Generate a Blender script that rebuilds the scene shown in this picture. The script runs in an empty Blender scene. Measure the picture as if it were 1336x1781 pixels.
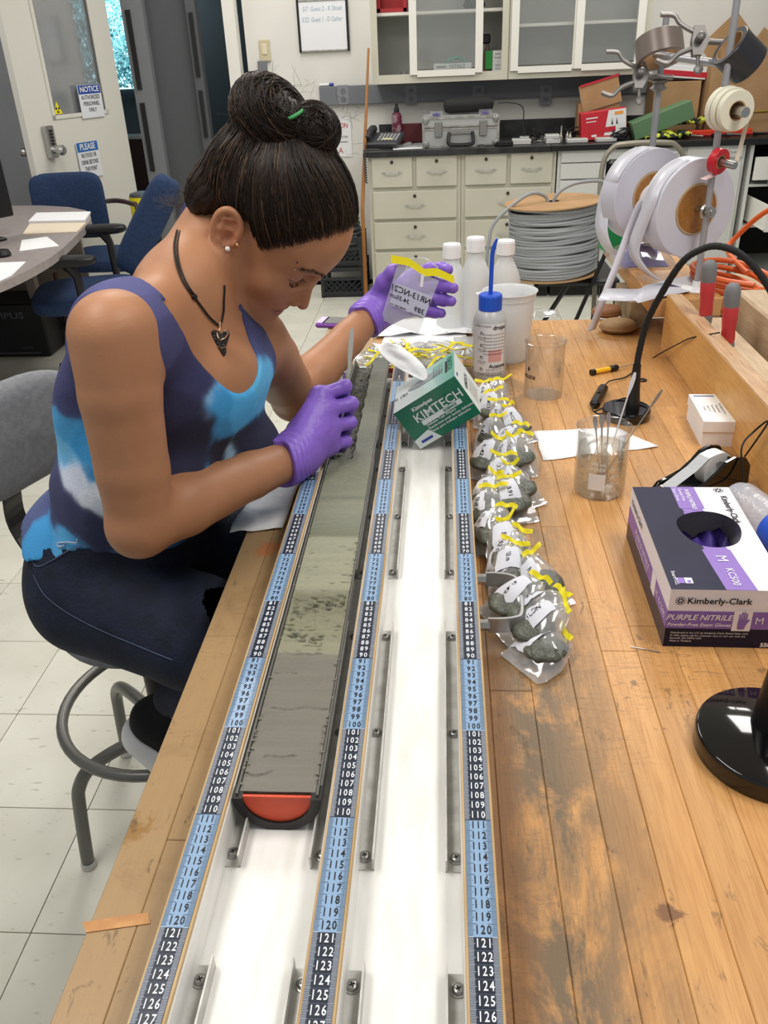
import bpy, bmesh, math, random
import numpy as np
from mathutils import Vector as V, Matrix, noise as mnoise
random.seed(7)
SC = bpy.context.scene
COL = SC.collection
PI = math.pi
# ---------------------------------------------------------------- camera, world, lights, exposure
W, H = 1336, 1781
FPX = 1462.5
CAM = V((-0.0258, -1.5672, 1.4895))
def _rot(p, y, r):
    cp, sp, cy, sy = math.cos(p), math.sin(p), math.cos(y), math.sin(y)
    f = V((sy*cp, cy*cp, -sp)); rt = V((cy, -sy, 0)); up = rt.cross(f)
    cr, sr = math.cos(r), math.sin(r)
    return cr*rt + sr*up, -sr*rt + cr*up, f
CR, CU, CF = _rot(0.50569, -0.08138, -0.043225)
cam_d = bpy.data.cameras.new('camera'); cam = bpy.data.objects.new('camera', cam_d); COL.objects.link(cam)
cam_d.sensor_fit = 'VERTICAL'; cam_d.sensor_height = 36; cam_d.lens = FPX/H*36; cam_d.clip_start = 0.02
cam.matrix_world = Matrix(((CR.x, CU.x, -CF.x, CAM.x), (CR.y, CU.y, -CF.y, CAM.y), (CR.z, CU.z, -CF.z, CAM.z), (0, 0, 0, 1)))
SC.camera = cam
SC.view_settings.view_transform = 'Standard'; SC.view_settings.look = 'None'
SC.view_settings.gamma = 1; SC.view_settings.use_curve_mapping = False
SC.view_settings.exposure = 0.0
wd = bpy.data.worlds.new('world'); SC.world = wd; wd.use_nodes = True
wd.node_tree.nodes['Background'].inputs[0].default_value = (0.93, 0.97, 1.0, 1)
wd.node_tree.nodes['Background'].inputs[1].default_value = 0.36
def area_light(name, loc, sx, sy, power, col=(1, .97, .93), rot=(0, 0, 0)):
    d = bpy.data.lights.new(name, 'AREA'); d.shape = 'RECTANGLE'; d.size = sx; d.size_y = sy; d.energy = power; d.color = col
    o = bpy.data.objects.new(name, d); COL.objects.link(o); o.location = loc; o.rotation_euler = rot
    return o
LIGHTS = [(-0.9, -0.9, 1), (0.9, -0.9, 1), (-0.9, 1.5, 1), (0.9, 1.5, 1), (-0.9, 3.6, .8), (1.2, 3.4, .8), (-3.0, 2.6, .75)]
for lx, ly, lk in LIGHTS:
    area_light('ceiling_lamp_light', (lx, ly, 2.78), 0.55, 1.15, 26*lk)

def ray(px, py):
    return CF + CR*((px-W/2)/FPX) - CU*((py-H/2)/FPX)
def Pz(px, py, z):
    d = ray(px, py); return CAM + d*((z-CAM.z)/d.z)
def Py(px, py, y):
    d = ray(px, py); return CAM + d*((y-CAM.y)/d.y)
def Px(px, py, x):
    d = ray(px, py); return CAM + d*((x-CAM.x)/d.x)

# ---------------------------------------------------------------- materials
def lin(c):
    if isinstance(c, str):
        c = [int(c[i:i+2], 16)/255 for i in (0, 2, 4)]
    return tuple((x/12.92 if x <= .04045 else ((x+.055)/1.055)**2.4) for x in c[:3]) + (1,)
MATS = {}
def mat(name, c, rough=.5, metal=0, c2=None, scale=20, stretch=(1, 1, 1), bump=0, bscale=None, trans=0, alpha=1,
        coat=0, ior=1.45, sss=0, emit=0, detail=4, lo=.35, hi=.65, spec=None, coord='Object'):
    if name in MATS: return MATS[name]
    m = bpy.data.materials.new(name); m.use_nodes = True; nt = m.node_tree; n = nt.nodes; L = nt.links
    b = n['Principled BSDF']; b.inputs['Base Color'].default_value = lin(c)
    b.inputs['Roughness'].default_value = rough; b.inputs['Metallic'].default_value = metal
    b.inputs['Transmission Weight'].default_value = trans; b.inputs['Alpha'].default_value = alpha
    b.inputs['Coat Weight'].default_value = coat; b.inputs['IOR'].default_value = ior
    if spec is not None: b.inputs['Specular IOR Level'].default_value = spec
    if sss:
        b.inputs['Subsurface Weight'].default_value = sss; b.inputs['Subsurface Radius'].default_value = (.02, .008, .004); b.inputs['Subsurface Scale'].default_value = .3
    if emit:
        b.inputs['Emission Color'].default_value = lin(c); b.inputs['Emission Strength'].default_value = emit
    tc = n.new('ShaderNodeTexCoord'); mp = n.new('ShaderNodeMapping'); mp.inputs['Scale'].default_value = stretch
    L.new(tc.outputs[coord], mp.inputs[0])
    if c2 is not None:
        nz = n.new('ShaderNodeTexNoise'); nz.inputs['Scale'].default_value = scale; nz.inputs['Detail'].default_value = detail
        L.new(mp.outputs[0], nz.inputs['Vector'])
        cr = n.new('ShaderNodeValToRGB'); cr.color_ramp.elements[0].position = lo; cr.color_ramp.elements[1].position = hi
        cr.color_ramp.elements[0].color = lin(c2); cr.color_ramp.elements[1].color = lin(c)
        L.new(nz.outputs[0], cr.inputs[0]); L.new(cr.outputs[0], b.inputs['Base Color'])
    if bump:
        nb = n.new('ShaderNodeTexNoise'); nb.inputs['Scale'].default_value = bscale or scale; nb.inputs['Detail'].default_value = 3
        L.new(mp.outputs[0], nb.inputs['Vector'])
        bp = n.new('ShaderNodeBump'); bp.inputs['Strength'].default_value = bump; bp.inputs['Distance'].default_value = .01
        L.new(nb.outputs[0], bp.inputs['Height']); L.new(bp.outputs[0], b.inputs['Normal'])
    MATS[name] = m
    return m
def nodes(m): return m.node_tree.nodes, m.node_tree.links, m.node_tree.nodes['Principled BSDF']
def mixc(n, L, fac, a, b, mode='MIX'):
    x = n.new('ShaderNodeMix'); x.data_type = 'RGBA'; x.blend_type = mode
    for s, v in ((x.inputs[0], fac), (x.inputs[6], a), (x.inputs[7], b)):
        if hasattr(v, 'is_linked') or hasattr(v, 'links'): L.new(v, s)
        else: s.default_value = v
    return x.outputs[2]

# ---------------------------------------------------------------- mesh builder
def basis(d, up=(0, 0, 1)):
    d = V(d).normalized(); up = V(up)
    if abs(d.dot(up)) > .98: up = V((1, 0, 0)) if abs(d.x) < .9 else V((0, 1, 0))
    x = up.cross(d).normalized(); y = d.cross(x)
    return x, y, d
class B:
    def __init__(s): s.v = []; s.f = []; s.m = []; s.mats = []; s.cur = 0
    def mt(s, m):
        if m not in s.mats: s.mats.append(m)
        s.cur = s.mats.index(m); return s
    def add(s, vs, fs):
        o = len(s.v); s.v += [tuple(p) for p in vs]
        for f in fs: s.f.append([i+o for i in f]); s.m.append(s.cur)
        return s
    def box(s, c, d, rot=None, ch=0):
        # rot: Matrix 3x3 or z angle; ch: chamfer of all vertical+top edges (simple bevel on every edge)
        R = rot if isinstance(rot, Matrix) else Matrix.Rotation(rot or 0, 3, 'Z')
        hx, hy, hz = d[0]/2, d[1]/2, d[2]/2; c = V(c)
        if not ch:
            vs = [c+R@V((x*hx, y*hy, z*hz)) for z in (-1, 1) for y in (-1, 1) for x in (-1, 1)]
            return s.add(vs, [(0, 2, 3, 1), (4, 5, 7, 6), (0, 1, 5, 4), (2, 6, 7, 3), (0, 4, 6, 2), (1, 3, 7, 5)])
        ch = min(ch, hx*.9, hy*.9, hz*.9)
        idx = {}; vs = []
        for x in (-1, 1):
            for y in (-1, 1):
                for z in (-1, 1):
                    for a in range(3):
                        p = [x*hx, y*hy, z*hz]
                        for b_ in range(3):
                            if b_ != a: p[b_] -= (x, y, z)[b_]*ch
                        idx[(x, y, z, a)] = len(vs); vs.append(c+R@V(p))
        fs = []
        for a in range(3):
            o1, o2 = [i for i in range(3) if i != a]
            for sg in (-1, 1):
                q = []
                for (i, j) in ((-1, -1), (1, -1), (1, 1), (-1, 1)):
                    k = [0, 0, 0]; k[a] = sg; k[o1] = i; k[o2] = j; q.append(idx[(k[0], k[1], k[2], a)])
                if (sg > 0) == (a == 1): q.reverse()
                fs.append(q)
            for i in (-1, 1):
                for j in (-1, 1):
                    k0 = [0, 0, 0]; k1 = [0, 0, 0]; k0[a] = -1; k1[a] = 1; k0[o1] = k1[o1] = i; k0[o2] = k1[o2] = j
                    fs.append([idx[(*k0, o1)], idx[(*k1, o1)], idx[(*k1, o2)], idx[(*k0, o2)]])
        for x in (-1, 1):
            for y in (-1, 1):
                for z in (-1, 1): fs.append([idx[(x, y, z, a)] for a in range(3)])
        return s.add(vs, fs)
    def rings(s, rings, cap=True, closed=False):
        n = len(rings[0]); vs = [p for r in rings for p in r]; fs = []
        for i in range(len(rings)-(0 if closed else 1)):
            a = i*n; b_ = ((i+1) % len(rings))*n
            for j in range(n): k = (j+1) % n; fs.append((a+j, a+k, b_+k, b_+j))
        if cap and not closed: fs += [tuple(range(n-1, -1, -1)), tuple(range((len(rings)-1)*n, len(rings)*n))]
        return s.add(vs, fs)
    def cyl(s, p0, p1, r0, r1=None, n=16, cap=True):
        r1 = r0 if r1 is None else r1; x, y, d = basis(V(p1)-V(p0))
        return s.rings([[V(p)+x*(r*math.cos(t*2*PI/n))+y*(r*math.sin(t*2*PI/n)) for t in range(n)] for p, r in ((p0, r0), (p1, r1))], cap)
    def tube(s, pts, r, n=8, closed=False, flat=1):
        pts = [V(p) for p in pts]; N = len(pts); rs = r if isinstance(r, (list, tuple)) else [r]*N; R = []; px = None
        for i, p in enumerate(pts):
            a = pts[(i-1) % N] if (closed or i) else p; b_ = pts[(i+1) % N] if (closed or i < N-1) else p
            d = (b_-a)
            if d.length < 1e-9: d = V((0, 0, 1))
            d.normalize()
            if px is None: px = basis(d)[0]
            px = (px-d*px.dot(d)).normalized(); y = d.cross(px)
            R.append([p+px*(rs[i]*math.cos(t*2*PI/n))+y*(rs[i]*flat*math.sin(t*2*PI/n)) for t in range(n)])
        return s.rings(R, True, closed)
    def lathe(s, prof, o=(0, 0, 0), ax=(0, 0, 1), n=32, cap=True):
        x, y, d = basis(ax); o = V(o)
        return s.rings([[o+d*h+x*(r*math.cos(t*2*PI/n))+y*(r*math.sin(t*2*PI/n)) for t in range(n)] for r, h in prof], cap)
    def strip(s, pts, w, t=0):
        # ribbon through pts with width vectors w (list or vector); t = thickness
        pts = [V(p) for p in pts]; ws = w if isinstance(w, list) else [V(w)]*len(pts); R = []
        for i, p in enumerate(pts):
            d = pts[min(i+1, len(pts)-1)]-pts[max(i-1, 0)]; nn = d.cross(ws[i]).normalized()*(t/2)
            h = ws[i]/2; R.append([p-h-nn, p+h-nn, p+h+nn, p-h+nn])
        if t: return s.rings(R)
        o = []
        for r in R: o += r[:2]
        return s.add(o, [(2*i, 2*i+1, 2*i+3, 2*i+2) for i in range(len(pts)-1)])
    def prism(s, poly, z0, z1, M=None):
        n = len(poly); M = M or Matrix.Identity(4)
        vs = [M@V((x, y, z0)) for x, y in poly]+[M@V((x, y, z1)) for x, y in poly]
        fs = [tuple(range(n-1, -1, -1)), tuple(range(n, 2*n))]+[(i, (i+1) % n, n+(i+1) % n, n+i) for i in range(n)]
        return s.add(vs, fs)
    def grid(s, f, nu, nv, wrapu=False):
        vs = [f(i/(nu if wrapu else nu-1), j/(nv-1)) for j in range(nv) for i in range(nu)]
        fs = []
        for j in range(nv-1):
            for i in range(nu if wrapu else nu-1):
                k = (i+1) % nu; fs.append((j*nu+i, j*nu+k, (j+1)*nu+k, (j+1)*nu+i))
        return s.add(vs, fs)
    def out(s, name, m=None, parent=None, smooth=False, solid=0, sub=0, bevel=0, loc=None):
        me = bpy.data.meshes.new(name); me.from_pydata(s.v, [], s.f)
        if m is not None and not s.mats: me.materials.append(m)
        for q in s.mats: me.materials.append(q)
        if s.mats: me.polygons.foreach_set('material_index', s.m)
        bm = bmesh.new(); bm.from_mesh(me); bmesh.ops.recalc_face_normals(bm, faces=bm.faces); bm.to_mesh(me); bm.free()
        if smooth:
            me.polygons.foreach_set('use_smooth', [True]*len(me.polygons))
            if smooth != 'all':
                try: me.set_sharp_from_angle(angle=math.radians(40))
                except Exception: pass
        o = bpy.data.objects.new(name, me); COL.objects.link(o)
        if loc is not None:
            me.transform(Matrix.Translation(-V(loc))); o.location = loc
        if solid: q = o.modifiers.new('s', 'SOLIDIFY'); q.thickness = solid; q.offset = 0
        if sub: q = o.modifiers.new('u', 'SUBSURF'); q.levels = q.render_levels = sub
        if bevel: q = o.modifiers.new('b', 'BEVEL'); q.width = bevel; q.segments = 2; q.limit_method = 'ANGLE'
        if parent is not None: par(o, parent)
        return o
def par(o, p):
    o.parent = p
    o.matrix_parent_inverse = Matrix.Translation(-p.location) if p.type == 'EMPTY' and p.rotation_euler[2] == 0 else p.matrix_basis.inverted()
def thing(name, label, cat, loc=(0, 0, 0), group=None, rz=0):
    o = bpy.data.objects.new(name, None); COL.objects.link(o); o.location = loc; o.empty_display_size = .05
    o['label'] = label; o['category'] = cat
    if group: o['group'] = group
    return o
def tag(o, label, cat, group=None):
    o['label'] = label; o['category'] = cat
    if group: o['group'] = group
    return o
def struct(o): o['kind'] = 'structure'; return o
def stuff(o): o['kind'] = 'stuff'; return o
def dup(root, loc, label=None, parent=None):
    r = root.copy(); COL.objects.link(r); r.location = loc
    if label: r['label'] = label
    for ch in root.children:
        c = ch.copy(); COL.objects.link(c); c.parent = r
        for g in ch.children: d = g.copy(); COL.objects.link(d); d.parent = c
    return r
def text_geo(s, size, extr=0, bold=0, shear=0, align='CENTER'):
    cu = bpy.data.curves.new('t', 'FONT'); cu.body = s; cu.size = size; cu.extrude = extr; cu.offset = bold; cu.shear = shear
    cu.align_x = align; cu.align_y = 'CENTER'; cu.resolution_u = 2
    o = bpy.data.objects.new('t', cu); me = bpy.data.meshes.new_from_object(o)
    vs = [tuple(v.co) for v in me.vertices]; fs = [tuple(p.vertices) for p in me.polygons]
    bpy.data.objects.remove(o); bpy.data.curves.remove(cu); bpy.data.meshes.remove(me)
    return vs, fs
def text(b, s, size, o, x, y, bold=0, shear=0, align='CENTER', sx=1, lift=.0004):
    """add flat lettering to builder b: origin o, text runs along x, up along y"""
    x = V(x).normalized(); y = V(y).normalized(); nn = x.cross(y); vs, fs = text_geo(s, size, 0, bold, shear, align)
    o = V(o)
    return b.add([o+x*(p[0]*sx)+y*p[1]+nn*lift for p in vs], fs)
def rect(b, o, x, y, w, h, lift=.0003):
    x = V(x).normalized(); y = V(y).normalized(); o = V(o)+x.cross(y)*lift
    return b.add([o-x*w/2-y*h/2, o+x*w/2-y*h/2, o+x*w/2+y*h/2, o-x*w/2+y*h/2], [(0, 1, 2, 3)])
def catmull(pts, n=6, closed=False):
    pts = [V(p) for p in pts]; N = len(pts); o = []
    for i in range(N if closed else N-1):
        g = lambda k: pts[k % N] if closed else pts[max(0, min(N-1, k))]
        a, b_, c, d = g(i-1), g(i), g(i+1), g(i+2)
        for j in range(n):
            t = j/n; o.append(.5*((2*b_)+(c-a)*t+(2*a-5*b_+4*c-d)*t*t+(3*b_-a-3*c+d)*t**3))
    if not closed: o.append(pts[-1])
    return o

def clearmat(name, c, fac0=.05, fac1=.55, body=.0, rough=.04):
    """thin clear sheet: see-through, reflecting more at grazing angles, with a faint haze of its own"""
    m = bpy.data.materials.new(name); m.use_nodes = True; nt = m.node_tree; n = nt.nodes; L = nt.links; n.remove(n['Principled BSDF'])
    tr = n.new('ShaderNodeBsdfTransparent'); gl = n.new('ShaderNodeBsdfGlossy'); gl.inputs['Roughness'].default_value = rough; df = n.new('ShaderNodeBsdfDiffuse'); df.inputs[0].default_value = lin(c)
    lw = n.new('ShaderNodeLayerWeight'); lw.inputs[0].default_value = .35; mr = n.new('ShaderNodeMapRange'); mr.inputs[3].default_value = fac0; mr.inputs[4].default_value = fac1; L.new(lw.outputs['Facing'], mr.inputs[0])
    m1 = n.new('ShaderNodeMixShader'); m1.inputs[0].default_value = body; L.new(tr.outputs[0], m1.inputs[1]); L.new(df.outputs[0], m1.inputs[2])
    m2 = n.new('ShaderNodeMixShader'); L.new(mr.outputs[0], m2.inputs[0]); L.new(m1.outputs[0], m2.inputs[1]); L.new(gl.outputs[0], m2.inputs[2]); L.new(m2.outputs[0], n['Material Output'].inputs[0]); MATS[name] = m; return m
# common materials
M_white = mat('white_paint', 'e9e7df', .5)
M_wall = mat('wall_paint', 'e4e2dc', .7, c2='dcdad3', scale=3)
M_wallg = mat('grey_wall_paint', 'a3a5a8', .7, c2='9a9ca0', scale=2)
M_black = mat('black_plastic', '151517', .4)
M_blackg = mat('glossy_black', '08080a', .08, coat=.5)
M_steel = mat('steel', 'b9b9b7', .3, 1)
M_zinc = mat('zinc', 'cbcac6', .45, .30, c2='b3b2ad', scale=60)
M_alu = mat('aluminium', 'c6c4c0', .38, .7, c2='a09f9b', scale=30)
M_paper = mat('paper', 'eeeef0', .8)
M_plasw = mat('white_plastic', 'e6e6e6', .35)
M_ink = mat('black_ink', '1b1b1d', .7)
M_blue = mat('blue_ink', '2044a0', .6)
M_card = mat('cardboard', 'b38f68', .8, c2='a5825b', scale=8)

# ---------------------------------------------------------------- room shell
TZ = .895                       # bench top
YW = 4.62                       # back wall plane
fl = B().box((.4, 1.8, -.06), (8.4, 8.6, .1)).out('floor', mat('floor_grout', '8d8b80', .8)); struct(fl)
def tile_mat():
    m = mat('vinyl_tile', 'd9d8cc', .32, c2='cbc9bb', scale=5, bump=.03, bscale=9, lo=.3, hi=.7)
    n, L, b = nodes(m)
    # scattered flecks
    tc = n.new('ShaderNodeNewGeometry'); mp = n.new('ShaderNodeMapping'); mp.inputs['Scale'].default_value = (1, 2.6, 1)
    L.new(tc.outputs['Position'], mp.inputs[0])
    nz = n.new('ShaderNodeTexNoise'); nz.inputs['Scale'].default_value = 26; nz.inputs['Detail'].default_value = 5; L.new(mp.outputs[0], nz.inputs['Vector'])
    cr = n.new('ShaderNodeValToRGB'); cr.color_ramp.elements[0].position = .64; cr.color_ramp.elements[1].position = .72; L.new(nz.outputs[0], cr.inputs[0])
    old = b.inputs['Base Color'].links[0].from_socket
    oi = n.new('ShaderNodeObjectInfo'); h = n.new('ShaderNodeHueSaturation'); ma = n.new('ShaderNodeMapRange'); ma.inputs[3].default_value = .95; ma.inputs[4].default_value = 1.04
    L.new(oi.outputs['Random'], ma.inputs[0]); L.new(ma.outputs[0], h.inputs['Value']); L.new(old, h.inputs['Color'])
    L.new(mixc(n, L, cr.outputs[0], h.outputs[0], lin('a8a595')), b.inputs['Base Color'])
    return m
tile0 = B().box((0, 0, -.005), (.303, .303, .01), ch=.0008).out('tile', tile_mat())
TX0, TY0 = -.835, -.575
first = True
for i in range(-7, 9):
    for j in range(-1, 17):
        x = TX0+(i+.5)*.3048; y = TY0+(j+.5)*.3048
        if y > YW-.1: continue
        if x > -.2 and y < 1.0: continue
        o = tile0 if first else tile0.copy()
        if not first: COL.objects.link(o)
        first = False; o.location = (x, y, 0); o.parent = fl
wb = B().box((1.57, YW+.06, 1.4), (5.74, .12, 2.8))
wb.out('wall_back', M_wall); struct(bpy.data.objects['wall_back'])
struct(B().box((.4, 1.8, 2.86), (8.4, 8.6, .08)).out('ceiling', M_white))
# ---------------------------------------------------------------- lab bench with staves
def wood_mat(name, c, c2, grain, stain_and_light=None, rough=.42):
    m = mat(name, c, rough, bump=.05, bscale=60, stretch=(6, .6, 6)); n, L, b = nodes(m)
    geo = n.new('ShaderNodeNewGeometry'); pos = geo.outputs['Position']
    def nz(scale, st, det=5, dist=0, ro=.5):
        mp = n.new('ShaderNodeMapping'); mp.inputs['Scale'].default_value = st; L.new(pos, mp.inputs[0])
        x = n.new('ShaderNodeTexNoise'); x.inputs['Scale'].default_value = scale; x.inputs['Detail'].default_value = det; x.inputs['Distortion'].default_value = dist; x.inputs['Roughness'].default_value = ro
        L.new(mp.outputs[0], x.inputs['Vector']); return x.outputs[0]
    def ramp(s, a, b_, ca=(0, 0, 0, 1), cb=(1, 1, 1, 1)):
        r = n.new('ShaderNodeValToRGB'); r.color_ramp.elements[0].position = a; r.color_ramp.elements[1].position = b_
        r.color_ramp.elements[0].color = ca; r.color_ramp.elements[1].color = cb; L.new(s, r.inputs[0]); return r.outputs[0]
    base = ramp(nz(14, (7, .5, 7), 6, .5), .3, .7, lin(c2), lin(c))
    base = mixc(n, L, ramp(nz(60, (8, .35, 8), 4), .45, .75), base, lin(grain))
    oi = n.new('ShaderNodeObjectInfo'); h = n.new('ShaderNodeHueSaturation'); ma = n.new('ShaderNodeMapRange'); ma.inputs[3].default_value = .86; ma.inputs[4].default_value = 1.1
    L.new(oi.outputs['Random'], ma.inputs[0]); L.new(ma.outputs[0], h.inputs['Value']); L.new(base, h.inputs['Color']); base = h.outputs[0]
    if stain_and_light:
        sep = n.new('ShaderNodeSeparateXYZ'); L.new(pos, sep.inputs[0])
        def band(x0, x1, x2, x3):
            r = n.new('ShaderNodeValToRGB'); e = r.color_ramp.elements
            mr = n.new('ShaderNodeMapRange'); mr.inputs[1].default_value = -.4; mr.inputs[2].default_value = .6; L.new(sep.outputs[0], mr.inputs[0])
            f = lambda x: (x+.4)
            e[0].position = f(x0); e[0].color = (0, 0, 0, 1); e[1].position = f(x1); e[1].color = (1, 1, 1, 1)
            q = e.new(f(x2)); q.color = (1, 1, 1, 1); q = e.new(f(x3)); q.color = (0, 0, 0, 1)
            L.new(mr.outputs[0], r.inputs[0]); return r.outputs[0]
        def mul(a, b_, k=1):
            x = n.new('ShaderNodeMath'); x.operation = 'MULTIPLY'; L.new(a, x.inputs[0]); L.new(b_, x.inputs[1])
            y = n.new('ShaderNodeMath'); y.operation = 'MULTIPLY'; L.new(x.outputs[0], y.inputs[0]); y.inputs[1].default_value = k; return y.outputs[0]
        blot = ramp(nz(7, (1.8, .9, 1), 10, .4, .72), .40, .52)
        base = mixc(n, L, mul(band(-.01, .02, .075, .17), blot, .95), base, lin('6a5b48'))
        base = mixc(n, L, mul(band(-.39, -.34, -.2, -.15), ramp(nz(3, (1, 1, 1), 4), .0, .3), .8), base, lin('9f8764'))  # left staves toned greyer: the light on that side put into the wood colour
        base = mixc(n, L, mul(band(-.39, -.34, -.2, -.15), ramp(nz(9, (1.5, 1, 1), 8, .4, .7), .55, .70), .6), base, lin('846a48'))
        base = mixc(n, L, mul(band(-.02, .0, .03, .05), ramp(nz(4, (1, 1, 1), 4, .3), .3, .55), .6), base, lin('97683c'))
        def spot(px, py, r, c, seed):
            c0 = Pz(px, py, TZ); vd = n.new('ShaderNodeVectorMath'); vd.operation = 'DISTANCE'; vd.inputs[1].default_value = c0; wn = nz(70, (1, 1, 1), 6, .5, .7)
            L.new(pos, vd.inputs[0]); ad = n.new('ShaderNodeMath'); ad.operation = 'MULTIPLY_ADD'; ad.inputs[1].default_value = -r*2.4; L.new(wn, ad.inputs[0]); L.new(vd.outputs['Value'], ad.inputs[2])
            rr = n.new('ShaderNodeMapRange'); rr.inputs[1].default_value = -r*.55; rr.inputs[2].default_value = -r*.25; rr.inputs[3].default_value = 1; rr.inputs[4].default_value = 0; L.new(ad.outputs[0], rr.inputs[0]); return mixc(n, L, rr.outputs[0], base, lin(c))
        base = spot(1165, 1588, .011, '7c5638', 1); base = spot(468, 955, .022, 'b0764a', 2); base = spot(225, 1440, .02, '94703f', 3)
        specks = ramp(nz(60, (1.4, .6, 1), 4, .5, .65), .62, .70)
        base = mixc(n, L, mul(specks, ramp(nz(4, (1, 1, 1), 2), .35, .6), .7), base, lin('5a4632'))
        sc = ramp(nz(9, (1, 7, 1), 3, 2.5), .485, .5); sc2 = ramp(nz(9, (1, 7, 1), 3, 2.5), .5, .515, (1, 1, 1, 1), (0, 0, 0, 1))
        base = mixc(n, L, mul(mul(sc, sc2), ramp(nz(5, (1, 1, 1), 2), .45, .55), .55), base, lin('6d5540'))
    L.new(base, b.inputs['Base Color'])
    return m
M_bench = wood_mat('bench_maple', 'cb9a60', 'bd8a52', 'b07d47', True)
BX0, BX1, BY0, BY1 = -.305, .62, -1.62, .455
bench = thing('lab_bench', 'long worn maple butcher block lab bench of narrow glued staves', 'workbench', ((BX0+BX1)/2, (BY0+BY1)/2, 0))
w = .0405; x = BX0; random.seed(3); k = 0
while x < BX1-.001:
    ww = w*random.uniform(.9, 1.1); ww = min(ww, BX1-x); y = BY0
    if BX1-x-ww < .01: ww = BX1-x
    while y < BY1-.001:
        ln = random.uniform(.5, 1.1)
        if y+ln > BY1-.15: ln = BY1-y
        B().box((x+ww/2, y+ln/2, TZ-.021), (ww-.0003, ln-.0004, .042), ch=.0007).out('stave', M_bench, bench)
        y += ln
    x += ww
M_leg = mat('bench_legs', '9a8a72', .6)
for lx in (BX0+.09, BX1-.08):
    for ly in (BY0+.1, BY1-.12): B().box((lx, ly, .4262), (.07, .07, .8525), ch=.003).out('leg', M_leg, bench)
ap = B().box((BX0+.12, (BY0+BY1)/2, .8), (.02, BY1-BY0-.3, .1)); ap.box((BX1-.06, (BY0+BY1)/2, .8), (.02, BY1-BY0-.3, .1)); ap.out('apron', M_leg, bench)

q_ = [Pz(x, y, TZ) for x, y in ((143, 1605), (258, 1588), (262, 1607), (150, 1623))]
tr0 = B().prism([(p.x, p.y) for p in q_], TZ+.0003, TZ+.0009); tag(tr0.out('tape_remnant', mat('old_tape', 'cf9c66', .6, c2='b98452', scale=60)), 'worn strip of old tan tape stuck across the left edge of the bench', 'tape')
# ---------------------------------------------------------------- core tray with tapes
TT = .95; CFZ = .912
XL, XM, XR = -.2174, -.1083, 0.0
TY_A, TY_B = -1.50, .02
M_tray = mat('tray_white', 'ecebe8', .38, c2='dddcd6', scale=14, stretch=(5, 1, 5), lo=.25, hi=.6)
M_ply = mat('plywood_edge', 'cfb48a', .7, c2='b3915f', scale=40, stretch=(1, .2, 6))
tray = thing('core_tray', 'white twin channel sediment core tray with measuring tapes along its dividers', 'tray', (-.108, -.7, TZ))
B().box((-.1087, (TY_A+TY_B)/2, (TZ+CFZ)/2+.0005), (.243, TY_B-TY_A, CFZ-TZ-.001)).out('base_board', M_tray, tray)
M_tl = mat('tape_blue', '8aa8c9', .35, coat=.15); M_td = mat('tape_navy', '1d2433', .35, coat=.15); M_tm = mat('tape_slate', '414c61', .35, coat=.15)
M_tw = mat('tape_white_print', 'dfe4ea', .4, coat=.1); M_tk = mat('tape_black_print', '14161d', .4)
DG = {c: text_geo(c, 1.0, 0, .018) for c in '0123456789'}
def digit_run(b, s, size, cx, cy, z, sx=.95):
    wd_ = .64*size*sx; x = cx-wd_*(len(s)-1)/2
    for ch in s:
        vs, fs = DG[ch]; b.add([(x+p[0]*size*sx, cy+p[1]*size, z) for p in vs], fs); x += wd_
for xc, lab in ((XL, 'left'), (XM, 'middle'), (XR, 'right')):
    dv = B().box((xc, (TY_A+TY_B)/2, (TT-.0012+CFZ)/2), (.0245, TY_B-TY_A, TT-.0012-CFZ), ch=.0006).out('divider', M_ply, tray)
    # white painted cheeks of the divider
    for sx in (-1, 1):
        if (xc == XL and sx < 0) or (xc == XR and sx > 0): continue
        B().box((xc+sx*.0129, (TY_A+TY_B)/2, (TT-.004+CFZ)/2), (.0012, TY_B-TY_A, TT-.006-CFZ)).out('divider_cheek', M_tray, dv)
    hw = .0102; core = .0062; tb = B(); z = TT
    tb.mt(M_tm).box((xc, (TY_A+0)/2, TT-.0008), (hw*2, -TY_A, .0009))
    for s in range(1, 151):
        y1 = -(s-1)/100.; blk = ((s-1)//10) % 2   # 1..10 -> light ? 91..100 light, 101..110 dark
        light = ((s-1)//10) % 2 == 1
        tb.mt(M_tl if light else M_td)
        z2 = TT-.00025
        tb.add([(xc-core, y1-.01+.0004, z2), (xc+core, y1-.01+.0004, z2), (xc+core, y1-.0002, z2), (xc-core, y1-.0002, z2)], [(0, 1, 2, 3)])
        if light:
            tb.add([(xc-hw, y1-.01, z2-.00005), (xc+hw, y1-.01, z2-.00005), (xc+hw, y1, z2-.00005), (xc-hw, y1, z2-.00005)], [(0, 1, 2, 3)])
    tp = tb.out('measuring_tape', None, dv)
    tk = B()
    for mm in range(200, 1500):
        y = -mm/1000.; light = ((mm//10)//10) % 2 == 1; major = mm % 10 == 0
        tk.mt(M_tk if light else M_tw)
        for sx in (-1, 1):
            a = xc+sx*hw; b_ = xc+sx*(hw-(.0048 if mm % 5 == 0 else .0036)); b_ = b_ if not major else xc+sx*(core-.0022)
            if major and not light: b_ = xc+sx*core
            t = .00028 if major else .00022
            tk.add([(a, y-t/2, TT), (b_, y-t/2, TT), (b_, y+t/2, TT), (a, y+t/2, TT)], [(0, 1, 2, 3)])
    stuff(tk.out('tick_marks', None, tp))
    nm = B()
    for s in range(8, 150):
        light = ((s-1)//10) % 2 == 1
        nm.mt(M_tk if light else M_tw); digit_run(nm, str(s), .0094, xc+(.0003), -s/100.+.0052, TT+.0001, .76 if s < 100 else .70)
    nm.out('numerals', None, tp)
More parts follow.
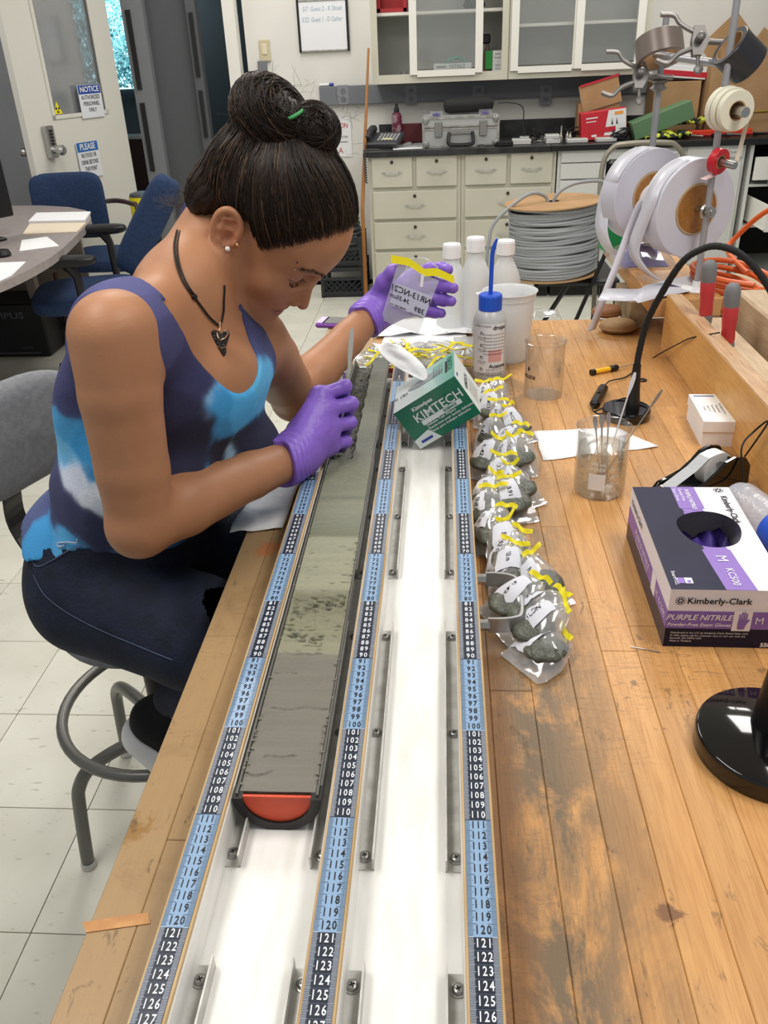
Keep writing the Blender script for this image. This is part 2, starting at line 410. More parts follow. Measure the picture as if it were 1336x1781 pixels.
# brackets
M_scr = mat('screw', '9c9b98', .3, .9)
def bracket(x_in, side, ya, yb, screws):
    # x_in = flange plane x ; side=+1 the base lies towards +x of the flange
    z = CFZ; b = B(); t = .0014
    b.box((x_in+side*.0075, (ya+yb)/2, z+t/2), (.015, yb-ya, t)); b.box((x_in+side*t/2, (ya+yb)/2, z+.0075), (t, yb-ya, .0135))
    o = b.out('bracket', M_zinc, tray)
    for y in screws:
        s = B(); c = (x_in+side*.0085, y, z+t)
        s.lathe([(.0058, 0), (.0058, .0008), (.0046, .001), (.0042, .0022), (.003, .003), (.0002, .0032)], c, n=18)
        s.mt(M_ink); s.box((c[0], c[1], c[2]+.0031), (.0042, .0009, .0006), .5); s.box((c[0], c[1], c[2]+.0031), (.0009, .0042, .0006), .5)
        s.mats[0:0] = []; s.m = [0]*(len(s.f)-12)+[1]*12; s.mats = [M_scr, M_ink]
        s.out('screw', None, o, smooth=True)
for ch0, (a, c) in enumerate(((XL, XM), (XM, XR))):
    mid = (a+c)/2; fl_ = mid-.0285; fr_ = mid+.0285
    for (sa, sb) in ((4, 31.2), (38.5, 69.9), (80.6, 112.0), (120.4, 149)):
        yo = 0
        for xf, sd in ((fl_, -1), (fr_, 1)):
            ya = -sb/100+yo; yb = -sa/100+yo; bracket(xf, sd, ya, yb, [yb-.012, (ya+yb)/2-.004, ya+.012])

# ---------------------------------------------------------------- sediment core half
CX = -.1652; CRR = .0328; CZ = .9505; CYA, CYB = -1.078, .03
core = thing('sediment_core', 'split half tube of grey green mud in the left channel with an orange end cap', 'sediment core', (CX, -.5, .912))
lin_b = B(); N = 28
def half(r, y, z0=CZ): return [V((CX+r*math.cos(PI+PI*i/N), y, z0+r*math.sin(PI+PI*i/N))) for i in range(N+1)]
R1 = []
for y in (CYA, CYB): R1.append(half(CRR+.002, y)+half(CRR, y)[::-1])
lin_b.rings(R1); lin_b.out('liner', mat('liner_plastic', '5c5b55', .45), core, smooth=True)
M_mud = mat('mud', '6f6f62', .55, bump=.25, bscale=120)
def mudcolor():
    n, L, b = nodes(M_mud)
    geo = n.new('ShaderNodeNewGeometry'); sep = n.new('ShaderNodeSeparateXYZ'); L.new(geo.outputs['Position'], sep.inputs[0])
    nz = n.new('ShaderNodeTexNoise'); nz.inputs['Scale'].default_value = 30; nz.inputs['Detail'].default_value = 6; L.new(geo.outputs['Position'], nz.inputs['Vector'])
    wob = n.new('ShaderNodeMath'); wob.operation = 'MULTIPLY_ADD'; wob.inputs[1].default_value = .012; L.new(nz.outputs[0], wob.inputs[0]); L.new(sep.outputs[1], wob.inputs[2])
    mr = n.new('ShaderNodeMapRange'); mr.inputs[1].default_value = -1.1; mr.inputs[2].default_value = .05; L.new(wob.outputs[0], mr.inputs[0])
    r = n.new('ShaderNodeValToRGB'); e = r.color_ramp.elements
    def s2f(s): return (-s/100+.006+1.1)/1.15
    stops = [(108, '76726a'), (89.3, '757268'), (89.0, '8f8e79'), (86, '85846d'), (79, '75745e'), (77, '94947f'), (66, '8f907b'), (65.6, '6c6f5c'), (62.0, '757868'), (56.4, '7b7d6b'), (55.2, '6d7061'), (54.6, '7c7e6c'), (47, '80826f'), (41, '6f7267'), (25, '797c70'), (0, '74776d')]
    e[0].position = s2f(108); e[0].color = lin(stops[0][1]); e[1].position = s2f(0); e[1].color = lin(stops[-1][1])
    for s, c in stops[1:-1]: q = e.new(s2f(s)); q.color = lin(c)
    L.new(mr.outputs[0], r.inputs[0])
    # fine horizontal streaks
    mp = n.new('ShaderNodeMapping'); mp.inputs['Scale'].default_value = (2, 25, 2); L.new(geo.outputs['Position'], mp.inputs[0])
    n2 = n.new('ShaderNodeTexNoise'); n2.inputs['Scale'].default_value = 6; n2.inputs['Detail'].default_value = 6; L.new(mp.outputs[0], n2.inputs['Vector'])
    c2 = n.new('ShaderNodeValToRGB'); c2.color_ramp.elements[0].color = (.8, .8, .8, 1); c2.color_ramp.elements[1].color = (1.12, 1.12, 1.10, 1); L.new(n2.outputs[0], c2.inputs[0])
    col = mixc(n, L, 1.0, r.outputs[0], c2.outputs[0], 'MULTIPLY')
    # wet dug-out floor below the cut plane; shade of pits and cracks painted in
    zr = n.new('ShaderNodeMapRange'); zr.inputs[1].default_value = CZ-.0085; zr.inputs[2].default_value = CZ-.0030; L.new(sep.outputs[2], zr.inputs[0])
    L.new(mixc(n, L, zr.outputs[0], lin('46473c'), col), b.inputs['Base Color'])
mudcolor()
def mud(u, v):
    y = CYA+.004+(CYB-CYA-.008)*v; s = -y*100
    x = (u-.5)*2*(CRR-.0008); z = CZ-.0018
    p = V((x*90, y*90, 0)); z += .0004*mnoise.noise(V((x*60, y*200, 1)))
    if 66.5 < s < 89.2:
        n1 = mnoise.noise(V((x*130, y*190, 3))); n2 = mnoise.noise(V((x*330, y*450, 5))); n3 = mnoise.noise(V((x*60, y*300, 11)))
        a = 1 if s > 76.5 else .35
        z += .0009*n1*a+.0006*n2*a
        pit = max(0, n3+.35*n1-.42)*(.016 if s > 72 else .010); z -= min(.005, pit)
        ridge = math.exp(-((s-80.6+30*x+1.2*n3)/1.1)**2)+1.0*math.exp(-((s-86.6-45*x+1.5*n3)/.75)**2)*(1 if x < .012 else .3)+.35*math.exp(-((s-83.8+1.5*n1)/.6)**2)
        z -= .0095*ridge*max(0, .35+n1+.5*n2)*(1 if abs(x) < .028 else .25)
        z += .0016*math.exp(-((s-79.0+25*x)/.5)**2)*(1+n1)
    for s0_, xa0, xb0 in ((89.3, -.03, .005), (92.3, -.03, -.006), (97.4, -.024, .03), (103.6, -.02, .01), (105.4, -.028, -.008), (62.3, -.01, .0), (55.2, -.03, .03)):
        if xa0 < x < xb0 and abs(s-s0_-.5*mnoise.noise(V((x*60, s0_, 0)))) < .10: z -= .0022
    if s < 44:
        edge = .002+.003*mnoise.noise(V((0, y*40, 2)))
        d = (edge-x)*300
        end = min(1, max(0, (43-s)/1.0))
        if d > 0:
            wall = (CRR**2-x*x)**.5
            z -= min(1, d)*end*min(.016+.004*mnoise.noise(V((x*120, y*120, 4))), wall-.002)
    # near end: the slab stays inside the tube wall
    wall = CZ-(max(0, CRR**2-x*x))**.5+.0005
    return V((CX+x, y, max(z, wall if abs(x) < CRR-.002 else z)))
mb = B().grid(mud, 60, 1300)
mb.add([(CX-CRR+.002, CYA+.004, CZ-.002), (CX+CRR-.002, CYA+.004, CZ-.002), (CX+CRR*.7, CYA+.004, CZ-.02), (CX-CRR*.7, CYA+.004, CZ-.02)], [(0, 1, 2, 3)])
mb.out('mud', M_mud, core, smooth='all')
cap = B(); N2 = 28
cap.mt(mat('end_cap_black', '1c1c1c', .4)); 
ro = CRR+.0045; ri = CRR-.0042
o_ = [(CX+ro*math.cos(PI+PI*i/N2), CZ-.002+ro*math.sin(PI+PI*i/N2)) for i in range(N2+1)]
i_ = [(CX+ri*math.cos(PI+PI*i/N2), CZ-.002+ri*math.sin(PI+PI*i/N2)) for i in range(N2+1)]
rings_ = []
for y in (CYA-.004, CYA+.012):
    rings_.append([V((x, y, z)) for x, z in o_]+[V((x, y, z)) for x, z in i_[::-1]])
cap.rings(rings_)
co = cap.out('end_cap', None, core, smooth=True)
M_or = mat('orange_cap', 'df5433', .5, c2='c8462a', scale=40)
B().prism([(x-CX, z) for x, z in i_], CYA-.0015, CYA+.001, Matrix.Translation((CX, 0, 0)) @ Matrix(((1, 0, 0, 0), (0, 0, 1, 0), (0, 1, 0, 0), (0, 0, 0, 1)))).out('cap_face', M_or, co)
# crumbs of mud along the liner edge
cr = B(); random.seed(5)
for i in range(90):
    sx = random.choice((-1, 1)); y = random.choice((random.uniform(-1.07, -.98), random.uniform(-1.07, -.6))); r = random.uniform(.0003, .0009)
    cr.box((CX+sx*(CRR-random.uniform(-.001, .003)), y, CZ+.0001), (r*2, r*3.4, r), random.random()*3)
stuff(cr.out('mud_crumbs', M_mud, core))
# ---------------------------------------------------------------- small helpers for table things
def v3(*a): return V(a)
M_glass = clearmat('clear_glass', 'e8efec', .035, .62, .025, .03)
M_film = clearmat('clear_film', 'eceef2', .08, .6, .12, .12)
M_milk = mat('translucent_plastic', 'f0f2f3', .35, trans=.25, alpha=.80)
M_yel = mat('yellow_tab', 'e9da1c', .4)
M_wipe = mat('tissue_wipe', 'f0f1f3', .9, bump=.3, bscale=60)
M_red = mat('red_plastic', 'c02c2c', .4)
M_rub = mat('black_rubber', '1a1a1b', .7)
def box_text_faces(o, X, Y, Z): pass
def curvy(pts, n=6): return catmull(pts, n)
TC_ = {}
def ctext(b, s, size, o, x, y, **k):
    return text(b, s, size, o, x, y, **k)
def sheet(name, label, cat, corners, m, z=.0, nu=12, nv=12, amp=.002, seed=0, group=None, lift=.0012):
    # crumpled sheet spanning four world corners (a,b,c,d in order)
    a, b_, c, d = [V(p) for p in corners]
    def f(u, v):
        p = (a*(1-u)+b_*u)*(1-v)+(d*(1-u)+c*u)*v
        n = mnoise.noise(p*22+V((seed, 0, 0)))+.5*mnoise.noise(p*50+V((seed, 3, 0)))
        edge = V((mnoise.noise(V((u*4, v*4, seed)))*.004, mnoise.noise(V((v*4, u*4, seed+5)))*.004, 0))
        return p+edge+V((0, 0, lift+max(0, amp*(n+.6))))
    o = B().grid(f, nu, nv).out(name, m, None, smooth='all', solid=.0004)
    return tag(o, label, cat, group)

# ---------------------------------------------------------------- curb board, beams to the right
M_board = wood_mat('curb_pine', 'd9a864', 'cd9a56', 'bd8a4a')
M_boardtop = wood_mat('curb_top', 'd2b08a', 'b99370', '9c7350')
def face_z(px, py, x): return Px(px, py, x).z
cb = thing('curb_board', 'long upright pine board standing along the right edge of the lab bench', 'board', (.46, -.6, TZ))
c0 = B(); c0.mt(M_board).box((.4585, -.690, .953), (.031, 1.84, .1155), ch=.0015)
c0.mt(M_boardtop).box((.4585, -.690, 1.0112), (.030, 1.838, .0012)); c0.out('plank', None, cb)
M_beam = wood_mat('beam_wood', 'c9b294', 'bba283', 'a58a69')
bm1 = tag(B().box((.66, -.36, .965), (.20, 1.05, .14), ch=.004).out('wooden_beam', M_beam), 'thick pale timber beam lying beyond the curb board at the right edge', 'beam')
bm2 = tag(B().box((.512, -.40, .94), (.055, 1.1, .088), ch=.003).out('wooden_beam', M_beam), 'narrow pale timber batten lying in the gap beside the thick beam', 'beam')

# ---------------------------------------------------------------- plank platform and block
M_pine = wood_mat('pine_plank', 'c9934f', 'b98243', '9d6a33')
def endgrain():
    m = mat('end_grain', 'd9ac74', .6); n, L, b = nodes(m); g = n.new('ShaderNodeNewGeometry'); mp = n.new('ShaderNodeMapping'); mp.inputs['Location'].default_value = (-.497, 0, -.955); L.new(g.outputs['Position'], mp.inputs[0])
    w = n.new('ShaderNodeTexWave'); w.wave_type = 'RINGS'; w.rings_direction = 'Y'; w.inputs['Scale'].default_value = 95; w.inputs['Distortion'].default_value = 2.5; L.new(mp.outputs[0], w.inputs['Vector'])
    r = n.new('ShaderNodeValToRGB'); r.color_ramp.elements[0].color = lin('b07c45'); r.color_ramp.elements[1].color = lin('dcb27c'); r.color_ramp.elements[1].position = .5; L.new(w.outputs[0], r.inputs[0]); L.new(r.outputs[0], b.inputs['Base Color']); return m
M_end = endgrain()
pl = thing('plank_platform', 'short thick pine plank on a block at the far right of the bench', 'plank', (.49, .5, .955))
B().box((.492, .545, .979), (.145, .61, .040), ch=.002).out('plank', M_pine, pl)
B().box((.492, .2392, .979), (.139, .0012, .035)).out('end_face', M_end, pl)
B().box((.425, .46, .927), (.05, .18, .0625), ch=.002).out('support_block', mat('rough_block', 'a08b6c', .8, c2='7c6a51', scale=20), pl)
# bench extension below plank is a separate rear bench
rb = thing('rear_bench', 'low wooden side bench carrying the timber beams right of the lab bench', 'workbench', (.9, -.1, 0))
B().box((.93, .0, .875), (.60, 1.75, .04), ch=.002).out('top', M_beam, rb)
for x in (.68, 1.18):
    for y in (-.8, .8): B().box((x, y, .4275), (.06, .06, .853)).out('leg', M_leg, rb)
stuffy = tag(B().box((.70, .42, .912), (.13, .38, .032), ch=.003).out('timber_offcut', M_beam), 'flat timber offcut lying behind the plank platform', 'board')

# ---------------------------------------------------------------- glove box
gx, gy, gz = .216, -.806, TZ; gw, gl, gh = .1225, .238, .0758; ga = math.radians(-1.25)
GR = Matrix.Rotation(ga, 3, 'Z'); G = lambda x, y, z: V((gx, gy, gz))+GR@V((x, y, z)); GX = GR@V((1, 0, 0)); GY = GR@V((0, 1, 0)); GZ = V((0, 0, 1))
gb = thing('glove_box', 'open white, navy and purple carton of exam gloves on the bench', 'box', (gx+.06, gy+.12, gz))
M_cw = mat('carton_white', 'eceaf2', .45); M_cn = mat('carton_navy', '1b1a38', .5, c2='10102a', scale=12, spec=.3); M_cp = mat('carton_purple', '8667b8', .45)
q = B(); sh = q.mt(M_cw)
nb = 170
hx, hy = .072, .130       # opening centre
hole_ = [(hx+.036*math.cos(t)*(1+.05*math.sin(3*t)), hy+.045*math.sin(t)*(1+.06*math.sin(2*t+1))) for t in [i*2*PI/nb for i in range(nb)]]
def rim(t):
    c, s_ = math.cos(t), math.sin(t); k = min((gw-hx if c > 0 else hx)/max(abs(c), 1e-6), (gl-hy if s_ > 0 else hy)/max(abs(s_), 1e-6)); return (hx+c*k, hy+s_*k)
angs = sorted([i*2*PI/nb for i in range(nb)]+[math.atan2(a-hy, b_-hx) % (2*PI) for a in (0, gl) for b_ in (0, gw)])
inn = [(hx+.036*math.cos(t)*(1+.05*math.sin(3*t)), hy+.045*math.sin(t)*(1+.06*math.sin(2*t+1))) for t in angs]; out_ = [rim(t) for t in angs]; NN = len(angs)
vs = [G(a, b_, gh) for a, b_ in inn]+[G(a, b_, gh) for a, b_ in out_]+[G(a, b_, gh-.001) for a, b_ in inn]
# top colour zones: navy up to x=a(y), purple band, white; split each sector by sampling centre colour on a fine grid instead
q.add([G(0, 0, 0), G(gw, 0, 0), G(gw, gl, 0), G(0, gl, 0)], [(0, 3, 2, 1)])
q.add([G(0, 0, 0), G(gw, 0, 0), G(gw, 0, gh), G(0, 0, gh)], [(0, 1, 2, 3)]); q.add([G(0, gl, 0), G(gw, gl, 0), G(gw, gl, gh), G(0, gl, gh)], [(0, 3, 2, 1)])
q.add([G(0, 0, 0), G(0, gl, 0), G(0, gl, gh), G(0, 0, gh)], [(0, 3, 2, 1)]); q.add([G(gw, 0, 0), G(gw, gl, 0), G(gw, gl, gh), G(gw, 0, gh)], [(0, 1, 2, 3)])
def topzone(u, v):
    # u across 0..1, v along 0(front)..1(back): boundaries bow slightly
    b1 = .49-.10*math.sin(v*PI*.95)*.3-.07*v; b2 = b1+.22-.02*v
    return 0 if u < b1 else 1 if u < b2 else 2
nU, nV = 36, 60
def inside(x, y): 
    t = math.atan2((y-hy)/.045, (x-hx)/.036); return ((x-hx)/(.036*(1+.05*math.sin(3*t))))**2+((y-hy)/(.045*(1+.06*math.sin(2*t+1))))**2 < 1
# rings of the top between opening and rim, subdivided radially so that print colours follow their own edges
nr = 44
for i in range(NN):
    j = (i+1) % NN
    for k in range(nr):
        P = []
        for (ii, kk) in ((i, k), (j, k), (j, k+1), (i, k+1)):
            t = kk/nr; P.append((inn[ii][0]*(1-t)+out_[ii][0]*t, inn[ii][1]*(1-t)+out_[ii][1]*t))
        cx_ = sum(p[0] for p in P)/4; cy_ = sum(p[1] for p in P)/4
        z_ = topzone(cx_/gw, cy_/gl); q.mt((M_cn, M_cp, M_cw)[z_]); q.add([G(a, b_, gh) for a, b_ in P], [(0, 1, 2, 3)])
q.out('carton', None, gb)
pr = B()
fz = lambda x, z: G(x, -.0003, z)
pr.mt(M_cp); rect(pr, fz(gw/2, .0365), GX, GZ, gw, .023, 0); pr.mt(M_cn); rect(pr, fz(gw/2, .0125), GX, GZ, gw, .025, 0)
sx_ = lambda y, z: G(-.0003, y, z)
pr.mt(M_cp); rect(pr, sx_(gl/2, .0365), -GY, GZ, gl, .023, 0); pr.mt(mat('carton_brown', '3a2f3e', .4)); rect(pr, sx_(gl/2, .0125), -GY, GZ, gl, .025, 0)
pr.mt(M_ink); fo = lambda x, z: G(x, -.0006, z)
def band_(v0, v1, n=10):
    pl_ = []
    for i in range(n+1): v = v0+(v1-v0)*i/n; b1_ = .49-.10*math.sin(v*PI*.95)*.3-.07*v; pl_.append((b1_-.022, b1_+.22-.02*v+.022, v))
    pr.add([G(a*gw, v*gl, gh+.00025) for a, b_, v in pl_]+[G(b_*gw, v*gl, gh+.00025) for a, b_, v in pl_], [(i, n+1+i, n+2+i, i+1) for i in range(n)])
pr.mt(M_cp); band_(0, (hy-.0475)/gl); band_((hy+.0495)/gl, 1); pr.mt(M_ink)
ctext(pr, 'Kimberly-Clark', .0108, fo(.052, .0615), GX, GZ, bold=.0002)
ctext(pr, 'Kimberly-Clark', .0112, G(.1085, .178, gh+.0002), -GY, GX, bold=.0002)
def emblem(c, x, y, r):
    for k in range(6):
        a = k*PI/3; o = V(c)+x*(math.cos(a)*r*.55)+y*(math.sin(a)*r*.55)
        pr.add([o+x*(math.cos(t)*r*.25)+y*(math.sin(t)*r*.25) for t in [i*PI/4 for i in range(8)]], [tuple(range(8))])
    ri = [V(c)+x*(math.cos(t)*r)+y*(math.sin(t)*r) for t in [i*PI/12 for i in range(24)]]; ro = [V(c)+x*(math.cos(t)*r*1.14)+y*(math.sin(t)*r*1.14) for t in [i*PI/12 for i in range(24)]]
    pr.add(ri+ro, [(i, (i+1) % 24, 24+(i+1) % 24, 24+i) for i in range(24)])
emblem(fo(.0115, .0615), GX, GZ, .0045); emblem(G(.107, .229, gh+.0004), -GY, GX, .0055)
pr.mt(M_cw)
ctext(pr, 'Purple Nitrile'.upper(), .0098, fo(.0335, .0400), GX, GZ, bold=.0002, shear=.25); ctext(pr, 'Powder-Free Exam Gloves', .0062, fo(.0345, .0305), GX, GZ, shear=.25, bold=.0001)
rect(pr, fo(.0795, .0365), GX, GZ, .0195, .0275, 0); ctext(pr, 'M', .0125, fo(.0975, .0365), GX, GZ)
for k, s in enumerate(('Distributed in the U.S. by Kimberly-Clark Global Sales, LLC', 'In USA, please call for customer care or visit our web site', 'Roswell, GA 30076 USA', 'Made in Thailand')): ctext(pr, s, .0034, fo(.006, .0195-k*.0037), GX, GZ, align='LEFT')
ctext(pr, '550', .0075, fo(.109, .0045), GX, GZ, bold=.0003)
ctext(pr, 'Kimberly-Clark', .010, G(-.0006, gl*.8, .0615), -GY, GZ)
pr.mt(M_ink); ctext(pr, 'Kimberly-Clark', .011, G(-.0007, gl*.8, .0615), -GY, GZ, bold=.0002)
pr.mt(M_cw); ctext(pr, 'PURPLE NITRILE', .0125, G(-.0006, gl*.6, .0385), -GY, GZ, shear=.25); ctext(pr, 'Powder-Free Exam Gloves', .007, G(-.0006, gl*.6, .029), -GY, GZ, shear=.25); ctext(pr, 'M  KC500', .0115, G(-.0006, gl*.13, .036), -GY, GZ)
rect(pr, G(-.0005, gl*.30, .0365), -GY, GZ, .020, .027, 0)
ctext(pr, 'PURPLE NITRILE', .0075, G(.066, .204, gh+.0005), -GY, GX, bold=.0001, shear=.2); ctext(pr, 'Powder-Free', .0062, G(.058, .215, gh+.0005), -GY, GX); ctext(pr, 'Exam Gloves', .0062, G(.051, .215, gh+.0005), -GY, GX)
ctext(pr, 'M', .017, G(.068, .062, gh+.0005), -GY, GX); ctext(pr, 'KC500', .0120, G(.0705, .025, gh+.0005), -GY, GX)
ctext(pr, 'SmartPULL', .0060, G(.0085, .022, gh+.0002), -GY, GX)
rect(pr, G(.022, .017, gh), GX, GY, .008, .011, .0005); pr.mt(M_cp); rect(pr, G(.0135, .017, gh), GX, GY, .008, .011, .0005); rect(pr, G(.022, .015, gh), GX, GY, .004, .005, .0007)
# hand symbol on the front
def handsym(c, x, y, s):
    pr.add([V(c)+x*a*s+y*b_*s for a, b_ in ((-.3, -.9), (.25, -.9), (.38, -.35), (.38, .1), (-.32, .1), (-.36, -.3))], [tuple(range(6))])
    for k in range(4): 
        cx_ = -.26+k*.19; h = (.8, .95, .92, .7)[3-k]
        pr.add([V(c)+x*(cx_-.07)*s+y*.08*s, V(c)+x*(cx_+.07)*s+y*.08*s, V(c)+x*(cx_+.06)*s+y*h*s, V(c)+x*(cx_-.06)*s+y*h*s], [(0, 1, 2, 3)])
    pr.add([V(c)+x*a*s+y*b_*s for a, b_ in ((.33, -.4), (.62, .05), (.54, .22), (.36, .0))], [(0, 1, 2, 3)])
pr.mt(M_cp); handsym(fo(.0795, .0365)-GY*.0003, GX, GZ, .0125)
pr.out('print', None, gb)
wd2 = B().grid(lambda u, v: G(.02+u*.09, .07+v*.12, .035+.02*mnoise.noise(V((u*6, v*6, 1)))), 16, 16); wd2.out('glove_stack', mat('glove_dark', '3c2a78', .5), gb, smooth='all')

# ---------------------------------------------------------------- tissue box standing tilted on the tray
k0 = V((-.0635, -.321, .9142)); kd = (.1152, .1014, .0760)
KR_ = Matrix(((.8371, -.0025, -.5471), (-.0285, .9984, -.0482), (.5463, .0559, .8357)))
K = lambda x, y, z: k0+KR_@V((x*kd[0], y*kd[1], z*kd[2])); kx, ky, kz = KR_.col[0], KR_.col[1], KR_.col[2]
kb = thing('tissue_box', 'green and white wipes carton tilted across the tray with one wipe pulled out', 'box', k0)
M_kg = mat('carton_green', '0a6b50', .4, coat=.3, c2='0b7a5c', scale=6); M_kw = mat('carton_pale', 'dfe9ea', .4, coat=.3)
def kgrad():
    m = mat('carton_teal_fade', 'dfe9ea', .35, coat=.3); n, L, b = nodes(m); g = n.new('ShaderNodeNewGeometry'); vm = n.new('ShaderNodeVectorMath'); vm.operation = 'DOT_PRODUCT'; vm.inputs[1].default_value = kx
    L.new(g.outputs['Position'], vm.inputs[0]); mr = n.new('ShaderNodeMapRange'); a = k0.dot(kx); mr.inputs[1].default_value = a; mr.inputs[2].default_value = a+kd[0]; L.new(vm.outputs['Value'], mr.inputs[0])
    r = n.new('ShaderNodeValToRGB'); e = r.color_ramp.elements; e[0].color = lin('d5e3e6'); e[1].color = lin('5aa58f'); e[0].position = .25; L.new(mr.outputs[0], r.inputs[0]); L.new(r.outputs[0], b.inputs['Base Color']); return m
c = B(); cs = [K(x, y, z) for z in (0, 1) for y in (0, 1) for x in (0, 1)]
c.mt(M_kw).add(cs, [(0, 1, 3, 2), (2, 3, 7, 6), (0, 4, 6, 2)]); c.mt(M_kg).add(cs, [(0, 1, 5, 4)]); c.mt(kgrad()).add(cs, [(4, 5, 7, 6)]); c.mt(M_kw).add(cs, [(1, 3, 7, 5)])
c.out('carton', None, kb)
pr = B(); kf = lambda a, b_, l=.0004: K(a, 0, b_)-ky*l
pr.mt(M_kw); ctext(pr, 'KIMTECH', .0215, kf(.575, .63), kx, kz, bold=.00022, sx=.98); ctext(pr, 'Kimwipes', .0095, kf(.40, .845), kx, kz, bold=.0003)
rect(pr, kf(.565, .475), kx, kz, .073, .0085, 0); pr.mt(M_kg); ctext(pr, 'SCIENCE', .0062, kf(.70, .475, .0008), kx, kz, bold=.0002); pr.mt(M_kw)
for i, s in enumerate(('Delicate Task Wipers', 'Essuie-tout pour taches delicates', 'Panos para trabajos delicados')): ctext(pr, s, .0062, kf(.28, .385-.085*i), kx, kz, align='LEFT', bold=.0001)
pr.add([kf(0, 0), kf(.30, 0), kf(.52, .16), kf(.16, .16), kf(.0, .30)], [(0, 1, 2, 3, 4)]) if False else pr.add([kf(0, 0), kf(.37, 0), kf(.26, .30), kf(.0, .22)], [(0, 1, 2, 3)])
pr.mt(mat('logo_blue', '2b3f9c', .5)); rect(pr, kf(.17, .12, .0009), kx, kz, .021, .0045, 0); rect(pr, K(1, .22, .9)+kx*.0004, ky, kz, .012, .004, 0)
pr.mt(M_kg); kt = lambda a, b_, l=.0004: K(a, b_, 1)+kz*l
ctext(pr, 'KIMTECH', .0125, kt(.925, .62), -ky, kx, bold=.0003); 
for i in range(4): ctext(pr, 'Delicate Task Wipers', .0048, kt(.80-.045*i, .60), -ky, kx)
pr.mt(M_ink); ctext(pr, 'III (8)', .014, kt(.10, .45), kx, ky)
rect(pr, kt(.868, .55), ky, kx, .045, .004, 0)
ctext(pr, 'KIMTECH', .013, K(1, .45, .55)+kx*.0004, ky, kz, bold=.0002)
for i in range(5): ctext(pr, 'Kimberly-Clark Professional', .0045, K(1, .5, .40-.07*i)+kx*.0004, ky, kz)
oc = kt(.52, .55, .0006); pr.mt(mat('slot_shadow', '8f979b', .6)); pr.add([oc+kx*(math.cos(t)*.034)+ky*(math.sin(t)*.013) for t in [i*PI/12 for i in range(24)]], [tuple(range(24))])
pr.out('print', None, kb)
def wp(u, v):
    # a wipe drawn out of the slot, fanning to a point up and to the left
    w = .006+.052*math.sin(min(1, v*1.15)*PI*.62)**.9*(1-.35*v); b_ = kt(.50, .55)
    ax = (V(Pz(676, 590, 1.075))-b_) if False else (Py(672, 598, -.235)-b_)
    p = b_+ax*v+(kx*.70+ky*.1-kz*.62).normalized()*((u-.5)*w*1.25)+CF*(.006*math.sin(u*PI*2.2)*v+.004*mnoise.noise(V((u*3, v*4, 2)))); return p
B().grid(wp, 14, 20).out('wipe', M_wipe, kb, smooth='all', solid=.0004)

# ---------------------------------------------------------------- white carton
wb0 = V((.394, -.282, TZ)); WRt = Matrix.Rotation(math.radians(-3.1), 3, 'Z'); Wf = lambda x, y, z: wb0+WRt@V((x, y, z))
wbx = thing('slide_carton', 'small white lidded carton with printed lid beside the curb board', 'box', wb0)
def wbox(): pass
B().box(wb0+WRt@V((.027, .062, .016)), (.052, .118, .032), WRt).out('base', M_paper, wbx)
lid = B(); lid.box(wb0+WRt@V((.027, .062, .0355)), (.0555, .122, .019), WRt, ch=.0006); 
lo_ = lid.out('lid', mat('white_card', 'f2f2f2', .5), wbx)
t_ = B(); t_.mt(M_ink); X_, Y__ = WRt@V((1, 0, 0)), WRt@V((0, 1, 0))
for i, s in enumerate(('Micro Slides 25 x 75 mm', 'Plain, precleaned', 'One end frosted', 'Ready to use', '72 pieces')): ctext(t_, s, .0052, Wf(.040-i*.007, .055, .0455), -Y__, X_, sx=.9)
t_.mt(mat('print_blue', '3a4f9a', .5)); rect(t_, Wf(.022, .113, .0452), X_, Y__, .034, .0035)
stuff(t_.out('print', None, lo_))

# ---------------------------------------------------------------- bottles
def bottle(name, label, base, r, h, neck_r, cap_r, cap_h, water=0, group=None, neck_h=.012):
    t = thing(name, label, 'bottle', base, group); z = base[2]; hb = h-cap_h
    prof = [(r*.90, 0), (r, .006), (r, hb*.60), (r*.985, hb*.66), (r*.86, hb*.76), (r*.62, hb*.87), (neck_r, hb*.93), (neck_r, hb+.004)]
    B().lathe(prof, base, n=36, cap=True).out('body', M_milk, t, smooth=True)
    c = B(); cz = V(base)+V((0, 0, hb)); k = 40; R = []
    for zz, kk in ((0, 1.0), (cap_h*.86, 1.0), (cap_h, .93)):
        R.append([cz+V(((cap_r*kk+(.0006 if i % 2 else 0))*math.cos(i*2*PI/k), (cap_r*kk+(.0006 if i % 2 else 0))*math.sin(i*2*PI/k), zz)) for i in range(k)])
    c.rings(R).out('cap', mat('white_cap', 'f2f2f2', .4), t, smooth=False)
    return t
# distances: base pixel on the bench, height from the cap pixel
def hgt(base, px, py): return Py(px, py, base[1]).z-base[2]
b1 = Pz(785, 548, TZ); b2 = Pz(820, 522, TZ); b3 = Pz(866, 524, TZ)
for bb_, cap_top, lab in ((b1, (784, 424), 'white capped plastic bottle nearest the held up bag'), (b2, (812, 413), 'white capped plastic bottle standing furthest back, middle of the three'), (b3, (868, 418), 'white capped plastic bottle behind the blue capped wash bottle')):
    bb_ = V((bb_.x, min(bb_.y, .41)+0, TZ)); hh = hgt(bb_, *cap_top)
    bottle('plastic_bottle', lab, bb_, .036, hh, .017, .0205, .030, group='white capped bottles at the far end')
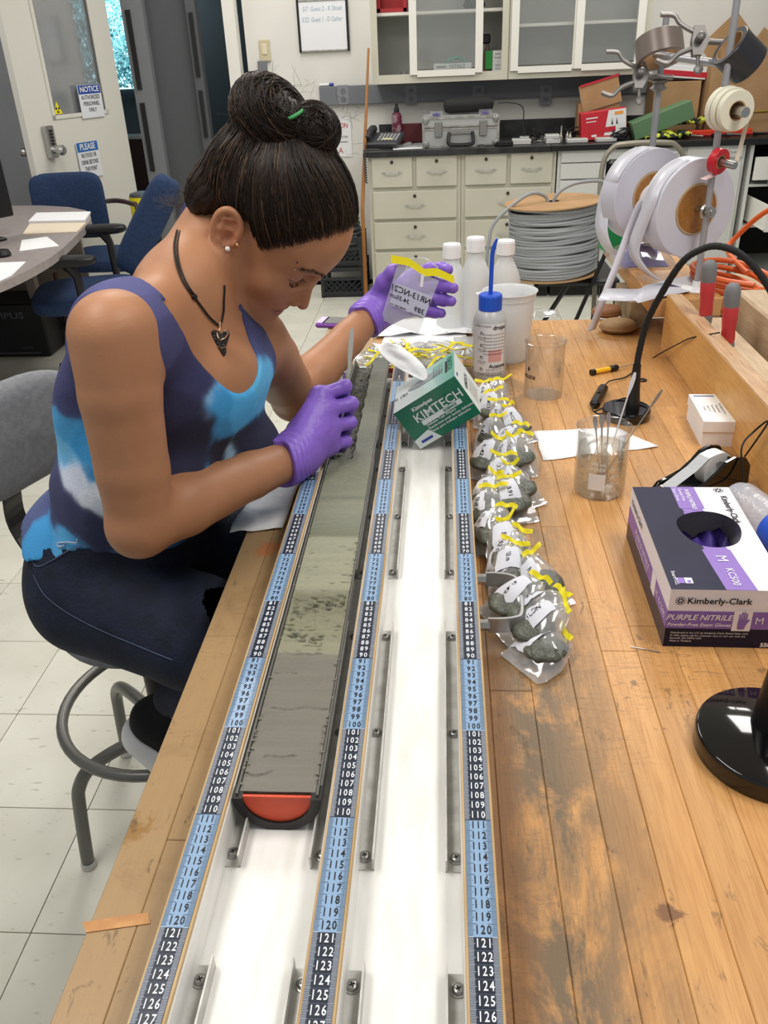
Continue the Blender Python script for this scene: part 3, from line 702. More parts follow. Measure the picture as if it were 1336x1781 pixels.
# wash bottle
wbp = Pz(851, 663, TZ)+V((0, .026, 0)); wh = hgt(wbp, 853, 530)
wt = thing('wash_bottle', 'squeeze wash bottle with blue cap and bent spout beside the tissue carton', 'bottle', wbp)
B().lathe([(.030, 0), (.0325, .004), (.033, .01), (.033, wh*.78), (.031, wh*.84), (.026, wh*.91), (.020, wh*.95), (.020, wh)], wbp, n=40).out('body', mat('wash_plastic', 'd4d7d8', .3, trans=.3, alpha=.9), wt, smooth=True)
M_bc = mat('blue_cap', '1f55c8', .4); ct_ = V((0, 0, wh-.008)); R = []
for zz, kk in ((0, 1), (.026, 1), (.029, .93)): R.append([wbp+ct_+V(((.0222*kk+(.0006 if i % 2 else 0))*math.cos(i*2*PI/40), (.0222*kk+(.0006 if i % 2 else 0))*math.sin(i*2*PI/40), zz)) for i in range(40)])
cp = B().rings(R).out('cap', M_bc, wt)
tp_ = wbp+V((0, 0, wh+.02)); B().tube(catmull([tp_, tp_+V((.001, 0, .05)), tp_+V((.002, 0, .078)), tp_+V((.006, -.002, .095)), tp_+V((.010, -.004, .105))], 5), [.0042]*14+[.004, .0036, .003, .0028, .0026, .0024, .002][:7], 10).out('spout', M_bc, wt, smooth=True)
lb = B(); wr = .0332
def cyl_pt(a, z): return wbp+V((wr*math.sin(a), -wr*math.cos(a), z))
def patch(b, a0, a1, z0, z1, m, k=1.0, n=10):
    b.mt(m); global wr; old = wr; wr = .0332+.0002*k
    vs = [cyl_pt(a0+(a1-a0)*i/n, z) for z in (z0, z1) for i in range(n+1)]; b.add(vs, [(i, i+1, n+2+i, n+1+i) for i in range(n)]); wr = old
patch(lb, -1.15, .95, .018, wh*.80, mat('label_white', 'e9e9ea', .5))
patch(lb, -.10, .72, .042, .066, mat('label_pink', 'e0a8a4', .5), 2)
def cyl_text(b, s, size, a, z, sx=1, bold=0):
    vs, fs = text_geo(s, size, 0, bold); b.add([cyl_pt(a+p[0]*sx/wr, z+p[1])+V((math.sin(a), -math.cos(a), 0))*.0009 for p in vs], fs)
lb.mt(M_ink)
cyl_text(lb, 'INSTRUCTIONS', .0052, -.50, wh*.77); cyl_text(lb, 'drops', .012, .55, wh*.75, bold=.0002); cyl_text(lb, 'Acetone', .011, .50, .033, bold=.0002)
for i in range(4):
    zz = wh*.68-i*.024; cyl_text(lb, 'n', .014, -.52, zz); cyl_text(lb, 'Squeeze bottle', .0032, -.52, zz-.009); cyl_text(lb, 'to dispense', .0032, -.52, zz-.0125)
for i in range(7): cyl_text(lb, 'Flammable liquid and vapour', .0040, .28, wh*.66-i*.0065)
for i in range(3): cyl_text(lb, 'keep away from heat', .0042, .30, .024-i*.0055+.002)
lb.out('label', None, wt)
# measuring tub
tb0 = Pz(885, 632, TZ)+V((0, .035, 0)); th = hgt(tb0, 880, 505)
tt_ = thing('plastic_tub', 'tall translucent plastic tub with flared rim behind the wash bottle', 'container', tb0)
tm = B().lathe([(.001, .002), (.040, .002), (.041, 0), (.043, .003), (.051, th-.016), (.0535, th-.014), (.0545, th-.003), (.0575, th), (.0565, th), (.0525, th-.004), (.049, th-.02), (.041, .004), (.001, .004)], tb0, n=44, cap=False).out('body', M_milk, tt_, smooth=True)
sp = B().prism([(-.012, -.055), (.012, -.055), (.006, -.073), (-.006, -.073)], th-.003, th, Matrix.Translation(tb0) @ Matrix.Rotation(math.radians(-75), 4, 'Z')).out('pour_lip', M_milk, tt_)

# ---------------------------------------------------------------- beakers
def beaker(label, base, r, h, water=None, cat='beaker'):
    t = thing('glass_beaker', label, cat, base)
    B().lathe([(.0005, .0012), (r*.93, .0012), (r-.0016, .006), (r-.0016, h-.006), (r-.0006, h-.002), (r+.0018, h), (r+.0028, h-.0006), (r+.0024, h-.002), (r+.0002, h-.006), (r, .006), (r*.95, .0003), (.0005, 0)], base, n=56, cap=False).out('glass', M_glass, t, smooth=True)
    return t
bk1 = Pz(948, 698, TZ)+V((0, .036, 0)); h1 = hgt(bk1, 953, 592)
be1 = beaker('empty glass beaker marked waste by hand behind the row of sample bags', bk1, .0365, h1)
m_ = B(); m_.mt(M_ink)
def cylt(b, c, r, s, size, a, z, bold=0, sx=1):
    vs, fs = text_geo(s, size, 0, bold); f = lambda a, z: V(c)+V((r*math.sin(a), -r*math.cos(a), z)); b.add([f(a+p[0]*sx/r, z+p[1]) for p in vs], fs)
cylt(m_, bk1, .0369, 'waste', .014, -1.0, h1*.42, .0003); m_.add([bk1+V((.0371*math.sin(-1.0+dx/.037), -.0371*math.cos(-1.0+dx/.037), h1*.55+dz)) for dx, dz in ((-.003, 0), (0, -.005), (.003, 0), (0, .006))], [(0, 1, 2, 3)])
stuff(m_.out('handwriting', None, be1))
bk2 = Pz(1048, 872, TZ)+V((0, .036, 0)); h2 = hgt(bk2, 1052, 740)
be2 = beaker('beaker of cloudy water holding steel spatulas and tweezers', bk2, .0375, h2)
B().lathe([(.0005, .0015), (.033, .0018), (.0352, .007), (.0352, h2*.70), (.0005, h2*.70)], bk2, n=40, cap=False).out('water', clearmat('cloudy_water', 'cfcdb8', .03, .3, .30, .03), be2, smooth=True)
cl = B(); random.seed(9)
for i in range(60):
    a = random.uniform(0, 6.28); rr = random.uniform(.012, .034); z = random.uniform(.003, h2*.66)*(random.random()**.4); s = random.uniform(.0006, .002)
    cl.box(bk2+V((rr*math.cos(a), rr*math.sin(a), z)), (s, s*1.6, s*.8), random.random()*3)
stuff(cl.out('mud_flecks', M_mud, be2))
m_ = B(); m_.mt(M_plasw); R_ = .0379
for z in (0,):
    n_ = 8; a0, a1 = -.62, .02
    vs = [bk2+V((R_*math.sin(a0+(a1-a0)*i/n_), -R_*math.cos(a0+(a1-a0)*i/n_), zz)) for zz in (.018, .044) for i in range(n_+1)]; m_.add(vs, [(i, i+1, n_+2+i, n_+1+i) for i in range(n_)])
cylt(m_, bk2, R_, '400 mL', .0075, -.28, .059, .0001); cylt(m_, bk2, R_, 'PYREX', .0075, -.28, .051, .0001)
for i, s in enumerate(('150', '100', '50')): cylt(m_, bk2, R_, s, .006, .28, .028+i*.0115)
for i in range(6): 
    vs = [bk2+V((R_*math.sin(a), -R_*math.cos(a), .028+i*.0115+dz)) for dz in (-.0003, .0003) for a in (.42, .50, .58)]; m_.add(vs, [(0, 1, 4, 3), (1, 2, 5, 4)])
m_.out('graduations', None, be2)
def spat(label, p0, p1, w=.006, wt=None, cat='spatula', m=M_steel, name='spatula', white=False):
    p0 = V(p0); p1 = V(p1); d = (p1-p0).normalized(); L_ = (p1-p0).length; sd = CR-(d*CR.dot(d)); sd.normalize(); b = B()
    pr_ = [(0, .25), (.06, .8), (.16, 1), (.24, .95), (.34, .35), (.45, .28), (.8, .3), (.88, .9), (.95, 1), (1, .5)]
    for i in range(len(pr_)-1): pass
    b.strip([p0+d*(L_*a) for a, _ in pr_], [sd*(w*k) for _, k in pr_], .0012)
    return tag(b.out(name, m, None), label, cat)
zt = h2+.035
spat('steel spatula leaning far left in the beaker of cloudy water', bk2+V((.0, -.015, .008)), bk2+V((-.014, .006, h2+.012)), .007)
spat('flat steel spatula second from the left in the beaker', bk2+V((.004, .0, .008)), bk2+V((-.004, .008, h2+.014)), .008)
spat('steel spatula in the beaker beside the white handled one', bk2+V((.010, .002, .008)), bk2+V((.006, .010, h2+.016)), .007)
wsp = bk2+V((.000, -.004, .010)); wtp = Py(1105, 648, bk2.y+.012)
spat('white handled micro spatula standing tallest in the beaker', wsp, wtp, .0062, m=mat('white_handle', 'e8e8ea', .3))
spat('thin grey glass rod spatula leaning right in the beaker', bk2+V((-.006, -.010, .01)), Py(1152, 678, bk2.y+.016), .0045)
tw = B(); a = bk2+V((-.012, -.02, .006)); c_ = bk2+V((.006, .006, h2*.72)); tw.strip([a, (a+c_)/2+V((.003, 0, 0)), c_], V((.005, 0, 0)), .001); tw.strip([a+V((.002, 0, 0)), (a+c_)/2+V((.009, 0, 0)), c_+V((.001, 0, 0))], V((.004, 0, .001)), .001)
tag(tw.out('tweezers', M_steel), 'dark steel tweezers sunk in the cloudy beaker water', 'tweezers')

# ---------------------------------------------------------------- wipes and papers on the bench
sheet('wipe', 'flat white wipe under the beaker of cloudy water', 'wipe', [Pz(945, 802, TZ), Pz(1146, 778, TZ), Pz(1070, 745, TZ), Pz(928, 752, TZ)], M_wipe, amp=.0015, seed=1)
sheet('wipe', 'white wipe hanging over the bench edge below her gloved forearm', 'wipe', [Pz(400, 930, TZ), Pz(492, 922, TZ), Pz(545, 790, TZ), Pz(478, 790, TZ)], M_wipe, amp=.004, seed=2, lift=.002)
sheet('wipe', 'white wipe spread behind the tissue carton under the empty bags', 'wipe', [Pz(640, 640, TZ), Pz(825, 618, TZ), Pz(800, 560, TZ), Pz(672, 585, TZ)], M_wipe, amp=.004, seed=3)
sheet('wipe', 'white folded wipes under the held up bag near the bottles', 'wipe', [Pz(650, 590, TZ), Pz(822, 585, TZ), Pz(818, 552, TZ), Pz(668, 565, TZ)], M_wipe, amp=.006, seed=4, lift=.005)
sheet('plastic_film', 'loose strip of clear film at the far edge of the bench', 'plastic film', [Pz(925, 556, TZ), Pz(972, 552, TZ), Pz(965, 542, TZ), Pz(930, 543, TZ)], M_film, amp=.006, seed=6)
tag(B().box(Pz(795, 577, TZ+.008), (.055, .006, .0016), .1).out('spatula', M_steel), 'steel spatula lying on the white wipes beside the wash bottle', 'spatula')

# ---------------------------------------------------------------- phone
ph = Pz(588, 566, TZ); pm = thing('mobile_phone', 'mobile phone in a purple case lying near the far bench corner', 'phone', ph)
pR = Matrix.Rotation(math.radians(72-90+8), 3, 'Z'); 
B().box(ph+V((.008, 0, .006)), (.115, .062, .012), pR, ch=.004).out('case', mat('purple_case', '7d3f9e', .4), pm)
B().box(ph+V((.008, 0, .0125)), (.080, .052, .0006), pR).out('screen', mat('phone_screen', '3c4048', .1, coat=.5), pm)
e_ = B(); e_.mt(mat('phone_lilac', 'c9b4ee', .4)); e_.box(ph+pR@V((-.046, 0, 0))+V((.008, 0, .0125)), (.020, .052, .0006), pR); e_.mt(M_plasw).lathe([(.004, 0), (.004, .0006), (.0002, .0006)], ph+pR@V((-.046, 0, 0))+V((.008, 0, .0125)), n=16); e_.out('home_button_panel', None, pm)

# ---------------------------------------------------------------- marker pen, washer, needle
pa, pb_ = Pz(1028, 648, TZ+.006), Pz(1104, 633, TZ+.006); dd = (pb_-pa).normalized(); mk = thing('yellow_screwdriver', 'small yellow handled driver with black grip and thin shaft near the far lamp', 'screwdriver', pa)
B().cyl(pa+dd*.008, pa+dd*.045, .0052, n=16).out('handle', mat('yellow_handle', 'eeb91e', .35), mk, smooth=True)
b = B(); b.cyl(pa, pa+dd*.009, .0062, n=16); b.out('end_cap', M_black, mk, smooth=True)
B().lathe([(.005, .044), (.0066, .048), (.006, .056), (.0064, .062), (.0035, .066)], pa, dd, 16).out('grip', M_black, mk, smooth=True)
B().cyl(pa+dd*.064, pa+dd*.105, .0012, n=8).out('shaft', M_steel, mk, smooth=True)
wsh = B(); wc = Pz(1117, 662, TZ); R = [[wc+V((r*math.cos(t*PI/12), r*math.sin(t*PI/12), z)) for t in range(24)] for r, z in ((.009, 0), (.009, .0022), (.0045, .0022), (.0045, 0))]
tag(wsh.rings(R, cap=False, closed=True).out('washer', M_rub), 'small black rubber washer lying behind the far lamp base', 'washer')
nd = B(); nd.cyl(Pz(1097, 1125, TZ+.001), Pz(1148, 1134, TZ+.001), .0005, n=6); tag(nd.out('needle', M_steel), 'fine steel needle lying on the bench in front of the glove carton', 'needle')

# ---------------------------------------------------------------- gooseneck lamps
def lamp(label, base, br, bh, stem_pts, stem_r=.0055):
    t = thing('gooseneck_lamp', label, 'lamp', base)
    B().lathe([(br*.97, 0), (br, .002), (br, bh-.004), (br*.985, bh-.0012), (br*.96, bh), (.0005, bh)], base, n=64).out('base', M_blackg, t, smooth=True)
    return t
l1 = V((.2985, -.150, TZ)); la = lamp('black gooseneck lamp with round base behind the beaker of cloudy water', l1, .042, .018, None)
s0 = V((Py(1102, 690, -.150).x, -.150, TZ+.018)); B().lathe([(.0125, 0), (.012, .012), (.010, .03), (.0068, .075), (.0065, .08), (.0002, .08)], s0, n=20).out('socket', M_black, la, smooth=True)
arc = [s0+V((0, 0, .078)), Py(1112, 612, -.150), Py(1125, 562, -.155), Py(1150, 512, -.18), Py(1185, 458, -.2), Py(1215, 436, -.21), Py(1247, 428, -.22), Py(1285, 440, -.235), Py(1315, 468, -.245), Py(1340, 505, -.255), Py(1356, 545, -.26)]
ap = catmull(arc, 8); B().tube(ap, [.0052+.0005*(i % 2) for i in range(len(ap))], 10).out('gooseneck', M_rub, la, smooth=True)
hd = B(); e0 = ap[-1]; hd.lathe([(.006, 0), (.012, .01), (.016, .03), (.024, .06), (.023, .06), (.002, .045)], e0, (ap[-1]-ap[-2]), 24); hd.out('lamp_head', M_black, la, smooth=True)
cordp = catmull([l1+V((.025, -.030, .019)), l1+V((.035, -.0, .0205)), l1+V((.02, .022, .021)), l1+V((-.0, .036, .0205)), l1+V((-.04, .012, .012)), l1+V((-.058, -.005, .0115))], 5)
B().tube(cordp, .0014, 6).out('cord_loop', M_rub, la, smooth=True)
sw = thing('cord_switch', 'black inline switch on its lamp cord left of the far lamp base', 'switch', Pz(1040, 690, TZ))
s1_, s2_ = Pz(1033, 706, TZ+.009), Pz(1051, 672, TZ+.009); dd = (s2_-s1_).normalized(); mid_ = (s1_+s2_)/2; RR = Matrix.Rotation(math.atan2(dd.y, dd.x), 3, 'Z')
B().box(mid_, ((s2_-s1_).length*.92, .018, .016), RR, ch=.005).out('switch_body', M_black, sw); B().box(mid_+V((0, 0, .0085)), (.014, .007, .003), RR, ch=.001).out('rocker', M_blackg, sw)
B().tube(catmull([s2_+dd*-.004, Pz(1060, 663, TZ+.006), Pz(1085, 657, TZ+.003), Pz(1100, 648, TZ+.002), Pz(1140, 620, TZ+.002), Px(1180, 598, .437), Px(1205, 587, .441)+V((0, 0, .0)), Px(1250, 590, .462)+V((0, 0, .012))], 6), .0013, 6).out('cord', M_rub, sw, smooth=True)
B().tube(catmull([s1_, s1_+V((-.004, -.014, -.003)), s1_+V((.006, -.026, -.005)), s1_+V((.022, -.02, -.004))], 5), .0013, 6).out('cord_tail', M_rub, sw, smooth=True)
l2 = V((.2785, -.9635, TZ)); lb2 = lamp('black gooseneck lamp with glossy round base nearest the camera', l2, .068, .021, None)
s0 = l2+V((.0, .014, .021)); B().lathe([(.0150, 0), (.0145, .006), (.0135, .022), (.0105, .058), (.0105, .062), (.0003, .062)], s0, n=28).out('socket', M_black, lb2, smooth=True)
ap = catmull([s0+V((0, 0, .06)), s0+V((.003, .002, .085)), s0+V((.012, .004, .12)), s0+V((.03, .006, .17)), s0+V((.06, .01, .22)), s0+V((.11, .02, .26)), s0+V((.17, .03, .27)), s0+V((.23, .04, .24))], 14)
B().tube(ap, [.0058+.0007*(i % 2) for i in range(len(ap))], 12).out('gooseneck', M_rub, lb2, smooth=True)
B().tube(catmull([s0+V((.014, -.005, .004)), s0+V((.03, -.006, .002)), s0+V((.05, .0, .0015)), s0+V((.075, .005, -.015)), s0+V((.09, .01, -.019))], 5), .0015, 6).out('cord', M_rub, lb2, smooth=True)
hd = B(); hd.lathe([(.006, 0), (.014, .015), (.018, .04), (.026, .07), (.002, .055)], ap[-1], ap[-1]-ap[-2], 24); hd.out('lamp_head', M_black, lb2, smooth=True)

# ---------------------------------------------------------------- tape dispenser
td = thing('tape_dispenser', 'black desk tape dispenser with a white roll behind the glove carton', 'tape dispenser', (.33, -.45, TZ))
ta = Pz(1150, 838, TZ); tr = Pz(1262, 838, TZ); dv_ = V((tr.x-ta.x, tr.y-ta.y, 0)).normalized(); dvn = V((-dv_.y, dv_.x, 0))
dv_ = V((.86, .51, 0)).normalized(); dvn = V((-dv_.y, dv_.x, 0)); o_ = V((.295, -.475, TZ))
Mx = Matrix(((dv_.x, 0, dvn.x, o_.x), (dv_.y, 0, dvn.y, o_.y), (0, 1, 0, o_.z), (0, 0, 0, 1)))
side = [(0, 0), (.125, 0), (.132, .012), (.130, .040), (.118, .055), (.098, .060), (.080, .056), (.066, .044), (.045, .032), (.018, .026), (.004, .024), (-.004, .016)]
for s in (-1, 1): B().prism(side, s*.0245-.003, s*.0245+.003, Mx).out('side_wall', M_blackg, td, bevel=.001)
B().prism([(0, 0), (.125, 0), (.130, .02), (.05, .016), (-.003, .02)], -.022, .022, Mx).out('weighted_base', M_black, td)
B().prism([(.100, .055), (.128, .046), (.131, .01), (.126, .01), (.122, .04), (.100, .050)], -.022, .022, Mx).out('back_shell', M_blackg, td)
rc = Mx@V((.085, .036, 0)); rl = B(); rl.mt(M_plasw)
rl.rings([[rc+dv_*(r*math.cos(t*PI/20))+V((0, 0, r*math.sin(t*PI/20)))+dvn*w for t in range(40)] for r, w in ((.027, -.0095), (.027, .0095), (.0135, .0095), (.0135, -.0095))], False, True)
rl.out('tape_roll', None, td, smooth=True)
st_ = Mx@V((-.003, .027, 0)); B().strip([rc+V((0, 0, .0272))+dv_*(-.006), rc+V((0, 0, .024))-dv_*.022, (rc+st_)/2+V((0, 0, .014)), st_], dvn*.019, .0003).out('tape_strip', mat('clear_tape', 'c9ccd0', .15, alpha=.75), td)
B().box(Mx@V((-.004, .025, 0)), (.004, .022, .003), Matrix.Rotation(math.atan2(dv_.y, dv_.x), 3, 'Z')).out('cutter', M_steel, td)

# roll in plastic with blue cap at the right edge
ra, rb_ = V((.377, -.505, .925)), V((.415, -.640, .925)); dr = (rb_-ra).normalized()
rt = thing('film_wrapped_bottle', 'clear plastic bottle with blue cap lying at the right edge behind the glove carton', 'bottle', ra)
B().lathe([(.010, 0), (.022, .006), (.0265, .018), (.027, .09), (.026, .10)], ra, dr, 28).out('body', mat('cloudy_plastic', 'c9ccd6', .15, alpha=.6, bump=.4, bscale=60), rt, smooth=True)
B().lathe([(.030, .0), (.031, .004), (.031, .035), (.029, .038), (.001, .038)], ra+dr*.098, dr, 32).out('cap', M_bc, rt, smooth=True)
cc_ = B().tube(catmull([V((.43, -.36, TZ+.003)), Px(1336, 735, .432), Px(1310, 752, .425), Px(1290, 780, .40), V((.405, -.46, TZ+.02)), V((.385, -.49, TZ+.003))], 8), .0014, 6)
tag(cc_.out('black_cable', M_rub), 'thin black cable curving down beside the tape dispenser', 'cable')

# ---------------------------------------------------------------- rasp handles standing in the gap
def rasp(label, top, bot, blade_z):
    top, bot = V(top), V(bot); d = (top-bot).normalized(); L_ = (top-bot).length; t = thing('rasp', label, 'tool', bot)
    rr = .0145
    B().lathe([(.004, 0), (.0115, .003), (.013, L_*.12), (.0125, L_*.17)], bot, d, 20).out('ferrule', mat('grey_rubber', '77787a', .6), t, smooth=True)
    B().lathe([(.0115, L_*.16), (.0125, L_*.22), (.0118, L_*.35), (.0135, L_*.50), (.0138, L_*.66), (.0125, L_*.70)], bot, d, 20).out('grip', mat('red_rubber', 'c13a3e', .5), t, smooth=True)
    B().lathe([(.0130, L_*.66), (.0142, L_*.74), (.0142, L_*.88), (.0125, L_*.95), (.008, L_*.99), (.0004, L_)], bot, d, 20).out('end_cap', mat('grey_rubber', '77787a', .6), t, smooth=True)
    B().box(bot-d*.03, (.010, .0025, .07), basis(d) and Matrix((basis(d)[0], basis(d)[1], basis(d)[2])).transposed()).out('blade', M_steel, t)
rasp('red and grey handled rasp standing nearer the curb board', Py(1276, 492, -.03), Py(1263, 615, -.03), 0)
rasp('red and grey handled rasp standing left of its twin', Py(1235, 452, .07), Py(1226, 566, .07), 0)

# ---------------------------------------------------------------- leather sand bags
def sandbag(label, px, py, rx, ry, rz_, col, yaw):
    c = Pz(px, py, TZ+rz_); R = Matrix.Rotation(yaw, 3, 'Z'); m = mat('leather_'+col, col, .65, bump=.2, bscale=150, c2=col, scale=8)
    t = thing('weight_bag', label, 'weight', (c.x, c.y, TZ))
    def f(u, v):
        a = u*2*PI; ph = (v-.5)*PI; k = math.cos(ph)**.55; return c+R@V((rx*k*math.cos(a), ry*k*math.sin(a), rz_*math.copysign(abs(math.sin(ph))**.9, ph)))
    B().grid(f, 40, 20, True).out('body', m, t, smooth='all')
    B().tube([c+R@V(((rx+.001)*math.cos(a), (ry+.001)*math.sin(a), -.002)) for a in [i*PI/20 for i in range(40)]], .0016, 6, True).out('seam', m, t, smooth=True)
sandbag('tan oval leather weight bag nearest the plank platform', 1075, 566, .0415, .036, .014, 'a5855e', 0)
sandbag('brown oval leather weight bag behind the tan one', 1057, 541, .038, .033, .013, '8f5f3c', .3)
# ---------------------------------------------------------------- far wall furniture
YF, YU, CT = 4.0, 4.27, .93           # base cabinet front, wall cabinet front, counter height
M_cab = mat('cabinet_cream', 'cdcaba', .45, c2='c4c1b0', scale=3); M_cabw = mat('cabinet_white', 'd6d7d3', .45); M_gap = mat('dark_gap', '2c2b28', .8)
M_top = mat('slate_top', '252627', .35, c2='3a3b3c', scale=14)
fx = lambda px, y=YF, py=300: Py(px, py, y).x
fz_ = lambda py, y=YF, px=700: Py(px, py, y).z
def handle(b, c, w):
    c = V(c); b.strip([c+V((-w*.62, 0, 0)), c+V((-w*.45, -.006, 0)), c+V((-w*.35, -.022, 0)), c+V((w*.35, -.022, 0)), c+V((w*.45, -.006, 0)), c+V((w*.62, 0, 0))], V((0, 0, .010)), .004)
def drawer(par_, x0, x1, z0, z1, m, pull='bow', lock=True):
    d = B().box(((x0+x1)/2, YF-.006, (z0+z1)/2), (x1-x0, .018, z1-z0), ch=.003).out('drawer', m, par_)
    b = B()
    if pull == 'bow':
        handle(b, ((x0+x1)/2, YF-.015, (z0+z1)/2-.003), .13*.8); b.out('handle', M_zinc, d)
        if lock: B().cyl(((x0+x1)/2, YF-.014, z1-.03), ((x0+x1)/2, YF-.021, z1-.03), .010, n=12).out('lock', mat('dark_lock', '4a443a', .4, .6), d, smooth=True)
    else: b.box((x1-.05, YF-.022, (z0+z1)/2), (.06, .018, .012), ch=.003); b.out('handle', M_cabw, d)
    return d
rows = [(272, 325), (332, 380), (386, 432), (438, 486)]
def unit(label, px0, px1, split, m):
    x0, x1 = fx(px0), fx(px1); t = thing('base_cabinet', label, 'cabinet', ((x0+x1)/2, YF+.3, 0))
    B().box(((x0+x1)/2, YF+.305, (CT-.035)/2+.04), (x1-x0-.002, .60, CT-.115), ch=.001).out('body', m, t)
    B().box(((x0+x1)/2, YF+.33, .04), (x1-x0-.01, .54, .078)).out('plinth', M_gap, t)
    for k, (a, b_) in enumerate(rows):
        z1, z0 = fz_(a), fz_(b_)
        if k == 3: z0 = max(z0, .14)
        if k == 0 and split: xm = (x0+x1)/2; drawer(t, x0+.025, xm-.012, z0, z1, m); drawer(t, xm+.012, x1-.025, z0, z1, m)
        else: drawer(t, x0+.025, x1-.025, z0, z1, m)
    return t
unit('cream base cabinet under the desk phone, leftmost of the row', 640, 802, True, M_cab)
unit('cream base cabinet with a taped drawer behind the cable spool', 802, 967, True, M_cab)
x0, x1 = fx(969), fx(1185); t = thing('base_cabinet', 'white base cabinet with plain flat drawers behind the folding chair', 'cabinet', ((x0+x1)/2, YF+.3, 0))
B().box(((x0+x1)/2, YF+.305, (CT-.035)/2+.04), (x1-x0-.002, .60, CT-.115)).out('body', M_cabw, t); B().box(((x0+x1)/2, YF+.33, .04), (x1-x0-.01, .54, .078)).out('plinth', M_gap, t)
for a, b_ in ((268, 292), (294, 320), (323, 380), (383, 440)): drawer(t, x0+.02, x1-.02, fz_(b_), fz_(a), M_cabw, 'flat')
x2 = fx(1292); t = thing('base_cabinet', 'white base cabinet with tall door right of the ribbon reels', 'cabinet', ((x1+x2)/2, YF+.3, 0))
B().box(((x1+x2)/2, YF+.305, (CT-.035)/2+.04), (x2-x1-.002, .60, CT-.115)).out('body', M_cabw, t); B().box(((x1+x2)/2, YF+.33, .04), (x2-x1-.01, .54, .078)).out('plinth', M_gap, t)
drawer(t, x1+.02, x2-.02, fz_(292), fz_(268), M_cabw, 'flat'); drawer(t, x1+.02, x2-.02, .2, fz_(300), M_cabw, 'flat')
# open drawer cart at the far right
x3, x4 = fx(1300), fx(1300)+.8; t = thing('drawer_unit', 'white drawer unit with one drawer pulled open at the right edge', 'cabinet', (x3+.4, YF+.2, 0))
for xx in (x3+.01, x4-.01): B().box((xx, YF+.3, .445), (.02, .6, .888)).out('side_panel', M_cabw, t)
B().box((x3+.4, YF+.59, .445), (.78, .02, .888)).out('back_panel', M_gap, t)
for zz in (.12, .42, .66): B().box((x3+.4, YF+.3, zz), (.758, .58, .015)).out('shelf', M_cabw, t)
B().box((x3+.4, YF-.02, .76), (.74, .02, .13), ch=.002).out('drawer_front', M_white, t)
dr = B(); dr.box((x3+.4, YF-.30, .52), (.70, .02, .15)); dr.box((x3+.06, YF-.02, .52), (.015, .56, .14)); dr.box((x3+.74, YF-.02, .52), (.015, .56, .14)); dr.box((x3+.4, YF-.02, .453), (.70, .56, .01)); dr.out('open_drawer', M_white, t)
bag_ = B().grid(lambda u, v: V((x3+.12+.16*u+.01*mnoise.noise(V((u*5, v*5, 0))), YF-.05+.05*mnoise.noise(V((u*4, v*4, 8))), .90-.24*v)), 10, 10).out('blue_bag', mat('teal_bag', '9db8bf', .6), None, smooth='all', solid=.01)
tag(bag_, 'pale blue plastic bag hanging over the pulled out drawer unit', 'bag')
# worktops
xa = fx(634); sp = fx(955)
tag(B().box(((xa+sp)/2, YF+.285, CT-.0175), (sp-xa, .65, .035), ch=.003).out('worktop', M_top), 'black worktop over the cream cabinets carrying phone and metal case', 'worktop')
tag(B().box(((sp+x4)/2, YF+.285, CT-.0175), (x4-sp-.002, .65, .035), ch=.003).out('worktop', mat('slate_top2', '1b1b1c', .4)), 'black worktop section on the right loaded with boxes and tools', 'worktop')
bs = B().box(((xa+.06+x4)/2, YW-.0115, CT+.05), (x4-xa-.06, .02, .10)).out('trim_backsplash', M_top); bs.name = 'trim_1'; struct(bs)
rc_ = B(); M_race = mat('raceway_grey', '74777d', .5); zt_, zb_ = Py(600, 149, 4.6).z, Py(600, 182, 4.6).z; xr0 = Py(556, 160, 4.6).x
rc_.box(((xr0+3.6)/2, YW-.022, (zt_+zb_)/2), (3.6-xr0, .042, zt_-zb_), ch=.003); o = rc_.out('trim_2', M_race); struct(o)
for px in (597, 715, 832, 950):
    c = Py(px, 165, YW-.05); out = B(); out.box((c.x, YW-.0445, c.z), (.075, .003, .115), ch=.001); op_ = tag(out.out('outlet_plate', mat('outlet_grey', '868990', .5)), {597: 'grey double power outlet on the raceway right of her hair bun', 715: 'grey double power outlet on the raceway above the desk phone', 832: 'grey double power outlet on the raceway above the black pouch', 950: 'grey double power outlet on the raceway above the white gadgets'}[px], 'outlet')
    for dz in (-.025, .025): 
        s_ = B().lathe([(.016, 0), (.016, .003), (.0003, .003)], (c.x, YW-.0462, c.z+dz), (0, -1, 0), 16); s_.box((c.x-.006, YW-.0495, c.z+dz+.002), (.002, .001, .009)); s_.box((c.x+.006, YW-.0495, c.z+dz+.002), (.002, .001, .009)); s_.m = [0]*(len(s_.f)-12)+[1]*12; s_.mats = [M_race, M_ink]; s_.out('socket', None, op_)
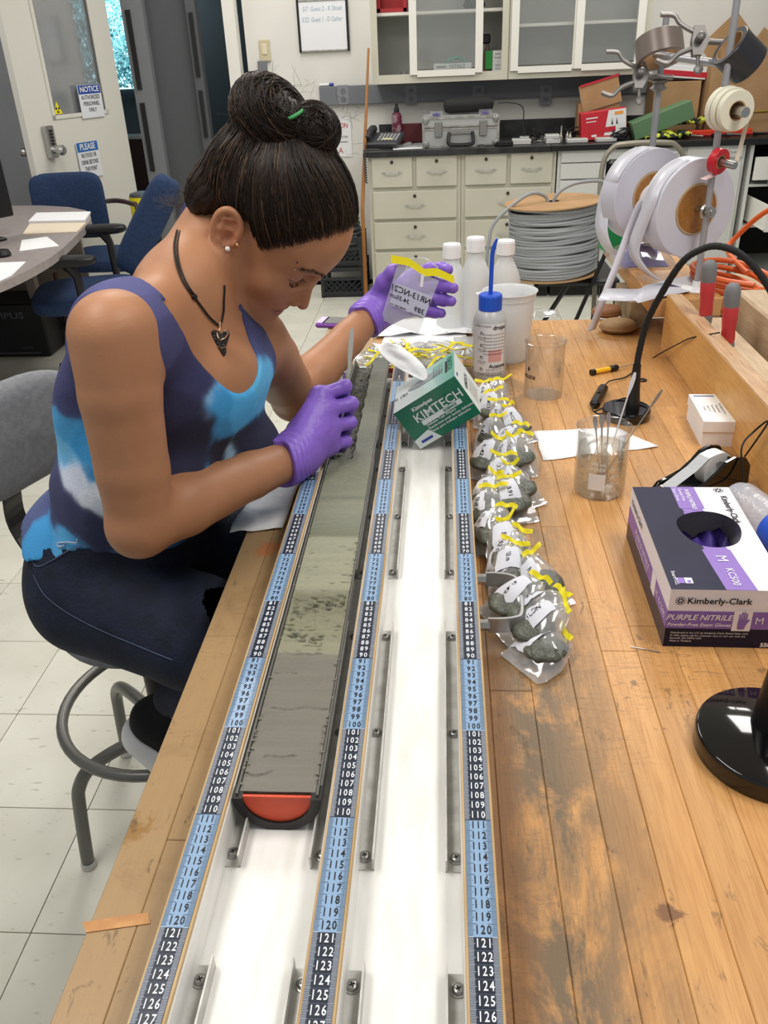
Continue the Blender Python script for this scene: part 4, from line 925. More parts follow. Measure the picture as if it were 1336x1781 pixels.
# wall cabinets
def upper(label, px0, px1, shelf_py, stiles, door_spans):
    x0, x1 = Py(px0, 137, YU).x, Py(px1, 137, YU).x; z0 = Py(760, 143, YU).z; z1 = 2.12; t = thing('wall_cabinet', label, 'wall cabinet', ((x0+x1)/2, YU+.17, z0))
    w = x1-x0; D = YW-YU-.004
    for xx in (x0+.010, x1-.010): B().box((xx, YU+D/2+.012, (z0+z1)/2), (.018, D-.024, z1-z0-.002)).out('side_panel', M_white, t)
    for zz in (z0+.012, z1-.012): B().box(((x0+x1)/2, YU+D/2+.012, zz), (w-.04, D-.024, .020)).out('panel', M_white, t)
    B().box(((x0+x1)/2, YW-.012, (z0+z1)/2), (w-.04, .012, z1-z0-.046)).out('back_panel', mat('cabinet_inside', '9a9b96', .7), t)
    for s in shelf_py:
        zz = Py((px0+px1)/2, s, YU+.1).z; B().box(((x0+x1)/2, YU+D/2+.02, zz), (w-.042, D-.07, .016)).out('shelf', M_white, t)
    fr = B(); fw = .040
    fr.box((x0+fw/2, YU+.006, (z0+z1)/2), (fw, .012, z1-z0)); fr.box((x1-fw/2, YU+.006, (z0+z1)/2), (fw, .012, z1-z0)); fr.box(((x0+x1)/2, YU+.006, z0+.025), (w-2*fw, .012, .05)); fr.box(((x0+x1)/2, YU+.006, z1-.02), (w-2*fw, .012, .04)); fr.out('face_frame', M_cab, t)
    for k, (a, b_) in enumerate(door_spans):
        xa_, xb_ = Py(a, 70, YU).x, Py(b_, 70, YU).x; yy = YU-.010-.014*(k % 2)
        d = B(); s = .045
        d.box((xa_+s/2, yy, (z0+z1)/2+.02), (s, .013, z1-z0-.05)); d.box((xb_-s/2, yy, (z0+z1)/2+.02), (s, .013, z1-z0-.05)); d.box(((xa_+xb_)/2, yy, z0+.05), (xb_-xa_-2*s, .013, .035)); d.box(((xa_+xb_)/2, yy, z1-.04), (xb_-xa_-2*s, .013, .035))
        do = d.out('sliding_door', M_white, t)
        B().box(((xa_+xb_)/2, yy, (z0+z1)/2+.02), (xb_-xa_-2*s, .003, z1-z0-.11)).out('pane', clearmat('cabinet_pane', 'dfe6e4', .05, .5, .10, .04), do)
    return t, z0, x0, x1
_, UZ, _, _ = upper('white wall cabinet with one sliding glass door over the metal case', 648, 883, [21], [], [(712, 840)])
upper('white wall cabinet with two sliding glass doors left of the tape stand', 884, 1122, [40], [], [(889, 1010), (1000, 1118)])
ZS = UZ+.0222   # inside bottom of the cabinets
yS = YU+.17
bx = Py(787, 110, yS).x
tg = thing('nitrile_box', 'pale glove carton with a teal glove on top behind the cabinet glass', 'box', (bx, yS, ZS))
B().box((bx, yS, ZS+.038), (.235, .12, .075), ch=.001).out('carton', mat('pale_carton', 'c9cbc9', .6), tg)
tx = B(); ctext(tx, 'NITRILE', .028, (bx+.03, yS-.0604, ZS+.058), (1, 0, 0), (0, 0, 1), bold=.0004); rect(tx, (bx-.07, yS-.0604, ZS+.058), V((1, 0, 0)), V((0, 0, 1)), .06, .010); tx.out('print', mat('grey_print', '6f7272', .7), tg)
tag(B().grid(lambda u, v: V((bx-.05+.14*u, yS-.03+.06*v, ZS+.077+.045*max(0, math.sin(u*PI))*(.4+.6*abs(mnoise.noise(V((u*7, v*5, 1)))+.3)))), 18, 10).out('glove', mat('teal_glove', '3f9d8a', .5), None, smooth='all', solid=.004), 'crumpled teal glove lying on the pale carton in the cabinet', 'glove')
x_ = Py(848, 90, yS).x; t = thing('spray_gun', 'black handled green tagged bottle standing in the wall cabinet', 'bottle', (x_, yS, ZS))
B().lathe([(.022, 0), (.026, .01), (.026, .12), (.012, .15), (.012, .17)], (x_, yS, ZS), n=18).out('body', mat('brown_glass', '5a4a3e', .3), t, smooth=True)
B().box((x_-.01, yS, ZS+.20), (.055, .03, .055), ch=.01).out('trigger_head', M_black, t); B().box((x_+.008, yS-.028, ZS+.085), (.042, .004, .10)).out('tag', mat('green_tag', '2f9b49', .5), t)
x_ = Py(866, 105, yS-.04).x; t = thing('small_white_box', 'narrow white printed box at the right end of the cabinet', 'box', (x_, yS, ZS)); B().box((x_, yS, ZS+.068), (.065, .05, .135), ch=.001).out('carton', M_paper, t)
tx = B(); [ctext(tx, s, .012, (x_, yS-.0254, ZS+.115-.02*i), (1, 0, 0), (0, 0, 1)) for i, s in enumerate(('PAPER', 'FILTERS', '1', 'QUAL', 'DISC'))]; tx.out('print', M_ink, t)
x_ = Py(703, 115, yS-.05).x; tag(B().lathe([(.020, 0), (.022, .002), (.022, .04), (.020, .04), (.019, .004), (.001, .004)], (x_, yS-.05, ZS), n=18).out('metal_cup', M_steel), 'small shiny metal cup in the wall cabinet', 'cup')
zsh = Py(765, 21, YU+.1).z+.008
rbk = B(); xx0, xx1 = Py(655, 10, YU+.09).x, Py(708, 5, YU+.09).x; rbk.box(((xx0+xx1)/2, YU+.12, zsh+.012), (xx1-xx0, .10, .02), Matrix.Rotation(.0, 3, 'Y')); rbk.box((xx0+.012, YU+.12, zsh+.06), (.02, .10, .12)); rbk.box((xx1-.012, YU+.12, zsh+.06), (.02, .10, .12)); rbk.box(((xx0+xx1)/2, YU+.165, zsh+.06), (xx1-xx0, .01, .12))
tag(rbk.out('red_tray', mat('red_basket', 'b02f34', .5)), 'red plastic basket on the upper shelf of the cabinet', 'basket')
ys2 = YU+.2; tag(B().lathe([(.05, 0), (.07, .02), (.06, .05), (.02, .07)], (Py(825, 5, ys2).x, ys2, zsh), n=14).out('dark_bowl', M_rub), 'dark rounded object on the upper shelf behind glass', 'bowl')
dbr = B(); random.seed(12)
for i in range(26): dbr.box((Py(random.uniform(662, 706), 120, yS).x, yS+random.uniform(-.06, .06), ZS+.006+random.random()*.012), (.02, .016, .012), random.random()*3)
stuff(tag(dbr.out('small_clutter', mat('clutter', '6d6a50', .7)), 'heap of tiny odds and ends on the cabinet floor', 'clutter'))

# ---------------------------------------------------------------- left part of the back wall
yw = YW-.004
wbt, wbb = Py(517, 2, yw), Py(607, 86, yw); t = thing('whiteboard', 'small whiteboard with faint blue handwriting on the back wall', 'whiteboard', ((wbt.x+wbb.x)/2, yw, (wbt.z+wbb.z)/2))
cx_, cz_ = (wbt.x+wbb.x)/2, (wbt.z+wbb.z)/2; ww, wh_ = wbb.x-wbt.x, wbt.z-wbb.z
B().box((cx_, yw-.008, cz_), (ww-.01, .008, wh_-.01)).out('panel', mat('board_white', 'ecedf0', .2), t)
f_ = B(); [f_.box((cx_+s*ww/2, yw-.009, cz_), (.014, .018, wh_+.014), ch=.002) for s in (-1, 1)]; f_.out('side_frame', M_black, t)
f_ = B(); [f_.box((cx_, yw-.009, cz_+s*wh_/2), (ww-.014, .018, .010), ch=.002) for s in (-1, 1)]; f_.out('frame', M_alu, t)
tx = B(); ctext(tx, '5/7  Guest 2 - K Shoab', .038, (cx_, yw-.0122, cz_+wh_*.33), (1, 0, 0), (0, 0, 1), shear=.2, sx=.72); ctext(tx, '5/22  Guest 1 - D Cather', .038, (cx_-.005, yw-.0122, cz_+wh_*.12), (1, 0, 0), (0, 0, 1), shear=.2, sx=.66); stuff(tx.out('handwriting', mat('faint_blue', '86a7bd', .6), t))
c = Py(461, 88, yw); t = thing('light_switch', 'cream light switch on the back wall beside the doorway', 'switch', c)
B().box((c.x, yw-.006, c.z), (.070, .012, .125), ch=.004).out('plate', mat('switch_cream', 'cbbf9f', .5), t); B().box((c.x, yw-.015, c.z+.008), (.035, .006, .06), ch=.002).out('rocker', mat('rocker_cream', 'ded5b8', .4), t)
c = Py(458, 122, yw); tag(B().box((c.x, yw-.012, c.z), (.060, .024, .11), ch=.004).out('junction_box', M_race), 'grey junction box below the cream light switch', 'junction box')
c = Py(567, 147, yw-.03); t = thing('board_marker', 'white marker pen with blue cap on the grey raceway', 'marker', (c.x, yw-.03, zt_)); mz = zt_+.010
B().cyl((c.x-.045, yw-.022, mz), (c.x+.02, yw-.022, mz), .009, n=12).out('barrel', M_plasw, t, smooth=True); B().cyl((c.x+.0205, yw-.022, mz), (c.x+.05, yw-.022, mz), .0095, n=12).out('cap', mat('marker_blue', '283a9a', .4), t, smooth=True)
a, b_ = Py(560, 205, yw), Py(613, 272, yw); t = thing('caution_sign', 'white paper caution notice taped low on the wall behind her hair', 'sign', ((a.x+b_.x)/2, yw, (a.z+b_.z)/2))
B().box(((a.x+b_.x)/2, yw-.001, (a.z+b_.z)/2), (b_.x-a.x, .002, a.z-b_.z)).out('sheet', M_paper, t)
tx = B(); cc = ((a.x+b_.x)/2, yw-.0026, (a.z+b_.z)/2)
tx.mt(mat('red_print', 'b23a3f', .6)); ctext(tx, 'CAUTION', .042, (cc[0], cc[1], cc[2]+.07), (1, 0, 0), (0, 0, 1), bold=.0006, sx=.8); tx.mt(M_ink); ctext(tx, 'DO NOT ENTER', .020, (cc[0], cc[1], cc[2]), (1, 0, 0), (0, 0, 1)); rect(tx, V((cc[0], cc[1], cc[2]-.03)), V((1, 0, 0)), V((0, 0, 1)), .14, .004, .0005); tx.mt(MATS['red_print']); ctext(tx, 'A', .05, (cc[0]+.02, cc[1], cc[2]-.085), (1, 0, 0), (0, 0, 1)); tx.out('print', None, t)
p0, p1 = Py(640, 84, YF-.03), Py(637, 500, YF-.08); p0 = V((p0.x, YF-.02+.0, p0.z)); 
tag(B().tube([V((xa-.022, 3.94, .0)), V((xa-.020, 3.96, .6)), V((Py(641, 84, 4.24).x, 4.24, Py(641, 84, 4.24).z))], [.013, .012, .007], 8).out('wooden_pole', mat('varnished_pole', 'a8713a', .4, c2='8f5c2b', scale=8, stretch=(1, 1, .2))), 'slim varnished wooden pole leaning at the left end of the cabinets', 'pole')

# ---------------------------------------------------------------- counter contents
ZC = CT+.0006
def on(px, py, z=None): return Pz(px, py, ZC if z is None else z)
def at_y(px, py, y): return Py(px, py, y)
c = V((at_y(668, 245, YF+.16).x, YF+.16, ZC)); t = thing('desk_phone', 'dark grey corded desk phone at the left end of the worktop', 'telephone', c)
Rp = Matrix.Rotation(math.radians(-12), 3, 'Z') @ Matrix.Rotation(math.radians(14), 3, 'X')
M_ph = mat('phone_grey', '3a3b3e', .5)
B().box(c+V((.0, 0, .043)), (.22, .20, .035), Rp, ch=.008).out('base', M_ph, t)
kp = B(); 
for i in range(6):
    for j in range(5): kp.box(c+Rp@V((-.02+i*.022, -.06+j*.024, .0)) + V((0, 0, .065)), (.014, .012, .006), Rp, ch=.001)
stuff(kp.out('keys', mat('phone_keys', 'a9aaac', .5), t)); B().box(c+Rp@V((.035, -.05, 0))+V((0, 0, .0662)), (.06, .02, .004), Rp).out('yellow_note', mat('note', 'c9c48b', .6), t)
hs = B(); hs.tube([c+Rp@V((-.085, -.085, .03))+V((0, 0, .052)), c+Rp@V((-.085, -.06, .045))+V((0, 0, .052)), c+Rp@V((-.085, .05, .045))+V((0, 0, .052)), c+Rp@V((-.085, .085, .03))+V((0, 0, .052))], [.022, .02, .02, .024], 10); hs.out('handset', M_ph, t, smooth=True)
co_ = [c+V((-.105-.004*k*.0+.010*math.cos(k*1.3), -.10-.002*k*.2-.012+.010*math.sin(k*1.3), .03-.0030*k)) for k in range(70)]
co_ = [V((p.x, min(p.y, YF-.066), p.z)) if p.z < CT+.02 else p for p in co_]
B().tube(co_, .0032, 5).out('coiled_cord', M_ph, t, smooth=True)
c = V((at_y(691, 235, YF+.38).x, YF+.38, ZC)); t = thing('spray_can', 'burgundy aerosol can with black nozzle behind the desk phone', 'can', c)
B().lathe([(.030, 0), (.033, .004), (.033, .16), (.026, .178), (.018, .185)], c, n=20).out('can', mat('burgundy_can', '6b2c40', .35, c2='9b7f88', scale=30, lo=.45, hi=.5), t, smooth=True); B().lathe([(.017, .185), (.017, .20), (.010, .215), (.008, .235), (.001, .236)], c, n=14).out('nozzle', M_black, t, smooth=True)
c = V((at_y(720, 225, YF+.45).x, YF+.44, ZC)); tag(B().box(c+V((0, 0, .055)), (.24, .05, .11), ch=.003).out('red_binder', mat('dark_red', '5f2428', .6)), 'dark red binder lying behind the clear bags on the worktop', 'binder')
c = on(718, 250); tag(B().grid(lambda u, v: V((c.x-.10+.22*u, YF+.06+.18*v, ZC+.003+.03*max(0, mnoise.noise(V((u*4, v*4, 3)))+.4)*math.sin(u*PI)*math.sin(v*PI))), 16, 14).out('clear_bag', M_film, None, smooth='all', solid=.003), 'crumpled clear plastic bag between phone and metal case', 'bag')
tag(B().box((c.x+.0, YF+.12, ZC+.0015), (.24, .2, .003), .1).out('paper_sheet', M_paper), 'white paper sheet under the crumpled clear bag', 'paper')
# aluminium case
xl, xr = at_y(735, 245, YF+.03).x, at_y(868, 245, YF+.03).x; zt2 = at_y(800, 202, YF+.03).z
cw_ = xr-xl; cc = V(((xl+xr)/2, YF+.20, ZC)); ch_ = zt2-ZC
t = thing('metal_case', 'silver aluminium flight case with black handle on the worktop', 'case', cc)
B().box(cc+V((0, 0, ch_*.32)), (cw_, .34, ch_*.62), ch=.004).out('body', mat('case_alu', 'b5b7b6', .4, .3), t); B().box(cc+V((0, 0, ch_*.82)), (cw_, .34, ch_*.34), ch=.004).out('lid', mat('case_alu', 'b5b7b6', .4, .3), t)
e_ = B(); yfc = cc.y-.172
for zz in (.008, ch_*.62, ch_*.68, ch_-.006): e_.box((cc.x, yfc, zz+ZC), (cw_, .006, .014))
for s in (-1, 1): e_.box((cc.x+s*(cw_/2-.006), yfc, ZC+ch_/2), (.014, .0062, ch_))
e_.out('edge_trim', M_alu, t)
for s in (-1, 1):
    B().box((cc.x+s*cw_*.29, yfc-.008, ZC+ch_*.60), (.045, .012, .085), ch=.003).out('latch', M_steel, t)
    for zz in (.02, ch_-.02): B().lathe([(.020, 0), (.016, .006), (.001, .008)], (cc.x+s*(cw_/2-.022), yfc-.003, ZC+zz), (0, -1, 0), 12).out('corner_cap', M_steel, t, smooth=True)
hb = B().tube(catmull([(cc.x-.07, yfc-.01, ZC+ch_*.48), (cc.x-.075, yfc-.04, ZC+ch_*.25), (cc.x-.06, yfc-.045, ZC+.02), (cc.x+.06, yfc-.045, ZC+.02), (cc.x+.075, yfc-.04, ZC+ch_*.25), (cc.x+.07, yfc-.01, ZC+ch_*.48)], 4), .011, 8).out('handle', M_black, t, smooth=True)
B().box((cc.x, yfc-.008, ZC+ch_*.49), (.15, .012, .02), ch=.002).out('handle_plate', M_steel, t)
zc2 = ZC+ch_+.002
ca, cb2 = V((at_y(780, 190, YF+.22).x, YF+.22, zc2+.045)), V((at_y(850, 183, YF+.22).x, YF+.22, zc2+.050)); dd = (cb2-ca).normalized()
t = tag(B().lathe([(.01, -.03), (.035, -.022), (.043, .0), (.045, (cb2-ca).length*.5), (.043, (cb2-ca).length), (.03, (cb2-ca).length+.025), (.01, (cb2-ca).length+.03)], ca, dd, 20).out('black_pouch', M_rub, None, smooth=True), 'black zipped pouch lying on top of the metal case', 'pouch')
for px, l in ((759, 'left'), (844, 'right')):
    c = V((at_y(px, 198, YF+.07).x, YF+.07, zc2)); t = thing('goggle_box', 'small clear box with purple insert on the %s end of the metal case' % l, 'box', c)
    B().box(c+V((0, 0, .014)), (.075, .05, .027), ch=.002).out('clear_box', M_film, t); B().lathe([(.022, .002), (.028, .012), (.002, .018)], c, n=16).out('insert', mat('purple_insert', '4a3aa0', .4), t, smooth=True)
# white gadgets
gd = [(908, 240, .115, .030), (920, 232, .10, .03), (962, 243, .085, .026), (962, 233, .085, .022), (1005, 243, .125, .022), (1055, 243, .12, .022), (940, 236, .09, .025)]
glab = ['white flat gadget box nearest the metal case', 'white gadget box behind the one by the metal case', 'lower of two stacked white gadget boxes on the worktop', 'upper of two stacked white gadget boxes on the worktop', 'wide white gadget box in front of the small bottles', 'wide white gadget box nearest the folding chair', 'white gadget box half hidden by the cable tangle']
ypos = [.06, .17, .06, .06, .05, .05, .19]
for k, ((px, py, w, h), l) in enumerate(zip(gd, glab)):
    y = YF+ypos[k]; z = ZC+(.0265 if k == 3 else 0); c = V((at_y(px, py, y).x, y+.04, z)); t = thing('gadget_box', l, 'box', c)
    B().box(c+V((0, 0, h/2)), (w, .09, h), .05*(k % 3-1), ch=.003).out('case', mat('gadget_white', 'c9c9c5', .4), t); B().box(c+V((0, 0, h+.0004)), (w*.8, .07, .001), .05*(k % 3-1)).out('lid_label', mat('gadget_grey', 'a3a4a2', .5), t)
for px, y, l in ((976, .12, 'tallest small dropper bottle among the white gadgets'), (987, .16, 'left one of two small dropper bottles'), (992, .10, 'right one of two small dropper bottles')):
    c = V((at_y(px, 235, YF+y).x, YF+y, ZC)); tag(B().lathe([(.010, 0), (.011, .03), (.008, .04), (.005, .045), (.005, .09 if px == 976 else .055), (.0005, .092 if px == 976 else .057)], c, n=12).out('dropper_bottle', mat('pale_metal', 'a9a99f', .3, .5), None, smooth=True), l, 'bottle')
random.seed(21)
def tangle(label, px, y, r, n, h=.07):
    c = V((at_y(px, 235, YF+y).x, YF+y, ZC+.004)); pts = []
    for i in range(n): 
        a = i*1.9+random.random(); k = r*random.uniform(.4, 1); pts.append(c+V((k*math.cos(a), k*.8*math.sin(a), random.uniform(.002, h)*(1-k/r*.4))))
    return tag(B().tube(catmull(pts, 6), .0035, 5).out('cable_tangle', M_rub, None, smooth=True), label, 'cable')
tangle('black cable tangle in the middle of the white gadgets', 932, .10, .055, 26, .10)
tangle('black cable tangle in front of the red tool carton', 1080, .08, .07, 26, .09); tangle('black cable tangle behind the white gadgets', 1000, .26, .09, 22, .09)
c = V((at_y(878, 250, YF-.01).x, YF+.0, ZC)); t = thing('power_brick', 'black power brick on the worktop edge below the metal case', 'power adapter', c); B().box(c+V((.0, 0, .014)), (.10, .045, .027), ch=.004).out('brick', M_black, t)
B().tube(catmull([c+V((-.05, 0, .012)), c+V((-.10, -.01, .006)), c+V((-.14, .0, .01)), c+V((-.16, .02, .006)), c+V((-.13, -.01, .012))], 5), .003, 6).out('cord', M_rub, t, smooth=True)
tag(B().tube(catmull([(cb2.x+.06, YF+.22, zc2+.05), (cb2.x+.12, YF+.24, zc2+.05), (cb2.x+.19, YF+.26, zc2+.035), (cb2.x+.22, YF+.27, zc2+.0), (cb2.x+.22, YF+.26, zc2-.09), (cb2.x+.24, YF+.2, ZC+.004)], 6), .003, 6).out('pouch_cable', M_rub, None, smooth=True), 'thin black cable running from the black pouch down to the gadgets', 'cable')
# boxes on the right
def carton(name, label, px, py, y, w, d, h, m, rot=0, tilt=0, z=None, prints=()):
    c = V((at_y(px, py, y).x, y, ZC if z is None else z)); R = Matrix.Rotation(rot, 3, 'Z') @ Matrix.Rotation(tilt, 3, 'Y'); t = thing(name, label, 'box', c)
    lift = abs(math.sin(tilt))*w/2; o = c+V((0, 0, h/2*abs(math.cos(tilt))+lift)); B().box(o, (w, d, h), R, ch=.002).out('carton', m, t)
    return t, o, R
M_redc = mat('red_carton', 'c22a36', .45); 
t, o, R = carton('tool_carton', 'red and white printed tool carton tilted on the worktop', 1048, 215, YF+.16, .27, .10, .155, M_redc, .0, -.10)
pr = B(); fp = lambda x, z: o+R@V((x, -.0506, z)); X_, Z_ = R@V((1, 0, 0)), R@V((0, 0, 1))
pr.mt(M_plasw); pr.add([fp(.0, -.06), fp(.133, -.075), fp(.133, .075), fp(.03, .075)], [(0, 1, 2, 3)]); rect(pr, fp(-.07, .045), X_, Z_, .07, .007, .0004); rect(pr, fp(-.075, .025), X_, Z_, .06, .005, .0004); rect(pr, fp(-.06, -.055), X_, Z_, .03, .012, .0004)
pr.mt(M_redc); rect(pr, fp(.02, -.03), X_, Z_, .10, .03, .0008); pr.mt(M_ink); [pr.add([fp(.045+i*.028, -.005)-V((0, .001, 0)), fp(.055+i*.028, -.005)-V((0, .001, 0)), fp(.050+i*.028, .035)-V((0, .001, 0))], [(0, 1, 2)]) for i in range(2)]; pr.mt(mat('orange_print', 'e9a04a', .5)); rect(pr, fp(.09, .055), X_, Z_, .05, .018, .0009)
pr.out('print', None, t)
cx2 = at_y(1042, 170, YF+.30).x; t = thing('open_carton', 'open brown carton with red edges behind the red tool carton', 'box', (cx2, YF+.3, ZC))
B().box((cx2, YF+.33, ZC+.10), (.25, .12, .20), ch=.001).out('carton', M_card, t); B().box((cx2+.0, YF+.262, ZC+.25), (.24, .004, .15), Matrix.Rotation(-.25, 3, 'Y')).out('flap', M_card, t); B().box((cx2-.01, YF+.258, ZC+.325), (.24, .006, .012), Matrix.Rotation(-.25, 3, 'Y')).out('red_edge', M_redc, t)
t, o, R = carton('green_carton', 'green carton wrapped in clear film tilted beside the tool carton', 1150, 195, YF+.13, .36, .13, .10, mat('green_card', '5e7f5c', .5), .06, -.32)
def glovepile(label, px, py, y, s, z=0):
    c = V((at_y(px, py, y).x, y, ZC+z)); t = thing('work_glove', label, 'glove', c); m = mat('glove_pattern', 'c7cf3f', .7, c2='1d1d1f', scale=26, lo=.50, hi=.54)
    b = B().grid(lambda u, v: c+V((s*(u-.5)*1.9, s*(v-.5), .012+.05*math.sin(u*PI)*math.sin(v*PI)*(.7+.6*mnoise.noise(V((u*5, v*5, px)))))), 18, 12); b.out('palm', m, t, smooth='all', solid=.012)
    for k in range(4): a = c+V((s*.8, s*(-.4+.27*k), .02)); b = B().tube([a, a+V((.04, -.01, .018)), a+V((.075, -.015, .006))], [.013, .013, .010], 8); b.out('finger', m, t, smooth=True)
    return t
glovepile('black and yellow work glove lying at the worktop edge', 1150, 238, YF+.10, .11); glovepile('black and yellow work glove on the pile beside the green carton', 1190, 215, YF+.24, .10, .06)
c = V((at_y(1240, 232, YF+.20).x, YF+.2, ZC)); tag(B().box(c+V((0, 0, .02)), (.46, .05, .028), .04, ch=.004).out('orange_tool', mat('orange_red', 'e2452b', .4)), 'long orange red tool lying in front of the cardboard boxes', 'tool')
random.seed(31)
for k in range(7):
    px = 1180+k*24; c = V((at_y(px, 243, YF+.07+.02*(k % 3)).x, YF+.07+.02*(k % 3), ZC)); m = (M_black, M_steel, M_red)[k % 3]
    tag(B().tube([c+V((-.05, 0, .013)), c+V((-.01, .01, .013)), c+V((.06, -.005, .010))], [.012, .008, .005], 8).out('hand_tool', m, None, smooth=True), ('black', 'steel', 'red')[k % 3]+' hand tool at the counter edge, %s one right of the work gloves' % ('first second third fourth fifth sixth seventh'.split()[k]), 'tool')
# cardboard boxes
t, o, R = carton('cardboard_box', 'big brown cardboard box on the counter behind the black tape roll', 1283, 140, YF+.40, .42, .26, .40, M_card, .05)
fl_b = B().box(o+V((-.12, -.10, .30)), (.26, .006, .20), Matrix.Rotation(-.75, 3, 'Y')); fl_b.out('flap', M_card, t); B().box(o+V((.14, -.12, .24)), (.26, .006, .14), Matrix.Rotation(.6, 3, 'Y')).out('flap', M_card, t)
t, o, R = carton('cardboard_box', 'smaller open cardboard box behind the green carton', 1172, 150, YF+.44, .28, .22, .30, M_card, 0)
t, o, R = carton('white_red_box', 'white and red shallow box lying tilted on the smaller cardboard box', 1192, 40, YF+.44, .28, .2, .07, M_paper, .0, .10, z=ZC+.303)
B().box(o+R@V((.0, -.1005, -.01)), (.29, .002, .03), R).out('red_band', M_redc, t)
tag(B().tube([(at_y(1250, 200, YF+.2).x, YF+.16, ZC+.12), (at_y(1336, 192, YF+.2).x+.1, YF+.2, ZC+.13)], .010, 8).out('brass_rod', mat('brass', 'b99a55', .35, .6)), 'brass coloured rod across the tools at the right edge', 'rod')

# ---------------------------------------------------------------- crates and coil
M_cr = mat('crate_black', '2b2d30', .5)
def crate(label, x0, x1, y0, y1, z0, z1):
    t = thing('milk_crate', label, 'crate', ((x0+x1)/2, (y0+y1)/2, z0)); h = z1-z0
    B().box(((x0+x1)/2, (y0+y1)/2, z0+.008), (x1-x0, y1-y0, .014)).out('bottom', M_cr, t)
    rm = B()
    for zz, th in ((z1-.015, .028), (z0+.028, .025), (z0+h*.62, .02)):
        for yy in (y0, y1): rm.box(((x0+x1)/2, yy, zz), (x1-x0, .012, th))
        for xx in (x0, x1): rm.box((xx, (y0+y1)/2, zz), (.012, y1-y0, th))
    for xx in (x0, x1):
        for yy in (y0, y1): rm.box((xx, yy, (z0+z1)/2), (.024, .024, h))
    rm.out('rim', M_cr, t)
    la = B(); n = 7; zb, zt = z0+.04, z0+h*.61
    for i in range(-1, n+1):
        for s in (-1, 1):
            xa_ = x0+(x1-x0)*i/n; xb_ = xa_+s*(zt-zb); 
            a, b_ = V((xa_, y0, zb)), V((xb_, y0, zt))
            if b_.x < x0 or b_.x > x1:
                xc = min(max(b_.x, x0), x1); k = (xc-a.x)/(b_.x-a.x) if b_.x != a.x else 1; b_ = a+(b_-a)*k
            if x0 <= a.x <= x1: la.tube([a, b_], .006, 4)
    for i in range(1, 4): la.box((x0, y0+(y1-y0)*i/4, (zb+zt)/2), (.008, .012, zt-zb)); la.box((x1, y0+(y1-y0)*i/4, (zb+zt)/2), (.008, .012, zt-zb))
    stuff(la.out('lattice', M_cr, t))
    return t
cx0, cx1 = Py(562, 500, 4.14).x, Py(638, 500, 4.14).x
crate('black lattice milk crate on the floor, lower of the stack', cx0, cx1-.02, 4.14, 4.50, 0.0, Pz(600, 465, .2).z and .20); crate('black milk crate holding a grey cable coil, upper of the stack', cx0+.01, cx1-.03, 4.15, 4.49, .203, .385)
ci = B(); 
for k in range(9): ci.tube([V(((cx0+cx1)/2+.0+(.125-.004*k)*math.cos(a), 4.33+(.125-.004*k)*math.sin(a), .24+.030*k)) for a in [i*PI/12 for i in range(24)]], .012, 6, True)
tag(ci.out('cable_coil', mat('coil_grey', '55585a', .5), None, smooth=True), 'dark grey cable coil standing out of the upper milk crate', 'cable coil')

# ---------------------------------------------------------------- folding chair and cable spool
M_fr = mat('chair_beige', '8f8a7c', .4, .3); M_vin = mat('black_vinyl', '17171a', .35)
SX, SY = .50, 2.82
fc = thing('folding_chair', 'folding chair with beige frame and black vinyl pads carrying the cable spool', 'chair', (SX+.15, SY, 0))
B().box((SX+.13, SY+.02, .435), (.42, .40, .035), ch=.014).out('seat', M_vin, fc)
xs0, xs1 = Py(1045, 300, 3.12).x, Py(1190, 300, 3.12).x; zt3 = Py(1100, 250, 3.12).z
B().tube(catmull([(xs0, 2.98, .1), (xs0, 3.05, .55), (xs0+.005, 3.12, zt3-.12), (xs0+.05, 3.13, zt3-.02), (xs0+.12, 3.13, zt3), (xs1-.12, 3.13, zt3), (xs1-.05, 3.13, zt3-.02), (xs1, 3.12, zt3-.12), (xs1, 3.05, .55), (xs1, 2.98, .1)], 6), .013, 8).out('back_frame', M_fr, fc, smooth=True)
B().box(((xs0+xs1)/2, 3.125, zt3-.20), (xs1-xs0-.05, .04, .26), ch=.018).out('backrest', M_vin, fc)
for (a, b_) in (((SX-.06, SY-.17, .44), (SX-.20, SY-.32, 0.012)), ((SX+.32, SY-.17, .44), (SX+.32, SY-.34, 0.012)), ((SX+.10, SY-.16, .44), (SX-.12, SY-.05, .012)), ((SX+.32, SY+.16, .44), (SX+.33, SY+.3, .012))): B().tube([a, b_], .012, 8).out('leg', M_vin, fc, smooth=True)
for dx in (.02, .10): B().tube([(SX+.02+dx, SY-.24, .02), (SX+.24+dx, SY-.20, .60)], .010, 6).out('strut', M_vin, fc, smooth=True)
spx, spy = Py(965, 410, 2.74).x, 2.74; z0s, z1s = .4535, Py(965, 345, 2.74).z; rs_ = .205
tl = Matrix.Rotation(math.radians(-3), 3, 'Y')
ts = thing('cable_spool', 'cardboard spool wound with grey cable standing on the folding chair', 'cable spool', (spx, spy, z0s)); ax = tl@V((0, 0, 1)); bs_ = V((spx, spy, z0s+.012))
B().lathe([(.225, 0), (.225, .006), (.001, .006)], bs_, ax, 48).out('flange', M_card, ts)
hS = z1s-z0s-.03; B().lathe([(.030, hS+.006), (.232, hS+.006), (.232, hS), (.030, hS)], bs_, ax, 48, cap=False).out('flange', M_card, ts)
B().lathe([(.19, .008), (.19, hS-.002)], bs_, ax, 36).out('core', mat('spool_core', '4a4b4c', .8), ts)
M_cable = mat('grey_cable', '989b9e', .45); b = B(); random.seed(8); nT = 26
